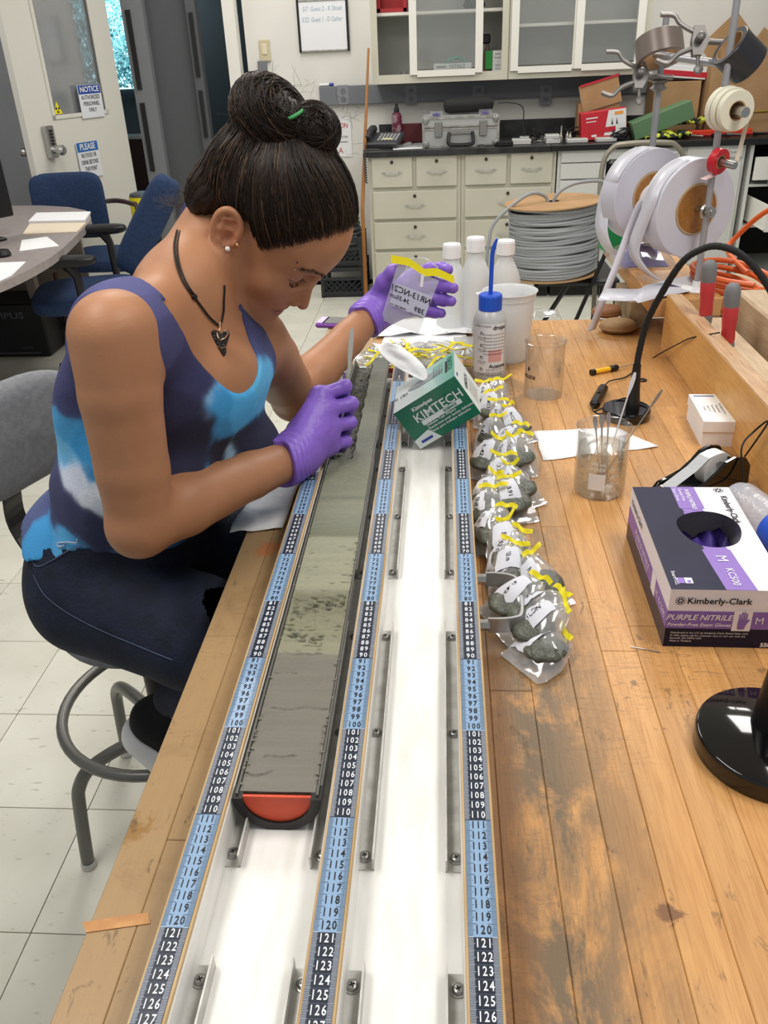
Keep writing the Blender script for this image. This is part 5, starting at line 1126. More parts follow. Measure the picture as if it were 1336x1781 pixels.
for k in range(nT):
    pts = []; zk = .018+(hS-.03)*k/(nT-1); ph = random.random()*6; am = random.uniform(.001, .007)
    for i in range(36): a = i*2*PI/36; pts.append(bs_+tl@V(((rs_+.003*math.sin(2*a+ph))*math.cos(a), (rs_+.003*math.sin(2*a+ph))*math.sin(a), zk+am*math.sin(a+ph)+.003*math.sin(3*a+ph*2))))
    b.tube(pts, .0092, 6, True)
stuff(b.out('cable_turns', M_cable, ts, smooth=True))
tpz = bs_+ax*(hS+.01)
B().tube(catmull([tpz+V((.0, .0, -.03)), tpz+V((.02, 0, .03)), tpz+V((.10, .02, .07)), tpz+V((.22, .04, .075)), Py(1057, 326, 2.80)], 6), .0085, 8).out('cable_end', M_cable, ts, smooth=True)
B().tube(catmull([tpz+V((-.02, .0, -.03)), tpz+V((-.04, 0, .02)), tpz+V((-.13, -.05, .035)), Py(862, 385, 2.66), Py(850, 425, 2.64), Py(846, 470, 2.64), Py(846, 500, 2.66)+V((0, 0, -.1))], 6), .0085, 8).out('cable_end', M_cable, ts, smooth=True)

# ---------------------------------------------------------------- doorway side
M_door = mat('door_cream', 'd8d6cd', .45); M_dgrey = mat('door_dark_grey', '55575a', .5); M_frame = mat('frame_grey', '7c7f82', .5)
struct(B().box((-3.55, 4.68, 1.4), (1.75, .12, 2.8)).out('wall_left', M_wallg)); 
struct(B().box((-3.9, 2.0, 1.4), (.12, 5.3, 2.8)).out('wall_far_left', M_wallg))
# open door: free edge near us, hinge near the jamb
D0, D1 = V((-2.44, 3.62, 0)), V((-2.125, 4.40, 0)); dd = (D1-D0).normalized(); dn = V((dd.y, -dd.x, 0)); dw = (D1-D0).length; Rd = Matrix.Rotation(math.atan2(dd.y, dd.x), 3, 'Z')
Dp = lambda a, z, o=0: D0+dd*a+V((0, 0, z))+dn*o
def door_uv(px, py):      # where a sight line meets the door face
    d = ray(px, py); t = (D0-CAM).dot(dn)/d.dot(dn); p = CAM+d*t; return (p-D0).dot(dd), p.z
wa, wz = door_uv(86, 205); wb2, wz2 = door_uv(184, 200)
wa = max(.10, wa); wb2 = min(dw-.12, wb2); wz = (wz+wz2)/2
do = B(); dt = .045
do.box(Dp(wa/2, 1.06), (wa, dt, 2.1), Rd); do.box(Dp((wb2+dw)/2, 1.06), (dw-wb2, dt, 2.1), Rd); do.box(Dp((wa+wb2)/2, wz/2+.005), (wb2-wa, dt, wz-.01), Rd); do.box(Dp((wa+wb2)/2, 2.06), (wb2-wa, dt, .10), Rd)
do = struct(do.out('door_1', M_door))
B().box(Dp((wa+wb2)/2, (wz+2.01)/2), (wb2-wa, .008, 2.01-wz), Rd).out('pane', clearmat('door_glass', '9a9da0', .08, .5, .55, .10), do)
tr_ = B(); s = .022
for a, b_, z0_, z1_ in ((wa, wa+s, wz, 2.0), (wb2-s, wb2, wz, 2.0), (wa, wb2, wz, wz+s)): tr_.box(Dp((a+b_)/2, (z0_+z1_)/2, dt/2+.004), (b_-a, .008, z1_-z0_), Rd)
tr_.out('glazing_bead', M_door, do)
def plate_on_door(px0, py0, px1, py1):
    a0, z1_ = door_uv(px0, py0); a1, z0_ = door_uv(px1, py1); return a0, a1, z0_, z1_
a0, z1_ = door_uv(64, 220); a1, z0_ = door_uv(92, 274); lk = B().box(Dp((a0+a1)/2, (z0_+z1_)/2, dt/2+.02), (abs(a1-a0)*.9, .04, z1_-z0_), Rd, ch=.006).out('push_lock', M_steel, do)
kb_ = B(); 
for i in range(5): kb_.cyl(Dp((a0+a1)/2+.0, z0_+(z1_-z0_)*(.45+.1*i), dt/2+.04), Dp((a0+a1)/2, z0_+(z1_-z0_)*(.45+.1*i), dt/2+.05), .007, n=8)
kb_.out('lock_buttons', M_ink, lk)
a2, z2_ = door_uv(103, 264); B().lathe([(.018, 0), (.018, .03), (.028, .04), (.03, .07), (.018, .085), (.001, .086)], Dp((a0+a1)/2, z0_+.045, dt/2+.035), dn, 18).out('knob', M_steel, lk, smooth=True)
B().lathe([(.014, 0), (.014, .03), (.024, .04), (.025, .06), (.001, .065)], Dp(.03, z0_+.045, -dt/2), -dn, 14).out('knob', M_steel, do, smooth=True)
def door_sign(label, px0, py0, px1, py1, head, lines, hc, name):
    a0, a1, z0_, z1_ = plate_on_door(px0, py0, px1, py1); w, h = a1-a0, z1_-z0_; c = Dp((a0+a1)/2, (z0_+z1_)/2, dt/2+.010); t = thing(name, label, 'sign', c)
    B().box(c, (w, .002, h), Rd).out('plate', mat('sign_white', 'dfe1e6', .4), t); b = B(); f0 = c+dn*.0016
    b.mt(mat('sign_blue', '1d3f9a' if hc else '2b62a8', .4) if hc else mat('sign_lightblue', '2b66ad', .4)); rect(b, f0+V((0, 0, h*.36)), dd, V((0, 0, 1)), w*.96, h*.26, 0)
    b.mt(M_plasw); text(b, head, h*.235, f0+V((0, 0, h*.36))+dn*.0004, dd, V((0, 0, 1)), bold=.001, sx=w*.9/(len(head)*h*.235*.66)); b.mt(M_ink)
    for i, s_ in enumerate(lines): text(b, s_, h*.175, f0+V((0, 0, h*(.12-.19*i)))+dn*.0004, dd, V((0, 0, 1)), bold=.0002, sx=w*.80/(max(len(q) for q in lines)*h*.175*.62))
    b.out('lettering', None, t)
door_sign('blue and white notice sign on the door window', 126, 149, 176, 202, 'NOTICE', ['AUTHORIZED', 'PERSONNEL', 'ONLY'], True, 'notice_sign')
door_sign('blue and white please sign below the door window', 124, 249, 173, 304, 'PLEASE', ['NO FOOD OR', 'DRINK BEYOND', 'THIS POINT'], False, 'please_sign')
a, z = door_uv(88, 196); c = Dp(a+.035, z+.02, dt/2+.004); t = thing('warning_sticker', 'small yellow triangular radiation sticker in the door window corner', 'sticker', c)
B().add([c-dd*.036-V((0, 0, .03)), c+dd*.036-V((0, 0, .03)), c+V((0, 0, .038))], [(0, 1, 2)]).out('triangle', M_yel, t, solid=.001)
b = B(); 
for k in range(3):
    an = PI/2+k*2*PI/3+PI; pt = [c+dn*.001+V((0, 0, -.006))+dd*(r*math.cos(an+da))+V((0, 0, r*math.sin(an+da))) for r, da in ((.005, -.5), (.018, -.5), (.019, 0), (.018, .5), (.005, .5))]; b.add(pt, [tuple(range(5))])
b.out('trefoil', M_ink, t)
# jambs, dark second doorway and corridor
def post(name, px0, px1, y, m, d=.10, z1=2.6, n=None):
    x0, x1 = Py(px0, 150, y).x, Py(px1, 150, y).x; o = B().box(((x0+x1)/2, y+d/2, z1/2), (x1-x0, d, z1)).out(name, m); return struct(o)
post('trim_3', 232, 268, 4.50, M_frame); 
for (pa, pb_, m) in ((268, 342, M_dgrey),): 
    o = post('door_2', pa, pb_, 4.56, m, .05)
o = post('trim_4', 340, 356, 4.50, M_dgrey, .08)
x_ = Py(242, 150, 4.49).x
for z0_, z1_ in ((1.30, 1.75), (.80, 1.22)): B().box((x_, 4.494, (z0_+z1_)/2), (.03, .010, z1_-z0_)).out('brush_strip', M_rub, bpy.data.objects['trim_3'])
x_ = Py(347, 150, 4.49).x
for z0_, z1_ in ((1.36, 1.72), (1.0, 1.28)): B().box((x_, 4.494, (z0_+z1_)/2), (.025, .010, z1_-z0_)).out('brush_strip', M_rub, bpy.data.objects['trim_4'])
post('trim_5', 401, 421, 4.52, M_white, .10)
M_dk = mat('corridor_shade', '1d2226', .8)  # near-black walls, floor and ceiling: the corridor's darkness painted as colour
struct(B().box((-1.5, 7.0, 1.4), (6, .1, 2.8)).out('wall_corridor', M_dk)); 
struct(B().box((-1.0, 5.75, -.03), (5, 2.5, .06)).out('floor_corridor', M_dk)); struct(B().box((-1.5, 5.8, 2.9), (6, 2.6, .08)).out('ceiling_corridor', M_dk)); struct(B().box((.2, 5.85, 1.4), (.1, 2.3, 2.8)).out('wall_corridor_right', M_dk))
# daylit planting seen through the gap: window in the corridor wall
wl, wr_ = Py(160, 60, 6.93).x, Py(232, 60, 6.93).x; wzb = Py(212, 155, 6.93).z
hd = B(); random.seed(14)
for i in range(3600):
    x = random.uniform(wl-.1, wr_+.1); z = random.uniform(wzb+.02, 2.35); y = 6.86+random.uniform(-.06, .03); a = random.random()*PI; s = random.uniform(.012, .034)
    u = V((math.cos(a), random.uniform(-.5, .5), math.sin(a)))*s; w_2 = V((-math.sin(a), 0, math.cos(a)))*s*.35; p = V((x, y, z)); hd.add([p-u, p+w_2, p+u, p-w_2], [(0, 1, 2, 3)])
hl = hd.out('foliage', mat('sunlit_leaves', 'a9dfe4', .6, c2='3f8b93', scale=9)); hl['kind'] = 'stuff'; tag(hl, 'sunlit bluish foliage outside, seen through the gap beside the door', 'foliage')
struct(B().box(((wl+wr_)/2, 6.92, (wzb+2.5)/2), (wr_-wl+.2, .04, 2.5-wzb)).out('window_1', mat('sky_glow', 'bff4ff', .9, emit=2.2)))
area_light('foliage_day_lamp', ((wl+wr_)/2+.3, 6.3, 2.2), .6, .6, 22, (.75, .95, 1), (math.radians(50), 0, 0))  # area lamp added inside the corridor to light the leaves as daylight would
ob = B().box((Py(222, 220, 6.2).x, 6.2, .45), (.5, .3, .9), ch=.02).out('armchair', mat('brown_leather', '3b2620', .5)); tag(ob, 'dark brown cabinet in the corridor beyond the door gap', 'cabinet')
# yellow bin
c = V((Py(250, 360, 3.75).x, 3.75, 0)); zt5 = Py(250, 338, 3.75).z; t = thing('waste_bin', 'yellow and black cylinder bin beside the open door', 'bin', c)
B().lathe([(.075, 0), (.078, .01), (.078, zt5-.21), (.001, zt5-.21)], c, n=28).out('body', M_black, t, smooth=True); B().lathe([(.079, zt5-.209), (.079, zt5-.01), (.001, zt5-.01)], c, n=28).out('yellow_band', M_yel, t, smooth=True); B().lathe([(.077, zt5-.009), (.070, zt5+.008), (.04, zt5+.016), (.001, zt5+.016)], c, n=28).out('lid', mat('bin_lid', '3e4046', .4), t, smooth=True)

# ---------------------------------------------------------------- desk and its things
DZ = .74; edge = catmull([Pz(150, 366, DZ), Pz(158, 380, DZ), Pz(140, 402, DZ), Pz(104, 436, DZ), Pz(60, 464, DZ), Pz(0, 492, DZ), Pz(-80, 520, DZ)], 6)
poly = [(p.x, p.y) for p in edge]+[(-3.8, 1.4), (-3.8, 3.62), (Pz(0, 358, DZ).x, Pz(0, 358, DZ).y), (Pz(70, 357, DZ).x, Pz(70, 357, DZ).y), (Pz(120, 360, DZ).x, Pz(120, 360, DZ).y)]
t = thing('office_desk', 'grey laminate desk with curved edge at the left under papers', 'desk', (-2.6, 2.6, 0))
B().prism(poly, DZ-.035, DZ).out('desktop', mat('desk_laminate', '9b9290', .45, c2='8f8684', scale=30), t)
for x, y in ((-3.6, 3.3), (-3.6, 1.9), (-2.35, 3.1)): B().box((x, y, .3515), (.05, .05, .703)).out('leg', mat('desk_leg', '8a7f74', .5), t)
B().box((-2.55, 3.3, .38), (.9, .02, .62)).out('modesty_panel', mat('desk_panel', '8d8174', .6), t)
def flat_sheets(label, pxs, n, m=M_paper, name='paper_stack', z=DZ):
    for i in range(1): pass
    P = [Pz(x, y, z+.001) for x, y in pxs]; b = B(); h = .0008+.0012*n; b.prism([(p.x, p.y) for p in P], z+.0006, z+.0006+h); return tag(b.out(name, m), label, 'papers')
flat_sheets('thick stack of white papers at the desk corner', [(50, 388), (64, 373), (158, 371), (148, 386)], 8); flat_sheets('cream folder lying in front of the paper stack', [(40, 408), (52, 390), (150, 388), (134, 404)], 3, mat('cream_folder', 'e2d3bd', .7), 'folder')
flat_sheets('pair of white papers near the middle of the desk', [(34, 437), (38, 418), (82, 412), (103, 428)], 1); flat_sheets('white papers at the near desk edge on the left', [(-12, 495), (-6, 458), (45, 456), (20, 480)], 2)
mx = Py(12, 340, 2.35); t = thing('monitor', 'black computer monitor seen edge on at the left frame edge', 'monitor', (mx.x, 2.35, DZ))
Rm = Matrix.Rotation(math.radians(62), 3, 'Z'); cM = V((Py(0, 350, 2.45).x-.17, 2.42, DZ+.26)); B().box(cM, (.50, .035, .34), Rm, ch=.006).out('screen', M_black, t); B().box(V((cM.x, cM.y, DZ+.06)), (.05, .03, .115), Rm).out('stand', M_black, t); B().box(V((cM.x, cM.y, DZ+.0075)), (.26, .18, .014), Rm, ch=.004).out('base', M_black, t)
c = Pz(6, 446, DZ); tag(B().lathe([(.032, 0), (.036, .01), (.028, .028), (.001, .034)], c, n=20).out('computer_mouse', M_black, None, smooth=True), 'black computer mouse on the desk below the monitor', 'mouse')
# dark case under the desk with lettering
c = Pz(48, 622, 0); t = thing('equipment_case', 'black equipment box under the desk with worn lettering', 'case', (c.x-.12, c.y+.18, 0)); cb_ = V((c.x-.12, c.y+.16, .155)); B().box(cb_, (.52, .30, .305), ch=.01).out('box', M_black, t)
tx = B(); text(tx, 'OLYMPUS', .052, cb_+V((.00, -.1512, .085)), V((1, 0, 0)), V((0, 0, 1)), bold=.001, sx=1.35); text(tx, 'VANTIS', .022, cb_+V((.13, -.1512, -.10)), V((1, 0, 0)), V((0, 0, 1))); rect(tx, cb_+V((.05, -.1512, -.13)), V((1, 0, 0)), V((0, 0, 1)), .30, .008); tx.out('lettering', mat('worn_grey', '5b5c60', .6), t)

# ---------------------------------------------------------------- blue chairs
M_bf = mat('blue_fabric', '243a5e', .85, c2='1e3152', scale=60, bump=.1, bscale=200)
t = thing('guest_chair', 'blue upholstered chair with a dark wooden arm behind the desk corner', 'chair', (-2.15, 3.75, 0))
def pad(c, w, d, h, R, name, par_, m=M_bf, pw=.35, bend=0):
    c = V(c)
    def f(u, v):
        a = u*2*PI; ph = (v-.5)*PI; k = abs(math.cos(ph))**.35; sg = lambda x, p: math.copysign(abs(x)**p, x)
        x = w/2*k*sg(math.cos(a), pw); y = h/2*k*sg(math.sin(a), pw); z = d/2*sg(math.sin(ph), .6); return c+R@V((x, z+bend*(x/(w/2))**2, y))
    return B().grid(f, 40, 14, True).out(name, m, par_, smooth='all')
pA, pB = Py(56, 350, 3.55), Py(186, 362, 3.75)
pad(((pA.x+pB.x)/2, 3.66, Py(120, 358, 3.66).z), (pB-pA).length*1.02, .06, .38, Matrix.Rotation(.12, 3, 'Z'), 'backrest', t, bend=-.03); pad((-2.0, 3.42, .45), .48, .46, .09, Matrix.Rotation(0, 3, 'Z'), 'seat', t)
B().tube(catmull([Py(186, 350, 3.72), Py(205, 349, 3.6), Py(228, 354, 3.45), Py(240, 366, 3.35), V((Py(242, 380, 3.33).x, 3.33, .45))], 5), .014, 8).out('arm', mat('dark_wood', '3a1f18', .4), t, smooth=True)
for x, y in ((-2.25, 3.6), (-1.8, 3.6), (-2.25, 3.2), (-1.8, 3.2)): B().tube([(x, y, .42), (x, y, .01)], .014, 8).out('leg', mat('dark_wood', '3a1f18', .4), t, smooth=True)
t = thing('task_chair', 'blue task chair with black T shaped armrests turned beside the desk', 'chair', (-1.72, 2.5, 0))
cb3 = Py(256, 392, 2.60); Rt = Matrix.Rotation(math.radians(35), 3, 'Y') @ Matrix.Rotation(math.radians(18), 3, 'Z'); pad(cb3, .15, .11, .52, Rt, 'backrest', t, pw=.5)
sC = Pz(120, 520, .47); pad((sC.x+.05, sC.y+.12, .46), .52, .50, .10, Matrix.Rotation(.3, 3, 'Z'), 'seat', t, pw=.5)
for (px, py, y, pz) in ((172, 399, 2.85, 465), (112, 455, 2.22, 540)):
    p = Py(px, py, y); ao = pad(p, .28, .09, .048, Matrix.Rotation(.12, 3, 'Z') @ Matrix.Rotation(PI/2, 3, 'X') @ Matrix.Rotation(-PI/2, 3, 'X'), 'armrest', t, M_black, pw=.6)
    q = Py(px+16, py+70, y); B().tube([p+V((.02, 0, -.018)), V((p.x+.045, y, p.z-.07)), V((p.x+.05, y, .44))], [.045, .03, .03], 10, flat=.55).out('post', M_black, ao, smooth=True)
B().cyl((sC.x+.05, sC.y+.12, .42), (sC.x+.05, sC.y+.12, .09), .028, n=14).out('column', M_black, t, smooth=True)
for k in range(5): a = k*2*PI/5+.3; B().tube([(sC.x+.05, sC.y+.12, .10), (sC.x+.05+.28*math.cos(a), sC.y+.12+.28*math.sin(a), .06)], [.03, .018], 8).out('leg', M_black, t, smooth=True)
for k in range(5): a = k*2*PI/5+.3; B().cyl((sC.x+.05+.28*math.cos(a)-.012, sC.y+.12+.28*math.sin(a), .03), (sC.x+.05+.28*math.cos(a)+.012, sC.y+.12+.28*math.sin(a), .03), .029, n=12).out('caster', M_black, t, smooth=True)
# ---------------------------------------------------------------- signed distance sculpting (used for the person and soft things)
class Field:
    def __init__(s, lo, hi, h):
        s.lo = np.array(lo, float); s.h = h; s.n = np.ceil((np.array(hi, float)-s.lo)/h).astype(int)+1
        s.d = np.full(tuple(s.n), .05, np.float32)
    def sub(s, lo, hi):
        a = np.clip(np.floor((np.array(lo)-s.lo)/s.h).astype(int), 0, s.n-1); b = np.clip(np.ceil((np.array(hi)-s.lo)/s.h).astype(int)+1, 1, s.n)
        if np.any(b <= a): return None
        sl = tuple(slice(i, j) for i, j in zip(a, b))
        g = np.meshgrid(*[(s.lo[k]+s.h*np.arange(a[k], b[k])).astype(np.float32) for k in range(3)], indexing='ij', sparse=False)
        return sl, np.stack(g, -1)
    def op(s, f, lo, hi, k=.01, mode='add', pad=None):
        pad = max(k*1.2, .012) if pad is None else pad
        r = s.sub(np.array(lo)-pad, np.array(hi)+pad)
        if r is None: return s
        sl, P = r; e = f(P).astype(np.float32); d = s.d[sl]
        if mode == 'add':
            h = np.clip(.5+.5*(d-e)/k, 0, 1); s.d[sl] = d*(1-h)+e*h-k*h*(1-h)
        elif mode == 'cut':
            h = np.clip(.5-.5*(d+e)/k, 0, 1); s.d[sl] = d*(1-h)-e*h+k*h*(1-h)
        return s
    # rounded cone from a (ra) to b (rb)
    def cone(s, a, b, ra, rb=None, k=.01, mode='add'):
        rb = ra if rb is None else rb; a = np.array(a, np.float32); b = np.array(b, np.float32); ba = b-a; L2 = max(float(ba@ba), 1e-9)
        def f(P):
            t = np.clip(((P-a)@ba)/L2, 0, 1); return np.linalg.norm(P-a-t[..., None]*ba, axis=-1)-(ra+(rb-ra)*t)
        return s.op(f, np.minimum(a-ra, b-rb), np.maximum(a+ra, b+rb), k, mode)
    def chain(s, pts, rs, k=.01, mode='add'):
        for i in range(len(pts)-1): s.cone(pts[i], pts[i+1], rs[i], rs[i+1], k, mode)
        return s
    # ellipsoid with axes given as rows of R (3x3), radii r
    def ell(s, c, r, R=None, k=.02, mode='add'):
        c = np.array(c, np.float32); r = np.array(r, np.float32); R = np.eye(3, dtype=np.float32) if R is None else np.array(R, np.float32)
        def f(P):
            q = (P-c)@R.T; k0 = np.linalg.norm(q/r, axis=-1); k1 = np.linalg.norm(q/(r*r), axis=-1)
            return k0*(k0-1)/np.maximum(k1, 1e-6)
        e = np.sqrt(((R*r[:, None])**2).sum(0)); return s.op(f, c-e, c+e, k, mode)
    def mesh(s, name, m=None, parent=None, keep=None, smooth_it=1, dd=None):
        d = s.d if dd is None else dd
        ins = d < 0; nx, ny, nz = d.shape
        acc = np.zeros((nx-1, ny-1, nz-1, 3), np.float32); cnt = np.zeros((nx-1, ny-1, nz-1), np.float32)
        cor = [(i, j, k) for i in (0, 1) for j in (0, 1) for k in (0, 1)]
        g = lambda A, c: A[c[0]:nx-1+c[0], c[1]:ny-1+c[1], c[2]:nz-1+c[2]]
        for c in cor:
            for ax in range(3):
                if c[ax]: continue
                e = list(c); e[ax] = 1; e = tuple(e)
                m_ = g(ins, c) != g(ins, e)
                idx = np.nonzero(m_); d0 = g(d, c)[idx]; d1 = g(d, e)[idx]; t = d0/(d0-d1)
                p = np.zeros((len(t), 3), np.float32); p += np.array(c, np.float32); p[:, ax] += t
                acc[idx] += p; cnt[idx] += 1
        act = cnt > 0; idn = -np.ones(act.shape, np.int64); cells = np.argwhere(act); idn[act] = np.arange(len(cells))
        vs = (cells+acc[act]/cnt[act][:, None])*s.h+s.lo
        quads = []
        for ax in range(3):
            u, w_ = [(1, 2), (2, 0), (0, 1)][ax]
            a0 = [slice(0, n) for n in d.shape]; a1 = list(a0); a0[ax] = slice(0, d.shape[ax]-1); a1[ax] = slice(1, d.shape[ax])
            A = ins[tuple(a0)]; B_ = ins[tuple(a1)]; E = np.argwhere(A != B_)
            E = E[(E[:, u] > 0) & (E[:, w_] > 0) & (E[:, u] < d.shape[u]-1) & (E[:, w_] < d.shape[w_]-1)]
            flip = A[tuple(E.T)]
            def at(du, dw):
                q = E.copy(); q[:, u] += du; q[:, w_] += dw; return idn[tuple(q.T)]
            Q = np.stack([at(-1, -1), at(0, -1), at(0, 0), at(-1, 0)], 1)
            Q[~flip] = Q[~flip][:, ::-1]; quads.append(Q)
        Q = np.concatenate(quads)
        if keep is not None:
            ok = keep(vs); Q = Q[ok[Q].all(1)]
            use = np.zeros(len(vs), bool); use[Q.ravel()] = True; mp = np.cumsum(use)-1; vs = vs[use]; Q = mp[Q]
        for _ in range(smooth_it):
            a = np.zeros_like(vs); n_ = np.zeros(len(vs))
            for i in range(4):
                for j in ((i+1) % 4, (i+3) % 4): np.add.at(a, Q[:, i], vs[Q[:, j]]); np.add.at(n_, Q[:, i], 1)
            vs = vs*.4+.6*a/np.maximum(n_, 1)[:, None]
        me = bpy.data.meshes.new(name); me.vertices.add(len(vs)); me.vertices.foreach_set('co', vs.astype(np.float32).ravel())
        me.loops.add(Q.size); me.loops.foreach_set('vertex_index', Q.ravel().astype(np.int32)); me.polygons.add(len(Q))
        me.polygons.foreach_set('loop_start', np.arange(0, Q.size, 4, dtype=np.int32)); me.polygons.foreach_set('loop_total', np.full(len(Q), 4, np.int32))
        me.update(calc_edges=True); me.polygons.foreach_set('use_smooth', [True]*len(Q))
        if m: me.materials.append(m)
        o = bpy.data.objects.new(name, me); COL.objects.link(o)
        if parent is not None: par(o, parent)
        return o
    def sample(s, P):
        q = (P-s.lo)/s.h; i = np.clip(q.astype(int), 0, s.n-2); f = q-i; r = 0
        for a in (0, 1):
            for b in (0, 1):
                for c in (0, 1):
                    w_ = (f[:, 0] if a else 1-f[:, 0])*(f[:, 1] if b else 1-f[:, 1])*(f[:, 2] if c else 1-f[:, 2])
                    r = r+w_*s.d[i[:, 0]+a, i[:, 1]+b, i[:, 2]+c]
        return r
A_ = lambda v: np.array([v[0], v[1], v[2]], np.float32)
def unit(v): v = np.array(v, float); return v/np.linalg.norm(v)

# ---------------------------------------------------------------- joints (metres, world)
SR = A_(Py(192, 582, -.70)); SL = A_(Py(446, 590, -.41))
ER = A_(Py(246, 908, -.715)); WR = A_(Py(502, 800, -.50))
EL = A_(Py(512, 690, -.205)); WL = A_(Py(642, 550, -.02))
NB = A_(Py(332, 488, -.53))
HP = A_(Py(204, 968, -.47))
HR = HP+np.array([-.01, -.09, .0]); HL = HP+np.array([.01, .09, 0])
KR = A_(Pz(395, 1130, .735)); KR = np.array([-.17, -.70, .735]); KL = np.array([-.15, -.45, .745])
SH = (SR+SL)/2; TU = unit(SH-HP); TR = SR-SL; TR = unit(TR-TU*(TR@TU)); TF = np.cross(TU, TR)
def TP(r, f, u): return SH+TR*r+TF*f+TU*u          # torso frame: right, front, up from mid shoulders
TLEN = float(np.linalg.norm(SH-HP))
# head frame
EARP = A_(Py(403, 405, -.50)); hR0 = unit(A_(CAM)-EARP)
cR, cU = A_(CR), A_(CU)
hF = cR*math.cos(math.radians(45))-cU*math.sin(math.radians(45)); hF = unit(hF-hR0*float(hF@hR0))
hU0 = np.cross(hR0, hF); ti = math.radians(25)
hR = hR0*math.cos(ti)-hU0*math.sin(ti); hU = np.cross(hR, hF); ya_ = math.radians(7); hF = unit(hF*math.cos(ya_)+hR*math.sin(ya_)); hR = np.cross(hF, hU)
HC = EARP-hR*.072+hF*.006-hU*.006
HM = np.stack([hR, hF, hU])     # rows
def HP_(x, y, z): return HC+hR*x+hF*y+hU*z
HS = .95/.95

M_skin = mat('skin', 'b98462', .50, c2='ae7655', scale=16, sss=.06, bump=.04, bscale=260, lo=.3, hi=.7)
person = thing('person', 'woman with dark bun in tie-dye tank top bending over the core on a stool', 'person', (-.5, -.45, 0))
person.location = (-.5, -.45, 0)

def build_body(F):
    X = [TR, TF, TU]
    F.ell(TP(0, -.01, -TLEN+.03), (.150, .112, .11), X, .03)
    F.ell(TP(0, .0, -TLEN+.17), (.122, .095, .14), X, .04)
    F.ell(TP(0, -.002, -.17), (.132, .098, .18), X, .04)
    F.cone(SR-TU*.025-TR*.03, SL-TU*.025+TR*.03, .044, k=.04)
    F.ell(TP(.065, -.05, -.09), (.075, .045, .10), X, .03); F.ell(TP(-.065, -.05, -.09), (.075, .045, .10), X, .03)
    F.ell(TP(.105, -.045, .01), (.045, .035, .05), X, .03); F.ell(TP(-.105, -.045, -.05), (.045, .035, .05), X, .03)
    F.ell(TP(.070, .083, -.165), (.060, .058, .064), X, .03); F.ell(TP(-.070, .083, -.165), (.060, .058, .064), X, .03)
    F.ell(TP(0, .05, -.06), (.10, .04, .06), X, .04)
    nt = HP_(0, -.030, -.03)
    F.cone(NB-TU*.035-TF*.008, nt, .054, .050, k=.02)
    F.cone(NB-TU*.02-TF*.012, SR-TR*.03-TU*.01, .032, .036, k=.045); F.cone(NB-TU*.02-TF*.012, SL+TR*.03-TU*.01, .032, .036, k=.045)
    return F
def build_arms(F):
    for S, E, Wd, sg in ((SR, ER, WR, 1), (SL, EL, WL, -1)):
        q = unit(E-S)
        F.cone(S, S+(E-S)*.3, .045, .045, k=.022); F.cone(S+(E-S)*.3, S+(E-S)*.7, .045, .042, k=.005); F.cone(S+(E-S)*.7, E, .042, .039, k=.005)
        d = (Wd-E); F.cone(E, E+d*.25, .039, .040, k=.010); F.cone(E+d*.25, E+d*.7, .040, .031, k=.006); F.cone(E+d*.7, Wd, .032, .027, k=.006)
        F.cone(E, E-unit((Wd-E)/.25+(S-E)/.27)*.010, .034, .033, k=.012)

def build_head(F):
    g = lambda x, y, z: HP_(x, (y if y < .03 else .03+(y-.03)*.88), z)
    R = HM
    def el(x, y, z, rx, ry, rz, k=.015, mode='add'):
        F.ell(g(x, y, z), (rx, ry, rz), R, k, mode)
    def both(fn):
        for s in (1, -1): fn(s)
    el(0, .008, .054, .073, .093, .078)                     # cranium
    el(0, .052, .048, .062, .052, .062, .03)                # forehead
    el(0, .045, -.015, .059, .058, .066, .03)               # face mass
    el(0, .076, -.036, .036, .028, .032, .02)               # muzzle
    F.ell(g(0, .087, -.072), (.021, .016, .016), R, .02)    # chin
    both(lambda s: F.cone(g(s*.054, .006, -.035), g(s*.018, .078, -.07), .017, .015, k=.02))
    both(lambda s: F.cone(g(s*.058, .0, .0), g(s*.054, .006, -.035), .016, .017, k=.02))
    both(lambda s: F.ell(g(s*.040, .070, -.014), (.022, .022, .019), R, .02))     # cheeks
    both(lambda s: F.cone(g(s*.012, .099, .036), g(s*.042, .084, .038), .010, .010, k=.015))   # brow
    F.ell(g(0, .052, -.055), (.040, .045, .022), R, .02)    # under the chin
    both(lambda s: F.ell(g(s*.032, .106, .017), (.017, .014, .012), R, .012, 'cut'))
    both(lambda s: F.ell(g(s*.031, .083, .016), (.0145, .0145, .0135), R, .004))     # lidded eye
    # nose
    F.cone(g(0, .098, .030), g(0, .119, -.012), .0075, .0085, k=.010)
    F.cone(g(0, .112, -.006), g(0, .126, -.020), .0085, .0085, k=.006)
    both(lambda s: F.ell(g(s*.0115, .112, -.0225), (.0072, .0095, .0075), R, .006))
    both(lambda s: F.ell(g(s*.0055, .116, -.0305), (.0032, .0052, .0035), R, .002, 'cut'))
    # lips
    for s in (1, -1):
        F.cone(g(0, .1055, -.0405), g(s*.013, .102, -.0425), .0058, .0052, k=.006); F.cone(g(s*.013, .102, -.0425), g(s*.025, .090, -.0455), .0052, .0028, k=.006)
        F.cone(g(0, .1025, -.0530), g(s*.012, .100, -.0525), .0068, .0062, k=.006); F.cone(g(s*.012, .100, -.0525), g(s*.024, .089, -.0475), .0062, .0028, k=.006)
        F.cone(g(0, .112, -.0468), g(s*.013, .107, -.0470), .0020, k=.002, mode='cut'); F.cone(g(s*.013, .107, -.0470), g(s*.027, .091, -.0460), .0020, .0020, k=.002, mode='cut')
    both(lambda s: F.ell(g(s*.004, .1105, -.035), (.002, .004, .005), R, .003, 'cut') if s > 0 else None)
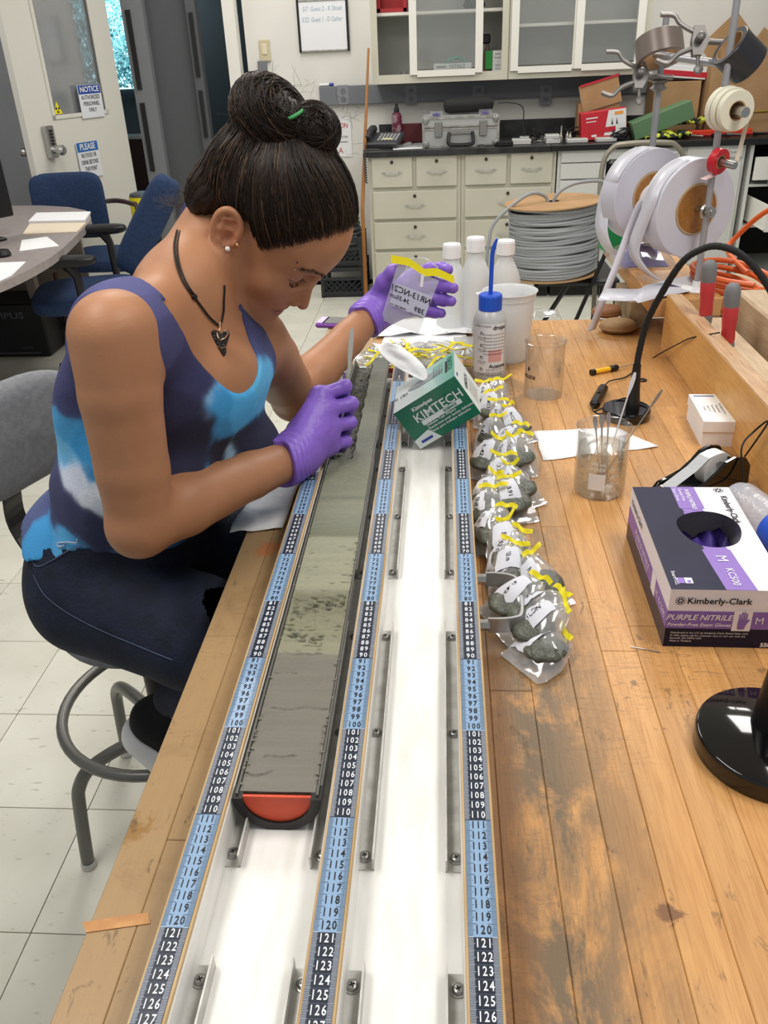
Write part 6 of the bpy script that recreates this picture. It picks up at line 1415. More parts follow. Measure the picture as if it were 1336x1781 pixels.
def ear(F, s=1):
    ct, st = math.cos(.55), math.sin(.55)
    g = lambda a, b, o=0: HP_(s*(.0675+o), a*ct-b*st-.002, a*st+b*ct)
    out = [(.009, .004), (.012, .014), (.010, .025), (.002, .033), (-.009, .034), (-.018, .027), (-.022, .014), (-.0205, .0), (-.015, -.012), (-.008, -.021)]
    F.ell(g(-.006, .010, .003), (.0075, .0155, .0245), np.stack([hR, hF*ct+hU*st, -hF*st+hU*ct]), .004)
    P = catmull([g(a, b, .0075+.0035*(-(a-.01)*30)) for a, b in out], 3); n_ = len(P)
    F.chain([A_(p) for p in P], [.0030+.0008*math.sin(PI*i/(n_-1)) for i in range(n_)], k=.0035)
    F.ell(g(-.0055, -.023, .0062), (.0042, .0080, .0085), HM, .006)
    F.chain([g(.002, .026, .0085), g(-.010, .022, .0095), g(-.0135, .010, .0105), g(-.012, -.004, .0095), g(-.006, -.013, .0085)], [.0022, .0026, .0028, .0026, .0022], k=.004)
    F.ell(g(.0075, -.003, .0085), (.0036, .0038, .0055), HM, .003)
    F.ell(g(-.002, .002, .0120), (.0070, .0068, .0085), HM, .003, 'cut')
    F.ell(g(-.003, .017, .0118), (.0040, .0075, .0040), HM, .003, 'cut')

lo = np.array([min(HP[0]-.2, -.85), -.86, .66]); hi = np.array([.02, .1, 1.42])
RH = .158
FB = Field(lo, hi, .0036)
build_body(FB); build_arms(FB)
build_head(FB)
FH = Field(HC-.172, HC+.172, .0017)
build_body(FH); build_arms(FH); build_head(FH); ear(FH); ear(FH, -1)
def keep_skin(P):
    u = (P-SH)@TU; ok = u > -TLEN+.05
    for Wd, E in ((WR, ER), (WL, EL)):
        ok &= ~((((P-Wd)@unit(Wd-E)) > -.012) & (np.linalg.norm(P-Wd, axis=1) < .09))
    return ok & (np.linalg.norm(P-HC, axis=1) > RH-.015)
def join(objs, name):
    vs = []; fs = []; o = 0
    for q in objs:
        me = q.data; n = len(me.vertices); a = np.empty(n*3, np.float32); me.vertices.foreach_get('co', a); vs.append(a.reshape(-1, 3))
        l = np.empty(len(me.loops), np.int32); me.loops.foreach_get('vertex_index', l); fs.append(l.reshape(-1, 4)+o); o += n
    vs = np.concatenate(vs); Q = np.concatenate(fs); me = objs[0].data; mt_ = me.materials[0]
    for q in objs[1:]:
        m_ = q.data; bpy.data.objects.remove(q); bpy.data.meshes.remove(m_)
    me.clear_geometry(); me.vertices.add(len(vs)); me.vertices.foreach_set('co', vs.ravel()); me.loops.add(Q.size); me.loops.foreach_set('vertex_index', Q.ravel())
    me.polygons.add(len(Q)); me.polygons.foreach_set('loop_start', np.arange(0, Q.size, 4, dtype=np.int32)); me.polygons.foreach_set('loop_total', np.full(len(Q), 4, np.int32))
    me.update(calc_edges=True); me.polygons.foreach_set('use_smooth', [True]*len(Q)); objs[0].name = name
    return objs[0], vs
b1 = FB.mesh('body', M_skin, person, keep_skin, 2)
b2 = FH.mesh('head_tmp', M_skin, person, lambda P: np.linalg.norm(P-HC, axis=1) < RH, 1)
body, BV = join([b1, b2], 'body')
def tint(o, vs, cols):
    at = o.data.color_attributes.new('tint', 'FLOAT_COLOR', 'POINT'); c = np.ones((len(vs), 4), np.float32); c[:, :3] = cols
    at.data.foreach_set('color', c.ravel())
# natural colouring of the skin: lips, brows, lash line, warm ear, nose and cheek
q = (BV-HC)@HM.T; base_c = np.array(lin('b07d5b')[:3]); C = np.tile(base_c, (len(BV), 1))
def blob(c, r, col, a, pw=2):
    global C
    dd = (((q*[1, 1, 1]-np.array(c))/np.array(r))**2).sum(1); w_ = (a*np.exp(-dd**(pw/2)))[:, None]; C = C*(1-w_)+np.array(lin(col)[:3])*w_
for s in (1, -1):
    blob((s*.045, .07, -.014), (.022, .04, .020), 'b8735a', .22)
    for t in np.linspace(0, 1, 7):
        x = .022*t; blob((s*x, .095, -.0425-.001*t), (.005, .03, .0040), '9c544a', .35, 4); blob((s*x, .092, -.0525+.003*t), (.005, .03, .0046), '9c544a', .35, 4)
    for t in np.linspace(0, 1, 9):
        blob((s*(.001+.026*t), .09, -.0466+.0008*t), (.0045, .03, .0012), '54291f', .55, 4)  # mouth line: shade of the crease painted dark into the tint
        x = .016+.040*t; z = .036+.006*math.sin(t*2.2)-.006*t*t; blob((s*x, .09, z), (.004, .035, .0027), '3b251a', .50, 4)
        x = .018+.032*t; z = .011-.004*math.sin(t*PI)+.001*t; blob((s*x, .088, z), (.003, .03, .0015), '1d1310', .75, 4)
    blob((s*.031, .085, .021), (.016, .03, .008), '8a5c48', .45)
    blob((s*.078, -.006, .006), (.01, .02, .03), 'b4674c', .35)
blob((0, .115, -.02), (.013, .014, .012), 'b0604c', .45)
# hair roots showing through the skin along the hairline
zl_ = np.interp(q[:, 1], [-.065, -.05, -.035, -.02, .0, .02, .034, .055, .075, .095, .13], [-.055, -.03, .0, .025, .040, .030, .022, .054, .086, .114, .140])+.006
dz_ = zl_-q[:, 2]; w_ = (.62*np.exp(-np.maximum(dz_, 0)/.0055)*(np.linalg.norm(BV-HC, axis=1) < .15)*np.clip((q[:, 1]-.0)/.03, 0, 1)*(.75+.25*np.sin(q[:, 1]*900+q[:, 0]*300)))[:, None]
C = C*(1-w_)+np.array(lin('3a271b')[:3])*w_
tint(body, BV, C)
n, L, b = nodes(M_skin); at = n.new('ShaderNodeAttribute'); at.attribute_name = 'tint'
old = b.inputs['Base Color'].links[0].from_node
old.color_ramp.elements[0].color = (.9, .88, .87, 1); old.color_ramp.elements[1].color = (1.04, 1.04, 1.04, 1)
L.new(mixc(n, L, 1.0, at.outputs['Color'], old.outputs[0], 'MULTIPLY'), b.inputs['Base Color'])

# ---------------------------------------------------------------- gloves
M_glove = mat('purple_nitrile', '8a66cc', .42, bump=.28, bscale=45, c2='8260c6', scale=10)
def glove(name, E, Wd, palm, fingers, thumb, rf=.0092):
    allp = np.array([Wd]+[p for f in fingers for p in f]+list(thumb)); ax = unit(Wd-E)
    F = Field(np.minimum(allp.min(0), Wd-ax*.04-.045)-.02, np.maximum(allp.max(0), Wd-ax*.04+.045)+.02, .0017)
    mcp = [f[0] for f in fingers]
    # wrist and loose cuff
    F.cone(Wd-ax*.05, Wd-ax*.008, .0375, .0335, k=.006); F.cone(Wd-ax*.008, Wd+ax*.02, .0335, .033, k=.01)
    for i, m_ in enumerate(mcp):
        a = Wd+(np.array(mcp[i])-Wd)*.12
        F.cone(a, m_, .024, .0135, k=.016)
    F.cone(mcp[0], mcp[-1], .0115, .011, k=.012)
    if palm is not None: F.ell(palm[0], palm[1], None, .02)
    for i, f in enumerate(fingers):
        r = rf*(1.0, 1.03, .98, .88)[i]; F.chain(f, [r*1.18, r*1.1, r*.98, r*.86], k=.005)
    F.chain(thumb, [.019, .0135, .0115, .0098][:len(thumb)], k=.010)
    if palm is not None: pass
    # wrinkles
    P = np.stack(np.meshgrid(*[F.lo[k]+F.h*np.arange(F.n[k]) for k in range(3)], indexing='ij'), -1)
    t = (P-Wd)@ax
    F.d += (.0010*np.sin(t*620+3*np.sin(P[..., 0]*90)+2*np.sin(P[..., 2]*110))*np.exp(-((t+.015)/.022)**2)).astype(np.float32)
    F.d = np.maximum(F.d, (-.020-.004*np.sin(P[..., 0]*160)-t).astype(np.float32))
    # open the cuff around the forearm
    return F.mesh(name, M_glove, person, None, 1)
Y_ = lambda px, py, y: A_(Py(px, py, y))
rf_ = [[Y_(556, 688, -.425), Y_(600, 672, -.405), Y_(598, 690, -.372), Y_(574, 706, -.375)],
       [Y_(570, 712, -.435), Y_(611, 702, -.410), Y_(606, 717, -.375), Y_(580, 730, -.378)],
       [Y_(576, 742, -.440), Y_(609, 735, -.415), Y_(602, 748, -.382), Y_(578, 758, -.385)],
       [Y_(574, 775, -.445), Y_(602, 768, -.422), Y_(594, 777, -.395), Y_(574, 782, -.395)]]
palm_r = (Y_(546, 752, -.44), np.array([.030, .034, .026]))
rt_ = [Y_(520, 752, -.45), Y_(552, 706, -.395), Y_(582, 686, -.368), Y_(600, 675, -.352)]
glove_r = glove('glove', ER, WR, palm_r, rf_, rt_); glove_r['label'] = 'purple nitrile glove gripping the spatula'
lf_ = [[Y_(716, 482, .02), Y_(748, 469, .015), Y_(768, 467, .0), Y_(779, 469, -.015)],
       [Y_(722, 500, .02), Y_(756, 495, .018), Y_(776, 497, .004), Y_(788, 501, -.010)],
       [Y_(720, 520, .02), Y_(752, 519, .018), Y_(772, 522, .006), Y_(785, 524, -.008)],
       [Y_(712, 538, .02), Y_(740, 540, .018), Y_(756, 544, .01), Y_(768, 545, .0)]]
palm_l = (Y_(684, 512, .02), np.array([.034, .018, .034]))
lt_ = [Y_(656, 520, -.005), Y_(668, 490, -.02), Y_(683, 473, -.028), Y_(697, 465, -.03)]
glove_l = glove('glove', EL, WL, palm_l, lf_, lt_, .0115); glove_l['label'] = 'purple nitrile glove holding up the sample bag'

# ---------------------------------------------------------------- jeans
M_jean = mat('dark_denim', '1b2238', .8, c2='131828', scale=30, bump=.2, bscale=180)
FJ = Field(np.array([HP[0]-.22, -.86, .33]), np.array([-.02, -.15, HP[2]+.22]), .0045)
FJ.ell(TP(0, -.002, -TLEN+.04), (.152, .112, .12), [TR, TF, TU], .03)
for Hh, K, An in ((HR, KR, A_(Py(300, 1214, -.50))), (HL, KL, np.array([-.44, -.36, .40]))):
    FJ.cone(Hh+np.array([0, 0, -.01]), Hh+(K-Hh)*.45, .087, .082, k=.03); FJ.cone(Hh+(K-Hh)*.45, K, .082, .066, k=.01)
    FJ.cone(K, K+(An-K)*.35, .062, .060, k=.015); FJ.cone(K+(An-K)*.35, An, .058, .032, k=.01)
FJ.ell(TP(0, .0, -TLEN+.13), (.128, .102, .13), [TR, TF, TU], .03)
FJ.ell(HP+np.array([-.005, -.05, -.015]), (.105, .10, .085), None, .04); FJ.ell(HP+np.array([-.005, .06, -.015]), (.105, .10, .085), None, .04)
def keepj(P): q = P-SH; return q@TU < np.clip(-.345+.90*(q@TF), -.390, -.295)+.022
jeans = FJ.mesh('jeans', M_jean, person, keepj, 2); jeans['label'] = 'dark navy skinny jeans'
# ---------------------------------------------------------------- tank top
def march(F, px, py, off=.0, t0=.55):
    d = np.array(ray(px, py)); d /= np.linalg.norm(d); t = t0; c = np.array(CAM)
    for _ in range(900):
        p = c+d*t
        if np.all(p > F.lo) and np.all(p < F.lo+F.h*(F.n-1)):
            v = float(F.sample(p[None])[0])
            if v < .0008: return p-d*off
            t += max(.0007, min(v*.6, .01))
        else: t += .01
        if t > 2.2: return None
    return None
FT = Field(lo, np.array([.02, .0, 1.42]), .0036); build_body(FT)
Pg = np.stack(np.meshgrid(*[(FT.lo[k]+FT.h*np.arange(FT.n[k])).astype(np.float32) for k in range(3)], indexing='ij'), -1)-SH.astype(np.float32)
r_ = Pg@TR.astype(np.float32); f_ = Pg@TF.astype(np.float32); u_ = Pg@TU.astype(np.float32); del Pg
ud = u_-.313*r_
hem = -.405
low = np.clip((-.12-u_)/.28, 0, 1)
fold = .0016*np.sin(f_*70+u_*38+3*np.sin(u_*17))*low+.0012*np.sin(r_*95-u_*60)*np.exp(-((u_+.26)/.08)**2)
tank_d = FT.d-.0042-.006*low-fold*1.6
nk = -.024+9.5*(r_+.002)**2+np.where(f_ < 0, .02, 0)
hole = np.maximum((nk-ud)*.5, np.abs(r_+.002)-.088)
ahole = np.maximum(.138-np.abs(r_), -.085-ud); ahole = np.where((.138-np.abs(r_) > -.03) & (-.085-ud > -.03), np.sqrt(np.maximum(.03+.138-np.abs(r_), 0)**2+np.maximum(.03-.085-ud, 0)**2)-.03, ahole)
tank_d = np.maximum.reduce([tank_d, -hole, -ahole, np.clip(-.345+.90*f_, -.390, -.295)+.002*np.sin(r_*40+f_*50)-u_])
# the far end of the yoke beyond the shoulders is no cloth
tank = FT.mesh('tank_top', None, person, None, 2, dd=tank_d.astype(np.float32)); tank['label'] = 'navy, sky blue and white tie-dye tank top'
M_tank = mat('tie_dye_cotton', 'ffffff', .85, bump=.12, bscale=300); tank.data.materials.append(M_tank)
n, L, b = nodes(M_tank); at = n.new('ShaderNodeAttribute'); at.attribute_name = 'tint'; L.new(at.outputs['Color'], b.inputs['Base Color'])
NV = len(tank.data.vertices); TV = np.empty(NV*3, np.float32); tank.data.vertices.foreach_get('co', TV); TV = TV.reshape(-1, 3)
seeds = [((150, 510), '4a4a78', .03), ((200, 500), '4b4b79', .03), ((250, 525), '464671', .025), ((300, 590), '3f4068', .025), ((330, 650), '33345a', .03), ((300, 720), '2b2b48', .035),
         ((340, 760), '222238', .035), ((380, 790), '1f2034', .022), ((430, 775), '24263c', .015), ((290, 800), '26263f', .03), ((340, 815), '222238', .02),
         ((430, 600), '3f4470', .02), ((440, 560), '40446e', .02), ((437, 650), '5aa6d8', .012), ((395, 705), '3d94cf', .022), ((372, 700), '8fb8dc', .006), ((360, 735), '8a90b8', .005), ((430, 700), '4aa3dc', .03), ((390, 745), '3a86bd', .02), ((455, 665), '58a8d8', .02),
         ((370, 835), '2d6c9c', .015), ((330, 845), '2d6288', .012), ((415, 830), '3d86b6', .012), ((405, 790), '9cc4e2', .004),
         ((112, 600), '45466f', .03), ((105, 680), '3e3f66', .028), ((115, 710), '454a72', .015), ((110, 745), '4b9ed2', .018), ((150, 770), '3c93cd', .025), ((165, 830), '3b8cc4', .012), ((110, 790), '6cb3de', .012),
         ((85, 790), 'dfe5f0', .018), ((70, 830), 'cfe0f0', .010), ((125, 838), 'cfd6e8', .016), ((170, 850), 'dde2ec', .016), ((150, 870), 'd5dae6', .008), ((185, 885), 'c7d0de', .018),
         ((95, 868), '424468', .043), ((75, 850), '454a74', .02), ((70, 885), '4c5680', .012), ((130, 895), '3c3e60', .03), ((170, 915), '2f3452', .026), ((45, 905), '4b9fd6', .010), ((50, 870), '66aede', .012), ((110, 922), '58a9dc', .010), ((75, 930), '3f93cd', .012), ((230, 930), '3a6f9d', .02)]
FTd = FT.d; FT.d = FT.d-.006
SP = []; SCc = []; SRr = []
for (px, py), c, rr in seeds:
    p = march(FT, px, py)
    if p is None: continue
    SP.append(p); SCc.append(lin(c)[:3]); SRr.append(rr)
FT.d = FTd
SP = np.array(SP); SCc = np.array(SCc); SRr = np.array(SRr)
def wig(P, sc, seed):
    o = np.zeros(len(P)); rng = np.random.RandomState(seed)
    for i in range(7):
        k = rng.randn(3)*sc*(1.5**i*.6); o += np.sin(P@k+rng.rand()*6+1.5*np.sin(P@(rng.randn(3)*sc*.7)))/(1.3**i)
    return o/3
dist = np.sqrt(((TV[:, None]-SP[None])**2).sum(2))
scx = dist-SRr+.008*np.stack([wig(TV, 75, i) for i in range(len(SP))], 1)
w_ = np.exp(-(scx-scx.min(1, keepdims=True))/.0035); w_ /= w_.sum(1, keepdims=True); TC = w_@SCc
# pale bleed where two dyes meet
mx = w_.max(1); TC = TC*(1+.25*(1-mx))[:, None]
tint(tank, TV, np.clip(TC*1.15, 0, 1))
# pocket
pk = march(FT, 461, 668)
# hems (stitched bands)
# ---------------------------------------------------------------- hair
M_hair = mat('dark_brown_hair', '2a1d16', .42, spec=.35)
n, L, b = nodes(M_hair); at = n.new('ShaderNodeAttribute'); at.attribute_name = 'tint'; L.new(at.outputs['Color'], b.inputs['Base Color'])
hl_y = np.array([-.10, -.065, -.05, -.035, -.02, .0, .02, .034, .055, .075, .095, .13]); hl_z = np.array([-.055, -.055, -.03, .0, .025, .040, .030, .022, .054, .086, .114, .140])
CC = np.array([0, .008, .056]); CE = np.array([.073, .093, .078])
def hloc(P): return (P-HC)@HM.T
def hwor(q): return HC+np.asarray(q)@HM
FHr = Field(HC-.20, HC+.22, .0021)
Pg = np.stack(np.meshgrid(*[FHr.lo[k]+FHr.h*np.arange(FHr.n[k]) for k in range(3)], indexing='ij'), -1); q = (Pg-HC)@HM.T
e = q-CC; R2 = CE+.010; k0 = np.linalg.norm(e/R2, axis=-1); k1 = np.linalg.norm(e/R2**2, axis=-1); cap_ = k0*(k0-1)/np.maximum(k1, 1e-6)
R3 = np.array([.066, .060, .066])+.004; e = q-np.array([0, .050, .052]); k0 = np.linalg.norm(e/R3, axis=-1); k1 = np.linalg.norm(e/R3**2, axis=-1); cap_ = np.minimum(cap_, k0*(k0-1)/np.maximum(k1, 1e-6))
zl = np.interp(q[..., 1], hl_y, hl_z)
cap_ = cap_+.0085*(1-np.clip((q[..., 2]-zl)/.040, 0, 1))**1.5; cap_ = np.maximum(cap_, (zl+.007*np.clip((q[..., 1]-.02)/.02, 0, 1)+.0015*np.sin(q[..., 1]*420)-q[..., 2])*.75)
FHr.d = cap_.astype(np.float32)
FHr.ell(HP_(0, -.052, .085), (.050, .040, .036), HM, .02)
BUN = HP_(.004, -.072, .118); BN2 = HP_(.0, -.026, .149)
FHr.ell(BUN, (.054, .053, .038), HM, .006); FHr.ell(BN2, (.032, .031, .026), HM, .014)
FHr.ell(HP_(0, -.050, .05), (.066, .050, .055), HM, .02)
FHr.ell(HP_(.035, -.062, .0), (.033, .023, .03), HM, .02); FHr.ell(HP_(.0, -.072, .0), (.043, .024, .035), HM, .02)
# combed grooves towards the bun
bb = np.array([0, -.05, .15]); ang = np.arctan2(q[..., 0]*1.2, (q[..., 1]-bb[1])+.3*(q[..., 2]-.05))
FHr.d += (.0007*np.sin(ang*75+5*np.sin(q[..., 2]*60))+.0007*np.sin(ang*31+2*np.sin(q[..., 1]*70))).astype(np.float32)
del Pg, e, k0, k1, cap_, zl
hair = FHr.mesh('hair', M_hair, person, None, 1); hair['label'] = 'dark brown hair swept up into a messy bun'
HV = np.empty(len(hair.data.vertices)*3, np.float32); hair.data.vertices.foreach_get('co', HV); HV = HV.reshape(-1, 3)
tint(hair, HV, np.tile(lin('20160f')[:3], (len(HV), 1)))
rs = np.random.RandomState(4)
ST = B(); stc = []
def ell_r(d): return 1/np.linalg.norm(d/(CE+.0105))
bund = np.array([0, -.055, .122])-CC; bund /= np.linalg.norm(bund)
def strand(pts, r, col):
    n0 = len(ST.v); m_ = len(pts); ST.tube([V(p) for p in pts], [r*(.22+.78*math.sin(PI*min(1, (i+.35)/m_))**.7) for i in range(m_)], 3); stc.append((len(ST.v)-n0, col))
def hcol():
    a = rs.rand()
    c = lin('1f1610') if a < .62 else lin('2c1f16') if a < .90 else lin('453325') if a < .975 else lin('6b513b')
    return c[:3]
for i in range(5200):
    y = rs.uniform(-.085, .118); z = np.interp(y, hl_y, hl_z)-.004-.005*rs.rand()**2+(rs.rand()**1.6)*.06
    s = -1 if rs.rand() < .25 else 1
    w2 = 1-((y-.008)/.105)**2-((z-.056)/.09)**2
    if w2 < 0: s_x = rs.uniform(-.03, .05); 
    else: s_x = s*.085*math.sqrt(w2)
    d0 = np.array([s_x, y, z])-CC; d0 /= np.linalg.norm(d0)
    om = math.acos(float(np.clip(d0@bund, -1, 1))); 
    if om < .25: continue
    lift = rs.uniform(-.001, .005); side = np.cross(d0, bund); side /= np.linalg.norm(side); wob = rs.uniform(-.09, .09) if y < .03 else -math.copysign(rs.uniform(.05, .30)*min(1, (y-.03)/.02), side[1]); sag = 0; pts = []
    for t in np.linspace(0, rs.uniform(.8, 1.0), 11):
        d = (math.sin((1-t)*om)*d0+math.sin(t*om)*bund)/math.sin(om)+side*(wob+sag*s)*math.sin(PI*t); d /= np.linalg.norm(d)
        rr = ell_r(d)+lift*math.sin(PI*t)**.5
        p = CC+d*rr
        v = float(FHr.sample(hwor(p)[None])[0])
        pts.append(hwor(p+d*max(-.002, min(.03, -v+.0006 if v < 0 else -v*.8))))
    strand(pts, rs.uniform(.0004, .0010), hcol())
for i in range(1700):     # back of the head and the nape
    x = rs.uniform(-.05, .068); y = rs.uniform(-.10, -.015); z = np.interp(y, hl_y, hl_z)+rs.rand()*.06
    d0 = unit(np.array([x, y, z])-CC); om = math.acos(float(np.clip(d0@bund, -1, 1)))
    if om < .2: continue
    side = unit(np.cross(d0, bund)); wob = rs.uniform(-.12, .12); lift = rs.uniform(.0, .003); pts = []
    for t in np.linspace(0, rs.uniform(.7, 1.0), 10):
        d = unit((math.sin((1-t)*om)*d0+math.sin(t*om)*bund)/math.sin(om)+side*wob*math.sin(PI*t)); rr = ell_r(d)
        for _ in range(3):
            v = float(FHr.sample(hwor(CC+d*rr)[None])[0]); rr += float(np.clip(-v, -.006, .02))
            if abs(v) < .0006: break
        pts.append(hwor(CC+d*(rr+.0003+lift*math.sin(PI*t))))
    strand(pts, rs.uniform(.0005, .0012), hcol())
def loops(c, rad, n, ax0, spread, clo=.85):
    for i in range(n):
        a = unit(ax0+rs.randn(3)*spread); u = unit(np.cross(a, [.3, .5, .81])); w = np.cross(a, u); t0 = rs.rand()*6.28; ln = rs.uniform(2, 4.6); k = rs.uniform(clo, 1.04); off = rs.uniform(-.75, .75); pts = []
        rr = math.sqrt(max(.05, 1-off*off))
        for t in np.linspace(0, ln, 15):
            d = a*off+(u*math.cos(t0+t)+w*math.sin(t0+t))*rr; pts.append(c+((d*rad*k))@HM)
        strand(pts, rs.uniform(.0004, .0009), hcol())
loops(BUN, np.array([.056, .054, .042]), 1700, np.array([.35, .15, 1.]), .24)
loops(BN2, np.array([.035, .033, .029]), 800, np.array([1., .0, .5]), .38, .85)
for i in range(110):     # flyaways about the bun and along the back of the head
    if i < 130: c = BUN if i % 2 else BN2; d = unit(rs.randn(3)); p0 = c+d*.048
    else: p0 = HP_(rs.uniform(-.02, .07), rs.uniform(-.1, -.06), rs.uniform(-.05, .05)); d = unit(p0-HC)
    cu = unit(rs.randn(3)); k = rs.uniform(.010, .024); pts = [p0+d*(k*t*.6)+cu*(k*.8*t*t)+np.cross(cu, d)*(.005*math.sin(5*t)) for t in np.linspace(0, 1, 7)]
    strand(pts, .00016, lin('3a291d')[:3])
for i in range(46):     # baby hairs on the nape
    p0 = HP_(rs.uniform(.0, .035), rs.uniform(-.088, -.075), rs.uniform(-.055, -.03)); d = unit(-hF*.8-hU*rs.uniform(.1, .9)+rs.randn(3)*.25); k = rs.uniform(.02, .045); cu = unit(np.cross(d, rs.randn(3)))
    pts = [p0+d*(k*t)+cu*(.006*math.sin(t*rs.uniform(5, 8))) for t in np.linspace(0, 1, 9)]; strand(pts, .00018, lin('3a291d')[:3])
for s in (1, -1):       # brows and lashes
    for i in range(95):
        t = rs.rand(); x = .015+.042*t; z = .036+.007*math.sin(t*2.2)-.004*t*t+rs.uniform(-.0022, .0022); y = .12
        for _ in range(60):
            if float(FH.sample(HP_(s*x, y, z)[None])[0]) < .0004: break
            y -= .0012
        p0 = HP_(s*x, y+.0003, z); d = unit(hR*s*.8+hU*.25-hF*.45*t+rs.randn(3)*.12); strand([p0, p0+d*.003, p0+d*.0058-hU*.0006], .00022, lin('241710')[:3])
    for i in range(34):
        t = rs.rand(); x = .018+.032*t; z = .010-.004*math.sin(t*PI); y = .12
        for _ in range(60):
            if float(FH.sample(HP_(s*x, y, z)[None])[0]) < .0004: break
            y -= .0012
        p0 = HP_(s*x, y, z); d = unit(hF*.7-hU*.65+hR*s*(.5*t)+rs.randn(3)*.08); strand([p0, p0+d*.003, p0+d*.006+hU*.0008], .00025, lin('120c09')[:3])
so = ST.out('hair_strands', M_hair, hair, smooth='all'); stuff(so)
cc = np.concatenate([np.tile(c, (k, 1)) for k, c in stc]); tint(so, np.zeros((len(cc), 3)), cc)
g0 = A_(Py(503, 205, -.60)); g1 = A_(Py(526, 193, -.60))
def near(F, px, py, off=.002):
    p = march(F, px, py, off); return p if p is not None else A_(Py(px, py, -.5))
B().tube([near(FHr, 501, 207), near(FHr, 510, 203, .004), near(FHr, 519, 198, .004), near(FHr, 527, 192)], .0022, 8).out('hair_tie', mat('green_elastic', '3f9a58', .6), hair, smooth=True)

# seam and pocket stitching of the jeans
M_st = mat('denim_stitch', '56637f', .8)
def jp(pts, r=.0006, name='side_seam', m=None):
    P = [march(FJ, a, b, .0006, .8) for a, b in pts]; P = [V(p) for p in P if p is not None]
    if len(P) > 2: B().tube(catmull(P, 6), r, 5).out(name, m or M_st, jeans, smooth=True)
jp([(58, 1000), (76, 1033), (108, 1060), (146, 1082), (190, 1103), (234, 1121), (270, 1136), (300, 1148)])
jp([(52, 965), (64, 985), (90, 975), (120, 957), (150, 946)], .0008, 'pocket_seam')
jp([(112, 948), (104, 951), (100, 945), (118, 943), (132, 944), (134, 938)], .0011, 'loose_thread', mat('pale_thread', 'b9bfcc', .8))
rv = march(FJ, 62, 971, .001, .8)
if rv is not None: B().lathe([(.0032, -.001), (.0036, .001), (.001, .002)], rv, -CF, 12).out('rivet', mat('dark_rivet', '3a3330', .4, .8), jeans, smooth=True)
# ---------------------------------------------------------------- necklace, piercings
nb_ = lambda px, py, off=.0022: V(near(FB, px, py, off)); nh = lambda px, py, off=.002: V(near(FH, px, py, off))
M_cord = mat('leather_cord', '1c1410', .7)
cord = B(); lp = catmull([nh(308, 400), nh(303, 425), nh(306, 455), nb_(315, 482), nb_(327, 503), nb_(338, 516), nb_(352, 535), nb_(366, 553), nb_(383, 568)], 5)
cord.tube(lp, .0013, 6); cord.tube([p+V((.0035, 0, -.001)) for p in lp[:int(len(lp)*.6)]], .0011, 6)
cord.tube(catmull([nb_(384, 568), nb_(387, 555), nb_(389.5, 540), nb_(390, 522), nb_(391, 508), nb_(391, 496)], 4), .0013, 6)
k_ = nb_(338, 516, .003); cord.lathe([(.0006, -.004), (.0032, -.002), (.0036, .0005), (.0028, .003), (.0005, .004)], k_, (.5, .2, -.8), 8)
nc = cord.out('necklace_cord', M_cord, person, smooth=True)
pc = nb_(384, 592, .008); ex = CR.normalized(); ey = CU.normalized(); tb = B()
poly = [(-.0135, .013), (-.0095, .016), (-.003, .0135), (.001, .0095), (.005, .0135), (.011, .0155), (.0135, .010), (.0115, .001), (.008, -.009), (.0085, -.018), (.0055, -.024), (.001, -.019), (-.003, -.012), (-.0085, -.003), (-.0135, .006)]
MM = Matrix((( ex.x, ey.x, -CF.x, pc.x), (ex.y, ey.y, -CF.y, pc.y), (ex.z, ey.z, -CF.z, pc.z), (0, 0, 0, 1)))
tb.prism([(a*.82, c*.82) for a, c in poly], -.0028, .0028, MM).out('tooth_pendant', mat('fossil_tooth', '1d1817', .35, bump=.2, bscale=200), nc, bevel=.0012)
wi = B(); loc = lambda a, c, h=.0042: MM @ V((a, c, h))
M_cop = mat('copper_wire', 'c99a78', .25, 1)
wi.tube([loc(-.001, .018), loc(-.002, .013), loc(.001, .010), loc(.0075, .011), loc(.010, .007), loc(.006, .002), loc(.000, -.001), loc(-.003, .004), loc(-.004, .009)], .0005, 6)
wi.tube([loc(-.003, -.008), loc(.002, -.0105), loc(.008, -.0085), loc(.0095, -.006)], .0005, 6); wi.tube([loc(.0, .012), loc(.0, .022, .003), loc(.001, .022, 0), loc(.001, .016, 0)], .0006, 6)
wi.out('pendant_wire', M_cop, nc, smooth=True)
def stud(px, py, r, m, off=.001):
    p = nh(px, py, off); B().lathe([(.0002, -r), (r*.7, -r*.7), (r, 0), (r*.7, r*.7), (.0002, r)], p, CR, 12).out('stud', m, body, smooth='all')
stud(396, 433, .0034, mat('pearl', 'f0ece6', .15)); stud(413, 426, .0026, mat('gold', 'e2b887', .15, 1)); stud(388, 427, .0013, M_steel); stud(517, 457, .0014, mat('purple_bead', '6a3a5e', .2, .6)); stud(512.5, 469, .0013, M_steel)
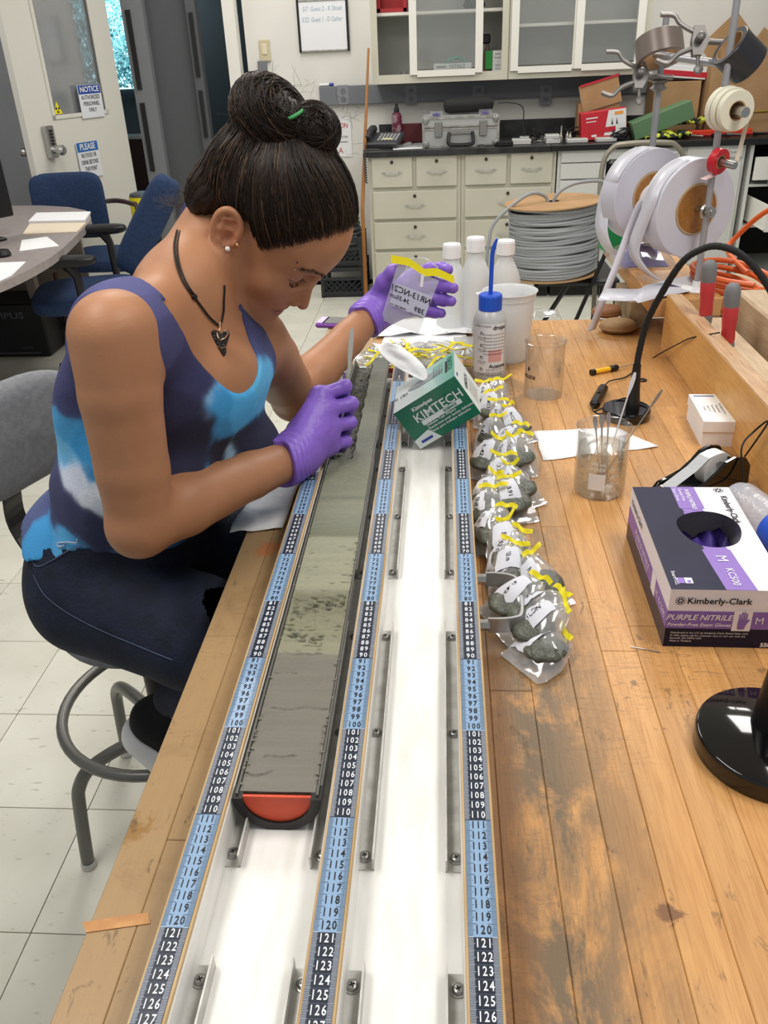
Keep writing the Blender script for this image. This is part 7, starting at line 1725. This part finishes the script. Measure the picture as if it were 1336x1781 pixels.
# ---------------------------------------------------------------- her stool and shoe
M_tube = mat('stool_tube', '6f6f6b', .35, .5); M_gf = mat('grey_fabric', '85878b', .9, c2='787a7f', scale=80, bump=.1, bscale=250)
st = thing('lab_stool', 'grey upholstered lab stool with ring footrest under the woman', 'stool', (-.60, -.30, 0))
sc_ = V((-.575, -.345, .605))
def disc(u, v): a = u*2*PI; ph = (v-.5)*PI; k = abs(math.cos(ph))**.4; return sc_+V((.150*k*math.cos(a), .150*k*math.sin(a), .035*math.sin(ph)))
B().grid(disc, 36, 12, True).out('seat', M_gf, st, smooth='all')
B().cyl(sc_-V((0, 0, .03)), (sc_.x, sc_.y, .27), .024, n=16).out('column', M_black, st, smooth=True)
for k in range(4):
    f = [V((-.775, -.42, 0)), V((-.80, -.10, 0)), V((-.44, -.12, 0)), V((-.42, -.46, 0))][k]; c = V((sc_.x, sc_.y, .31)); h = V((f.x, f.y, 0))-V((c.x, c.y, 0))
    p = [c, c+h*.35+V((0, 0, -.005)), c+h*.72+V((0, 0, -.04)), c+h*.88+V((0, 0, -.085)), c+h*.93+V((0, 0, -.14)), V((f.x, f.y, .02))]
    l = B().tube(catmull(p, 6), .0135, 10).out('leg', M_tube, st, smooth=True); B().lathe([(.012, 0), (.016, .002), (.016, .012), (.014, .016)], (f.x, f.y, .0), n=14).out('glide', M_zinc, l, smooth=True)
rcx, rcy, rz0 = -.60, -.27, .325
B().tube([V((rcx+.205*math.cos(a), rcy+.205*math.sin(a), rz0)) for a in [i*PI/24 for i in range(48)]], .0115, 10, True).out('foot_ring', M_tube, st, smooth=True)
bc = Py(42, 757, -.17)+V((-.02, 0, 0)); nrm = V((.93, -.36, .05)).normalized(); rx_, ry_, _ = basis(nrm); Rb = Matrix((rx_, nrm, V((0, 0, 1)))).transposed()
def bk(u, v):
    a = u*2*PI; ph = (v-.5)*PI; k = abs(math.cos(ph))**.35; sg = lambda x, p: math.copysign(abs(x)**p, x); x = .165*k*sg(math.cos(a), .7); z = .125*k*sg(math.sin(a), .7); y = .028*math.sin(ph)+.035*(x/.165)**2
    return bc+rx_*x+nrm*y+V((0, 0, z*.84))
B().grid(bk, 44, 14, True).out('backrest', M_gf, st, smooth='all')
B().strip(catmull([bc-nrm*.03, bc-nrm*.05+V((0, 0, -.12)), V((bc.x-.04, bc.y+.01, .66)), V((sc_.x-.12, sc_.y+.05, .555)), V((sc_.x, sc_.y, .555))], 5), V((.01, .05, 0)), .006).out('back_bar', M_black, st)
# shoe: heel nearest, ankle rises to the upper right
hl_ = np.array([-.562, -.487, .462]); tow = unit(np.array([.55, -.05, -.60])); upv = unit(np.array([.5, .1, .6])); sdv = np.cross(tow, upv)
FS = Field(hl_-.12, hl_+np.array([.26, .14, .12]), .003); S_ = lambda a, b_, c_: hl_+tow*a+upv*b_+sdv*c_
FS.cone(S_(.03, .03, 0), S_(.20, .01, 0), .042, .036, k=.02); FS.cone(S_(.01, .03, 0), S_(.02, .07, 0), .038, .034, k=.02)
FS.cone(S_(.035, .06, 0), S_(.02, .13, 0), .026, .026, k=.004, mode='cut')
shoe = FS.mesh('shoe', mat('black_knit', '141416', .8), person, None, 1); shoe['label'] = 'black sneaker with white sole and coral collar'
so_ = Field(hl_-.12, hl_+np.array([.26, .14, .12]), .003); so_.cone(S_(.02, -.005, 0), S_(.21, -.022, 0), .042, .038, k=.01)
Pq = np.stack(np.meshgrid(*[so_.lo[k]+so_.h*np.arange(so_.n[k]) for k in range(3)], indexing='ij'), -1)-hl_; so_.d = np.maximum(so_.d, (Pq@upv-.004+.0*Pq@tow)).astype(np.float32)
so_.mesh('sole', mat('white_sole', 'e4e4e6', .4), shoe, None, 1)
B().tube([V(S_(.032+.033*math.cos(a), .085, .033*math.sin(a))) for a in [i*PI/12 for i in range(24)]], .006, 8, True, flat=1).out('collar', mat('coral_collar', 'e58f83', .7), shoe, smooth=True)
B().cyl(V(S_(.03, .05, 0)), V(S_(.045, .12, 0)), .026, .026, n=16).out('ankle', M_skin, person, smooth=True)['label'] = 'bare ankle'

# ---------------------------------------------------------------- held spatula and bag
a, b_ = Py(612, 570, -.335), Py(606, 660, -.385); c = Py(592, 745, -.425); dd = (b_-a).normalized(); sd = V((.85, .45, 0.1)).normalized()
hs = thing('spatula', 'steel double ended spatula held upright in her gloved right hand', 'spatula', b_)
B().strip([a+dd*t for t in (0, .006, .02, .045, .062, .070, .085)], [sd*w for w in (.003, .0066, .0082, .0076, .005, .0032, .0030)], .0009).out('blade', mat('dull_steel', '8a8b86', .5, .4), hs)
B().tube([a+dd*.084, b_, c, c+(c-b_).normalized()*.04], [.0016, .0018, .0024, .0014], 8).out('shank', M_steel, hs, smooth=True)
B().cyl(b_+V((-.007, 0, -.012)), b_+V((-.0045, .0, .012)), .0022, n=8).out('handle_end', M_steel, hs, smooth=True)
hy_ = -.045
bt = [Py(704, 460, hy_), Py(764, 478, hy_), Py(748, 545, hy_-.004), Py(729, 578, hy_-.004), Py(663, 560, hy_-.004), Py(676, 505, hy_)]
TLc, TRc, BRc, BLc = Py(692, 458, hy_), Py(764, 488, hy_), Py(728, 580, hy_), Py(662, 556, hy_)
hb_ = thing('sample_bag', 'labelled clear sample bag with yellow tab held up in her gloved left hand', 'bag', (TLc+BRc)/2)
def bagf(sgn):
    def f(u, v):
        p = (TLc*(1-u)+TRc*u)*(1-v)+(BLc*(1-u)+BRc*u)*v; bul = math.sin(u*PI)**.7*math.sin(min(1, v*.9+.08)*PI)**.7
        return p+V((0, 1, 0))*(sgn*.0055*bul)+CF*(.0012*mnoise.noise(V((u*5, v*6, 3))))
    return f
fb_ = B().grid(bagf(-1), 16, 20); fb_.grid(bagf(1), 16, 20); fb_.out('film', mat('bag_film', 'dfe2e6', .15, alpha=.30, coat=.5), hb_, smooth='all')
bx_, by_ = (TRc-TLc).normalized(), (TLc-BLc).normalized(); bo = (TLc+TRc+BLc+BRc)/4; bn = bx_.cross(by_).normalized()
if bn.dot(CF) > 0: bn = -bn
Lp = lambda u, v: ((TLc*(1-u)+TRc*u)*(1-v)+(BLc*(1-u)+BRc*u)*v)+bn*.0062
lbm = B().add([Lp(.10, .30), Lp(.98, .28), Lp(.98, .70), Lp(.08, .68)], [(0, 1, 2, 3)]).out('label', mat('bag_label', 'c9cbe0', .6, alpha=.93), hb_)
tx = B(); txm = lambda s, sz, u, v: tx.add([Lp(u, v)+bn*.0005-bx_*p[0]+by_*p[1] for p in text_geo(s, sz, 0, .0001, .15)[0]], text_geo(s, sz, 0, .0001, .15)[1])
txm('ENR13-NC21', .0150, .55, .39); txm('34-35cm', .0110, .28, .52); txm('389', .0135, .82, .60); txm('WHIRL-PAK  4 oz', .0042, .30, .66); txm('NASCO  U.S.A.', .0040, .76, .69); tx.out('writing', M_ink, hb_)
yt = B(); P_ = [Py(680, 450, hy_), Py(712, 456, hy_), Py(738, 474, hy_), Py(760, 473, hy_), Py(790, 487, hy_)]
yt.strip(P_, V((0, .2, 1)).normalized()*.0135, .0012); yt.out('yellow_tab', M_yel, hb_); tx = B().strip([Py(735, 478, hy_-.006), Py(733, 499, hy_-.006)], V((.0055, 0, 0)), .0005); tx.out('white_pull', M_paper, hb_)
B().tube(catmull([Py(713, 450, hy_+.012), Py(740, 450, hy_+.014), Py(762, 466, hy_+.012)], 5), .0014, 5).out('bag_mouth', mat('bag_film', 'dfe2e6', .15), hb_, smooth=True)

# ---------------------------------------------------------------- row of filled sample bags
WIRES = [(843, 668, 'hidden'), (873, 664), (858, 684), (866, 700), (884, 710), (866, 727), (906, 742), (914, 757), (868, 766), (893, 763), (876, 796), (886, 812), (862, 828), (858, 851), (884, 834), (880, 884), (878, 908), (908, 926), (896, 948), (924, 966), (940, 1010), (978, 1036), (984, 1056), (984, 1108)]
WORDS = ['furthest from the camera, against the wash bottle', 'second furthest, right of the wash bottle foot', 'third from the far end, beside the tissue carton corner', 'fourth from the far end of the row', 'with a long tab pointing right, near the carton corner', 'sagging towards the tissue carton edge', 'sticking out right of the row, upper of two', 'sticking out right of the row, lower of two', 'on the left side under the two that stick out', 'in the middle under the two that stick out', 'with handwriting facing the tray, level with tape mark 46', 'with short tab, two above the widest part of the row', 'with upright tab level with tape mark 50', 'with tab bearing lettering at the widest part of the row', 'with tab pointing right at the widest part of the row', 'with thin upright tab below the widest part of the row', 'with tab just below the thin upright one', 'with raised right hand tab above the aluminium handle', 'with tab pointing left just above the aluminium handle', 'with thick mud lump just above the aluminium handle', 'lying level with the aluminium handle, flat straight tab', 'fourth bag from the near end beside the aluminium handle', 'second bag from the near end with curled yellow tab', 'nearest the camera, lying flat with a round mud lump']
M_lump = mat('bagged_mud', '5d6056', .4, c2='45483f', scale=40, bump=.5, bscale=70)
M_lab = mat('bag_paper_label', 'd3d5de', .55)
M_bfilm = clearmat('bag_clear_film', 'e6e8ec', .06, .7, .17, .12)
random.seed(17)
for k, wv in enumerate(WIRES):
    wx, wy = wv[0], wv[1]; last = k == len(WIRES)-1; kk = k/(len(WIRES)-1)
    zt = TZ+.012+(.030 if not last else .004)*(1-.2*kk); top = Pz(wx, wy, zt)
    yaw = random.uniform(-.5, .5)+(-.3 if last else 0.1 if k > 18 else 0); ln = .072 if not last else .068; wdt = .058+.006*random.random() if k < 20 else .066
    dwn = V((math.sin(yaw)-(.25 if wx > 900 and k < 10 else 0), -math.cos(yaw), 0)).normalized() if k < 20 else V(((-.75, -.95, -.95, -.85)[k-20], -.45 if k < 23 else -.62, 0)).normalized(); sdv_ = V((-dwn.y, dwn.x, 0)); 
    t = thing('sample_bag', 'bag of mud '+WORDS[k], 'bag', V((top.x, top.y, TZ)), 'filled sample bags lined up beside the tray')
    zlo = TZ+.0012+.0006*(k % 3)
    def P(u, v, up=1, s=k):
        # u across, v down the bag
        w = wdt*(.30+.70*min(1, v*1.9)**.7)*(1 if v < .9 else 1-.9*(v-.9)); base = V((-.006 if 3 < s < 20 else 0, 0, 0))+top.lerp(V((top.x, top.y, zlo)), min(1, v*1.25))+dwn*(ln*v)
        th_ = (.012 if not last else .009)*math.sin(min(1, v*1.08)*PI)**.6*math.sin(min(1, max(0, u))*PI)**.6
        cr = .0030*mnoise.noise(V((u*5+s, v*6, s*.7)))+.0020*mnoise.noise(V((u*13+s, v*15, s*.3)))*(1 if v < .95 else .4)
        p = base+sdv_*((u-.5)*w)+V((0, 0, (th_*1.9 if up > 0 else 0)+cr*up))
        p.z = max(p.z, zlo+(.0 if up < 0 else .0004)); return p
    f = B().grid(lambda u, v: P(u, v, 1), 12, 14); f.grid(lambda u, v: P(u, v, -1), 12, 14); f.out('film', M_bfilm, t, smooth='all')
    def L(u, v):
        a = u*2*PI; ph = (v-.5)*PI; c_ = P(.5, .58 if not last else .55, -1); r = (.025, .027, .0095) if not last else (.0225, .0245, .008)
        q = sdv_*(r[0]*math.cos(ph)*math.cos(a))+dwn*(r[1]*math.cos(ph)*math.sin(a))+V((0, 0, r[2]*math.sin(ph)+r[2])); n_ = 1+.16*mnoise.noise(q*90+V((k, 0, 0))); return c_+q*n_+V((0, 0, .0004))
    if not (last): B().grid(L, 18, 10, True).out('mud_lump', M_lump, t, smooth='all')
    else: B().grid(lambda u, v: L(u, v)+V((.006, .0, 0)), 26, 14, True).out('mud_lump', M_lump, t, smooth='all')
    side_ = -1 if k % 3 else 1
    u0, u1 = (.04, .40) if (k % 2 or last) else (.14, .66)
    vv0, vv1 = (.25, .80) if k % 3 else (.30, .62)
    lb_ = B().grid(lambda u, v: P(u0+(u1-u0)*u, vv0+(vv1-vv0)*v, 1)+V((0, 0, .0022)), 6, 7); lo2 = lb_.out('label', M_lab, t, smooth='all')
    s_, fs = text_geo(random.choice(('ENR13', '52 cm', '41-42', '3.91', 'NC21')), .0085, 0, .0001, .2)
    w2 = B(); w2.add([P(u0+(u1-u0)*min(1, max(0, .5+p[1]/(wdt*(u1-u0)))), vv0+(vv1-vv0)*min(1, max(0, .5+p[0]/(ln*.66))), 1)+V((0, 0, .0030)) for p in s_], fs); w2.out('handwriting', M_ink, lo2)
    # yellow tab with twisted ends
    n1 = random.uniform(-.9, .9); tx_ = (sdv_*math.cos(n1)+dwn*math.sin(n1)*.6).normalized(); tl_ = random.uniform(.013, .021); cc_ = top+V((0, 0, .004))
    pts = [cc_-tx_*tl_+V((0, 0, random.uniform(-.004, .010))), cc_-tx_*tl_*.45+V((0, 0, .003)), cc_, cc_+tx_*tl_*.5+V((0, 0, random.uniform(0, .006))), cc_+tx_*tl_+V((0, 0, random.uniform(-.002, .012)))]
    wv_ = [V((0, 0, 1))*.0055+dwn*-.0035 if i % 2 else V((0, 0, .0035))-dwn*.0052 for i in range(5)]
    yb = B().strip(catmull(pts, 3), [wv_[min(4, i//3)].lerp(wv_[min(4, i//3+1)], (i % 3)/3) for i in range(13)], .0007); yo = yb.out('yellow_tab', M_yel, t)
# flap of the lone bag in front
p_ = [Pz(x, y, TZ+.002) for x, y in ((889, 1148), (900, 1128), (925, 1120), (960, 1150), (1000, 1165), (990, 1200), (945, 1190), (905, 1170))]
# ---------------------------------------------------------------- heap of empty bags at the far end of the tray
random.seed(23)
for k in range(26):
    px, py = random.uniform(640, 822), random.uniform(598, 648)
    if px < 690: py = random.uniform(592, 690)
    if 740 < px and py > 640: py = 625
    c = Pz(px, py, TZ+.012+.02*random.random()); 
    if c.y < .06 and c.x < .02: c.y = .07+random.random()*.1
    an = random.uniform(0, PI); d = V((math.cos(an), math.sin(an), 0)); s = V((-d.y, d.x, 0)); t = thing('empty_bag', 'empty clear bag with yellow tab in the heap beyond the tray', 'bag', V((c.x, c.y, TZ)), 'empty sample bags heaped at the far end of the tray')
    fl2 = B().grid(lambda u, v: c+d*((u-.5)*.060)+s*(v*.075)+V((0, 0, .006*mnoise.noise(V((u*3+k, v*3, k)))-.004*v)), 8, 8); fl2.out('film', M_bfilm, t, smooth='all', solid=.0004)
    ps = [c+d*((u-.5)*.085)+V((0, 0, .004+.005*math.sin(u*6+k))) for u in np.linspace(0, 1, 7)]; B().strip(ps, [V((0, 0, .004))+s*.0045 if (i+k) % 3 else s*.006 for i in range(7)], .0008).out('yellow_tab', M_yel, t)
tag(B().lathe([(.030, 0), (.034, .004), (.036, .03), (.034, .03), (.032, .006), (.001, .006)], (CX+.045, .075, TZ), n=24).out('red_dish', mat('dark_red_dish', '8c2a22', .4)), 'dark red round cap standing at the far end of the core', 'cap')

# ---------------------------------------------------------------- aluminium handle on the tray side
hp1, hp2 = Pz(833, 1012, .918), Pz(838, 1092, .918); X0 = XR+.0125; y1, y2 = hp1.y, hp2.y; zz = .922
ho = B().strip(catmull([(X0+.012, y1, zz), (X0+.024, y1, zz), (X0+.040, y1-.004, zz), (X0+.048, y1-.014, zz), (X0+.050, (y1+y2)/2, zz), (X0+.048, y2+.012, zz), (X0+.040, y2+.003, zz), (X0+.024, y2, zz), (X0+.010, y2, zz)], 5), V((0, 0, .019)), .003).out('handle', mat('handle_alu', 'b7b8ba', .32, .85), tray)
for y in (y1, y2): B().lathe([(.0065, 0), (.0065, .012)], (X0, y, zz), (1, 0, 0), 6).out('nut', M_steel, ho)

# ---------------------------------------------------------------- reels and tape stands on the plank
ZP = .9993
M_reel = mat('film_reel_face', 'b9b9c6', .55, c2='a8a8b8', scale=4); M_rib = mat('white_film_ribbon', 'dcdce6', .3, alpha=.92)
RA = V((-.42, .907, 0)).normalized(); rc1 = Py(1211, 364, .335); R1_ = .100
def reel(label, c, w, R_, faceonly=False):
    t = thing('film_reel', label, 'reel', c, None)
    B().lathe([(.0525, 0), (R_*.985, 0), (R_, .0015), (R_, w-.0015), (R_*.985, w), (.0525, w)], c, RA, 64, cap=False).out('film', mat('reel_film', 'd3d3de', .4, c2='c6c6d4', scale=5), t, smooth=True)
    B().lathe([(.048, -.002), (.052, -.002), (.0525, .002), (.0525, w), (.048, w)], c, RA, 40, cap=False).out('core_ring', mat('reel_core', 'b79b78', .6), t, smooth=True)
    return t
t1 = reel('white film reel with round wooden hub nearest the camera', rc1, .055, R1_)
hub = B(); hub.lathe([(.0478, -.001), (.0478, .05)], rc1, RA, 40); hub.out('wooden_hub', wood_mat('hub_wood', 'b07a3c', '96642e', '80511f'), t1, smooth=True)
rc2 = rc1+RA*.150+V((0, 0, .008)); t2 = reel('white film reel behind the one with the wooden hub', rc2, .055, R1_); B().lathe([(.0478, -.001), (.0478, .05)], rc2, RA, 30).out('wooden_hub', MATS['hub_wood'], t2, smooth=True)
B().lathe([(.0355, .0), (.0355, .093)], rc1+RA*.056, RA, 30).out('paper_core', M_paper, t2, smooth=True)
sp1 = rc1-RA*.034; sb = V((sp1.x, sp1.y, ZP)); stand = thing('tape_stand', 'grey metal post with round foot holding masking tape and red tape rolls', 'stand', sb)
B().lathe([(.032, 0), (.033, .003), (.031, .006), (.010, .008), (.009, .020), (.001, .020)], sb, n=32).out('foot', M_plasw, stand, smooth=True)
M_post = mat('grey_post', 'aaaaae', .4, .5); zpt = Py(1298, 20, sb.y).z
B().cyl(sb+V((0, 0, .015)), V((sb.x, sb.y, 1.60)), .0068, n=16).out('post', M_post, stand, smooth=True)
B().cyl(rc1-RA*.052, rc2+RA*.07, .006, n=12).out('axle', M_steel, stand, smooth=True); nb2 = B(); nb2.lathe([(.011, 0), (.011, .012)], rc1-RA*.050, RA, 6); nb2.lathe([(.014, 0), (.017, .004), (.014, .010)], rc1-RA*.036, RA, 16); nb2.out('clamp_nut', M_steel, stand)
def roll(label, c, ax, ro, ri, w, m, name='tape_roll', n=48):
    t = thing(name, label, 'tape roll', c); B().lathe([(ri, 0), (ro-.001, 0), (ro, .001), (ro, w-.001), (ro-.001, w), (ri, w)], c, ax, n, cap=False).out('tape', m, t, smooth=True)
    B().lathe([(ri, .0005), (ri-.002, .0005), (ri-.002, w-.0005), (ri, w-.0005)], c, ax, n, cap=False).out('core', M_card, t, smooth=True); return t
aT = V((.30, -.93, -.05)).normalized()
cm = Py(1268, 190, sb.y-.01)
B().cyl(cm-aT*.05, cm+aT*.055, .0095, n=14).out('side_rod', M_steel, stand, smooth=True)
M_mask = mat('masking_tape', 'e3dfcb', .6); roll('cream masking tape roll on the post, front one of three', cm+aT*.014, aT, .037, .018, .014, M_mask); roll('cream masking tape roll on the post, middle one of three', cm-aT*.003, aT, .040, .018, .014, M_mask); roll('cream masking tape roll on the post, rear one of three', cm-aT*.020, aT, .041, .018, .014, M_mask)
q0 = cm+V((.036, 0, .01)); tag(B().strip(catmull([cm+aT*.0+V((.030, 0, .026)), cm+V((.039, 0, .004)), cm+V((.036, -.0, -.045)), cm+V((.030, .0, -.095))], 5), aT*.013, .0004).out('masking_tape_tail', M_mask), 'loose end of cream masking tape hanging from the rolls', 'tape')
cr_ = Py(1248, 280, sb.y-.012); aR = V((.55, -.82, -.12)).normalized(); B().cyl(cr_-aR*.02, cr_+aR*.045, .0075, n=14).out('side_rod', M_steel, stand, smooth=True)
roll('red tape roll on the lower side rod of the tape stand', cr_-aR*.006, aR, .0245, .013, .016, mat('red_tape', 'bf2330', .3))
tag(B().strip([cr_+V((.0, 0, -.024)), cr_+V((-.014, 0, -.030)), cr_+V((-.024, 0, -.034))], aR*.014, .0004).out('tape_tail', mat('pink_tape', 'e3c3c3', .5)), 'torn pale end of the red tape roll', 'tape')
# clamp rod with duct tape, on a second post
p2x = Py(1135, 240, .62); sb2 = V((Py(1137, 235, .62).x, .62, ZP)); st2 = thing('clamp_stand', 'second metal post with clamps behind the film reels', 'stand', sb2)
B().lathe([(.028, 0), (.029, .003), (.010, .006), (.009, .015), (.001, .015)], sb2, n=24).out('foot', M_zinc, st2, smooth=True); ztp = Py(1160, 30, .62).z; B().cyl(sb2+V((0, 0, .01)), V((sb2.x, sb2.y, ztp)), .0072, n=14).out('post', M_post, st2, smooth=True)
r0, r1 = Py(1140, 95, .60), Py(1262, 112, .36); B().cyl(r0, r1, .0075, n=14).out('cross_rod', M_post, st2, smooth=True); dR = (r1-r0).normalized()
cd_ = Py(1146, 96, .60); aD = V((.12, -.45, -.88)).normalized(); roll('brown grey duct tape roll hung on the clamp rod', cd_-aD*.024+V((0, 0, .012)), aD, .052, .043, .048, mat('duct_tape', '7c716b', .35, .2))
ck = Py(1286, 96, .33); aK = V((.80, .18, -.62)).normalized(); roll('black tape roll hanging at the end of the clamp rod', ck-aK*.03, aK, .040, .030, .060, mat('black_tape', '2c2d33', .3)); 
M_cl = mat('clamp_cast', '7b7876', .4, .5)
def clamp(c, s, par_):
    b = B(); X, Z = CR, CU
    b.prism([(-.012, -.03), (.006, -.03), (.022, .0), (.012, .03), (-.008, .03), (-.014, .0)], -.006, .006, Matrix(((X.x, Z.x, -CF.x, c.x), (X.y, Z.y, -CF.y, c.y), (X.z, Z.z, -CF.z, c.z), (0, 0, 0, 1))))
    b.tube(catmull([c+X*-.006*s+Z*.018, c+X*-.035*s+Z*.035, c+X*-.048*s+Z*.052, c+X*-.075*s+Z*.054], 4), .0048, 8); b.tube(catmull([c+X*-.005*s-Z*.012, c+X*-.04*s-Z*.026, c+X*-.062*s-Z*.045, c+X*-.085*s-Z*.038], 4), .0052, 8)
    b.lathe([(.0085, 0), (.0085, .016), (.006, .018)], c-CF*.006, -CF, 12); b.cyl(c-Z*.03, c-Z*.052, .004, n=8); b.lathe([(.009, 0), (.009, .006), (.001, .008)], c-Z*.058, -CF, 14); b.cyl(c+X*.01*s, c+X*.075*s-Z*.004, .006, n=10)
    return b.out('clamp', M_cl, par_, smooth=True)
clamp(Py(1112, 132, .60), 1, st2); clamp(Py(1214, 72, .42), 1, st2)
B().cyl(Py(1112, 132, .60), Py(1160, 140, .61), .006, n=10).out('clamp_arm', M_cl, st2, smooth=True)
bq = Py(1147, 140, .61); B().lathe([(.018, 0), (.012, .008), (.020, .016), (.012, .022)], bq, (0, 0, -1), 16).out('boss_head', M_cl, st2, smooth=True)
# ribbons hanging from the reels
def ribbon(label, pts, w, m=M_rib): return tag(B().strip(catmull(pts, 7), w, .0005).out('film_ribbon', m, None, smooth='all'), label, 'ribbon')
wR = RA*.050; m1, m2 = rc1+RA*.0275, rc2+RA*.0275
LH = V((-RA.y, RA.x, 0)).normalized(); onr = lambda a: LH*(math.cos(math.radians(a))*(R1_+.0015))+V((0, 0, math.sin(math.radians(a))*(R1_+.0015)))
ribbon('white film ribbon curling off the rear reel to the left', [m2+onr(80), m2+onr(60), m2+onr(40), m2+onr(22), Py(1052, 350, m2.y), Py(1046, 395, m2.y-.02), Py(1054, 425, m2.y-.03), Py(1066, 442, m2.y-.03)], wR)
ribbon('straight white film ribbon falling to the bench beside the weight bags', [rc1+RA*.075+V((-.035, 0, .005)), Py(1120, 345, m1.y+.03), Py(1098, 392, m1.y+.02), Py(1075, 455, m1.y), Py(1055, 505, m1.y-.02), Py(1042, 540, m1.y-.03), Py(1029, 575, m1.y-.04)], V((.9, .3, .2)).normalized()*.021)
ribbon('white film ribbon looping down from the front reel', [m1+onr(75), m1+onr(50), m1+onr(28), m1+onr(8), Py(1103, 430, m1.y-.01), Py(1115, 462, m1.y-.02), Py(1140, 484, m1.y-.03), Py(1175, 496, m1.y-.03)], wR*.8)
sh_ = [Py(1205, 484, .34), Py(1150, 490, .33), Py(1105, 500, .33), Py(1065, 500, .33), Py(1044, 506, .34)]
ribbon('wide white film strip lying across the plank end', [Pz(1215, 490, ZP+.004), Pz(1160, 500, ZP+.006), Pz(1110, 512, ZP+.008), Pz(1070, 512, ZP+.010), Pz(1045, 512, ZP+.004)], [V((.05, .16, .0))*(.9 if i < 14 else .6) for i in range(29)])
# zip bag with purple cloth and green carton on the plank
c = V((.462, .60, ZP)); t = thing('zip_bag', 'clear zip bag of purple cloth lying on the plank under the reels', 'bag', c)
B().grid(lambda u, v: c+V(((u-.5)*.15, (v-.5)*.20, .002+.045*math.sin(u*PI)**.6*math.sin(v*PI)**.6*(1+.3*mnoise.noise(V((u*4, v*4, 1)))))), 20, 20).out('film', M_film, t, smooth='all')
B().grid(lambda u, v: c+V(((u-.5)*.11, (v-.5)*.15, .0012+.036*math.sin(u*PI)**.6*math.sin(v*PI)**.6*(1+.3*mnoise.noise(V((u*6, v*6, 4)))))), 18, 18).out('cloth', mat('violet_cloth', '5b57a8', .6), t, smooth='all')
B().box(c+V((.0, -.03, .046)), (.07, .05, .0008), Matrix.Rotation(-.25, 3, 'X')).out('label', M_paper, t)
c = V((.455, .745, ZP)); t = thing('green_box', 'small green carton with yellow lettering at the far end of the plank', 'box', c); B().box(c+V((0, 0, .035)), (.13, .05, .07), .15, ch=.001).out('carton', mat('bright_green', '1f8f4a', .5), t); 
# orange extension cord
oc_ = B(); random.seed(2); pts = []
for k in range(34): a = k*.9; pts.append(V((.62+.085*math.cos(a)+random.uniform(-.01, .01), .36+.13*math.sin(a)+random.uniform(-.02, .02), .94+.0022*k+.020*abs(math.sin(a*.5)))))
oc_.tube(catmull(pts, 6), .0062, 8); tag(oc_.out('extension_cord', mat('orange_cord', 'd9632a', .45), None, smooth=True), 'orange extension cord coiled behind the rasps', 'cord')
oc_ = B().tube(catmull([V((.66, .40, 1.01)), Px(1268, 440, .66), Px(1275, 418, .68), V((.74, .52, 1.13)), V((.84, .50, 1.10)), V((.90, .42, 1.04)), V((.80, .34, .98)), V((.66, .36, .98))], 8), .0062, 8); tag(oc_.out('extension_cord', MATS['orange_cord'], None, smooth=True), 'orange extension cord loops rising above the coil at the right', 'cord')
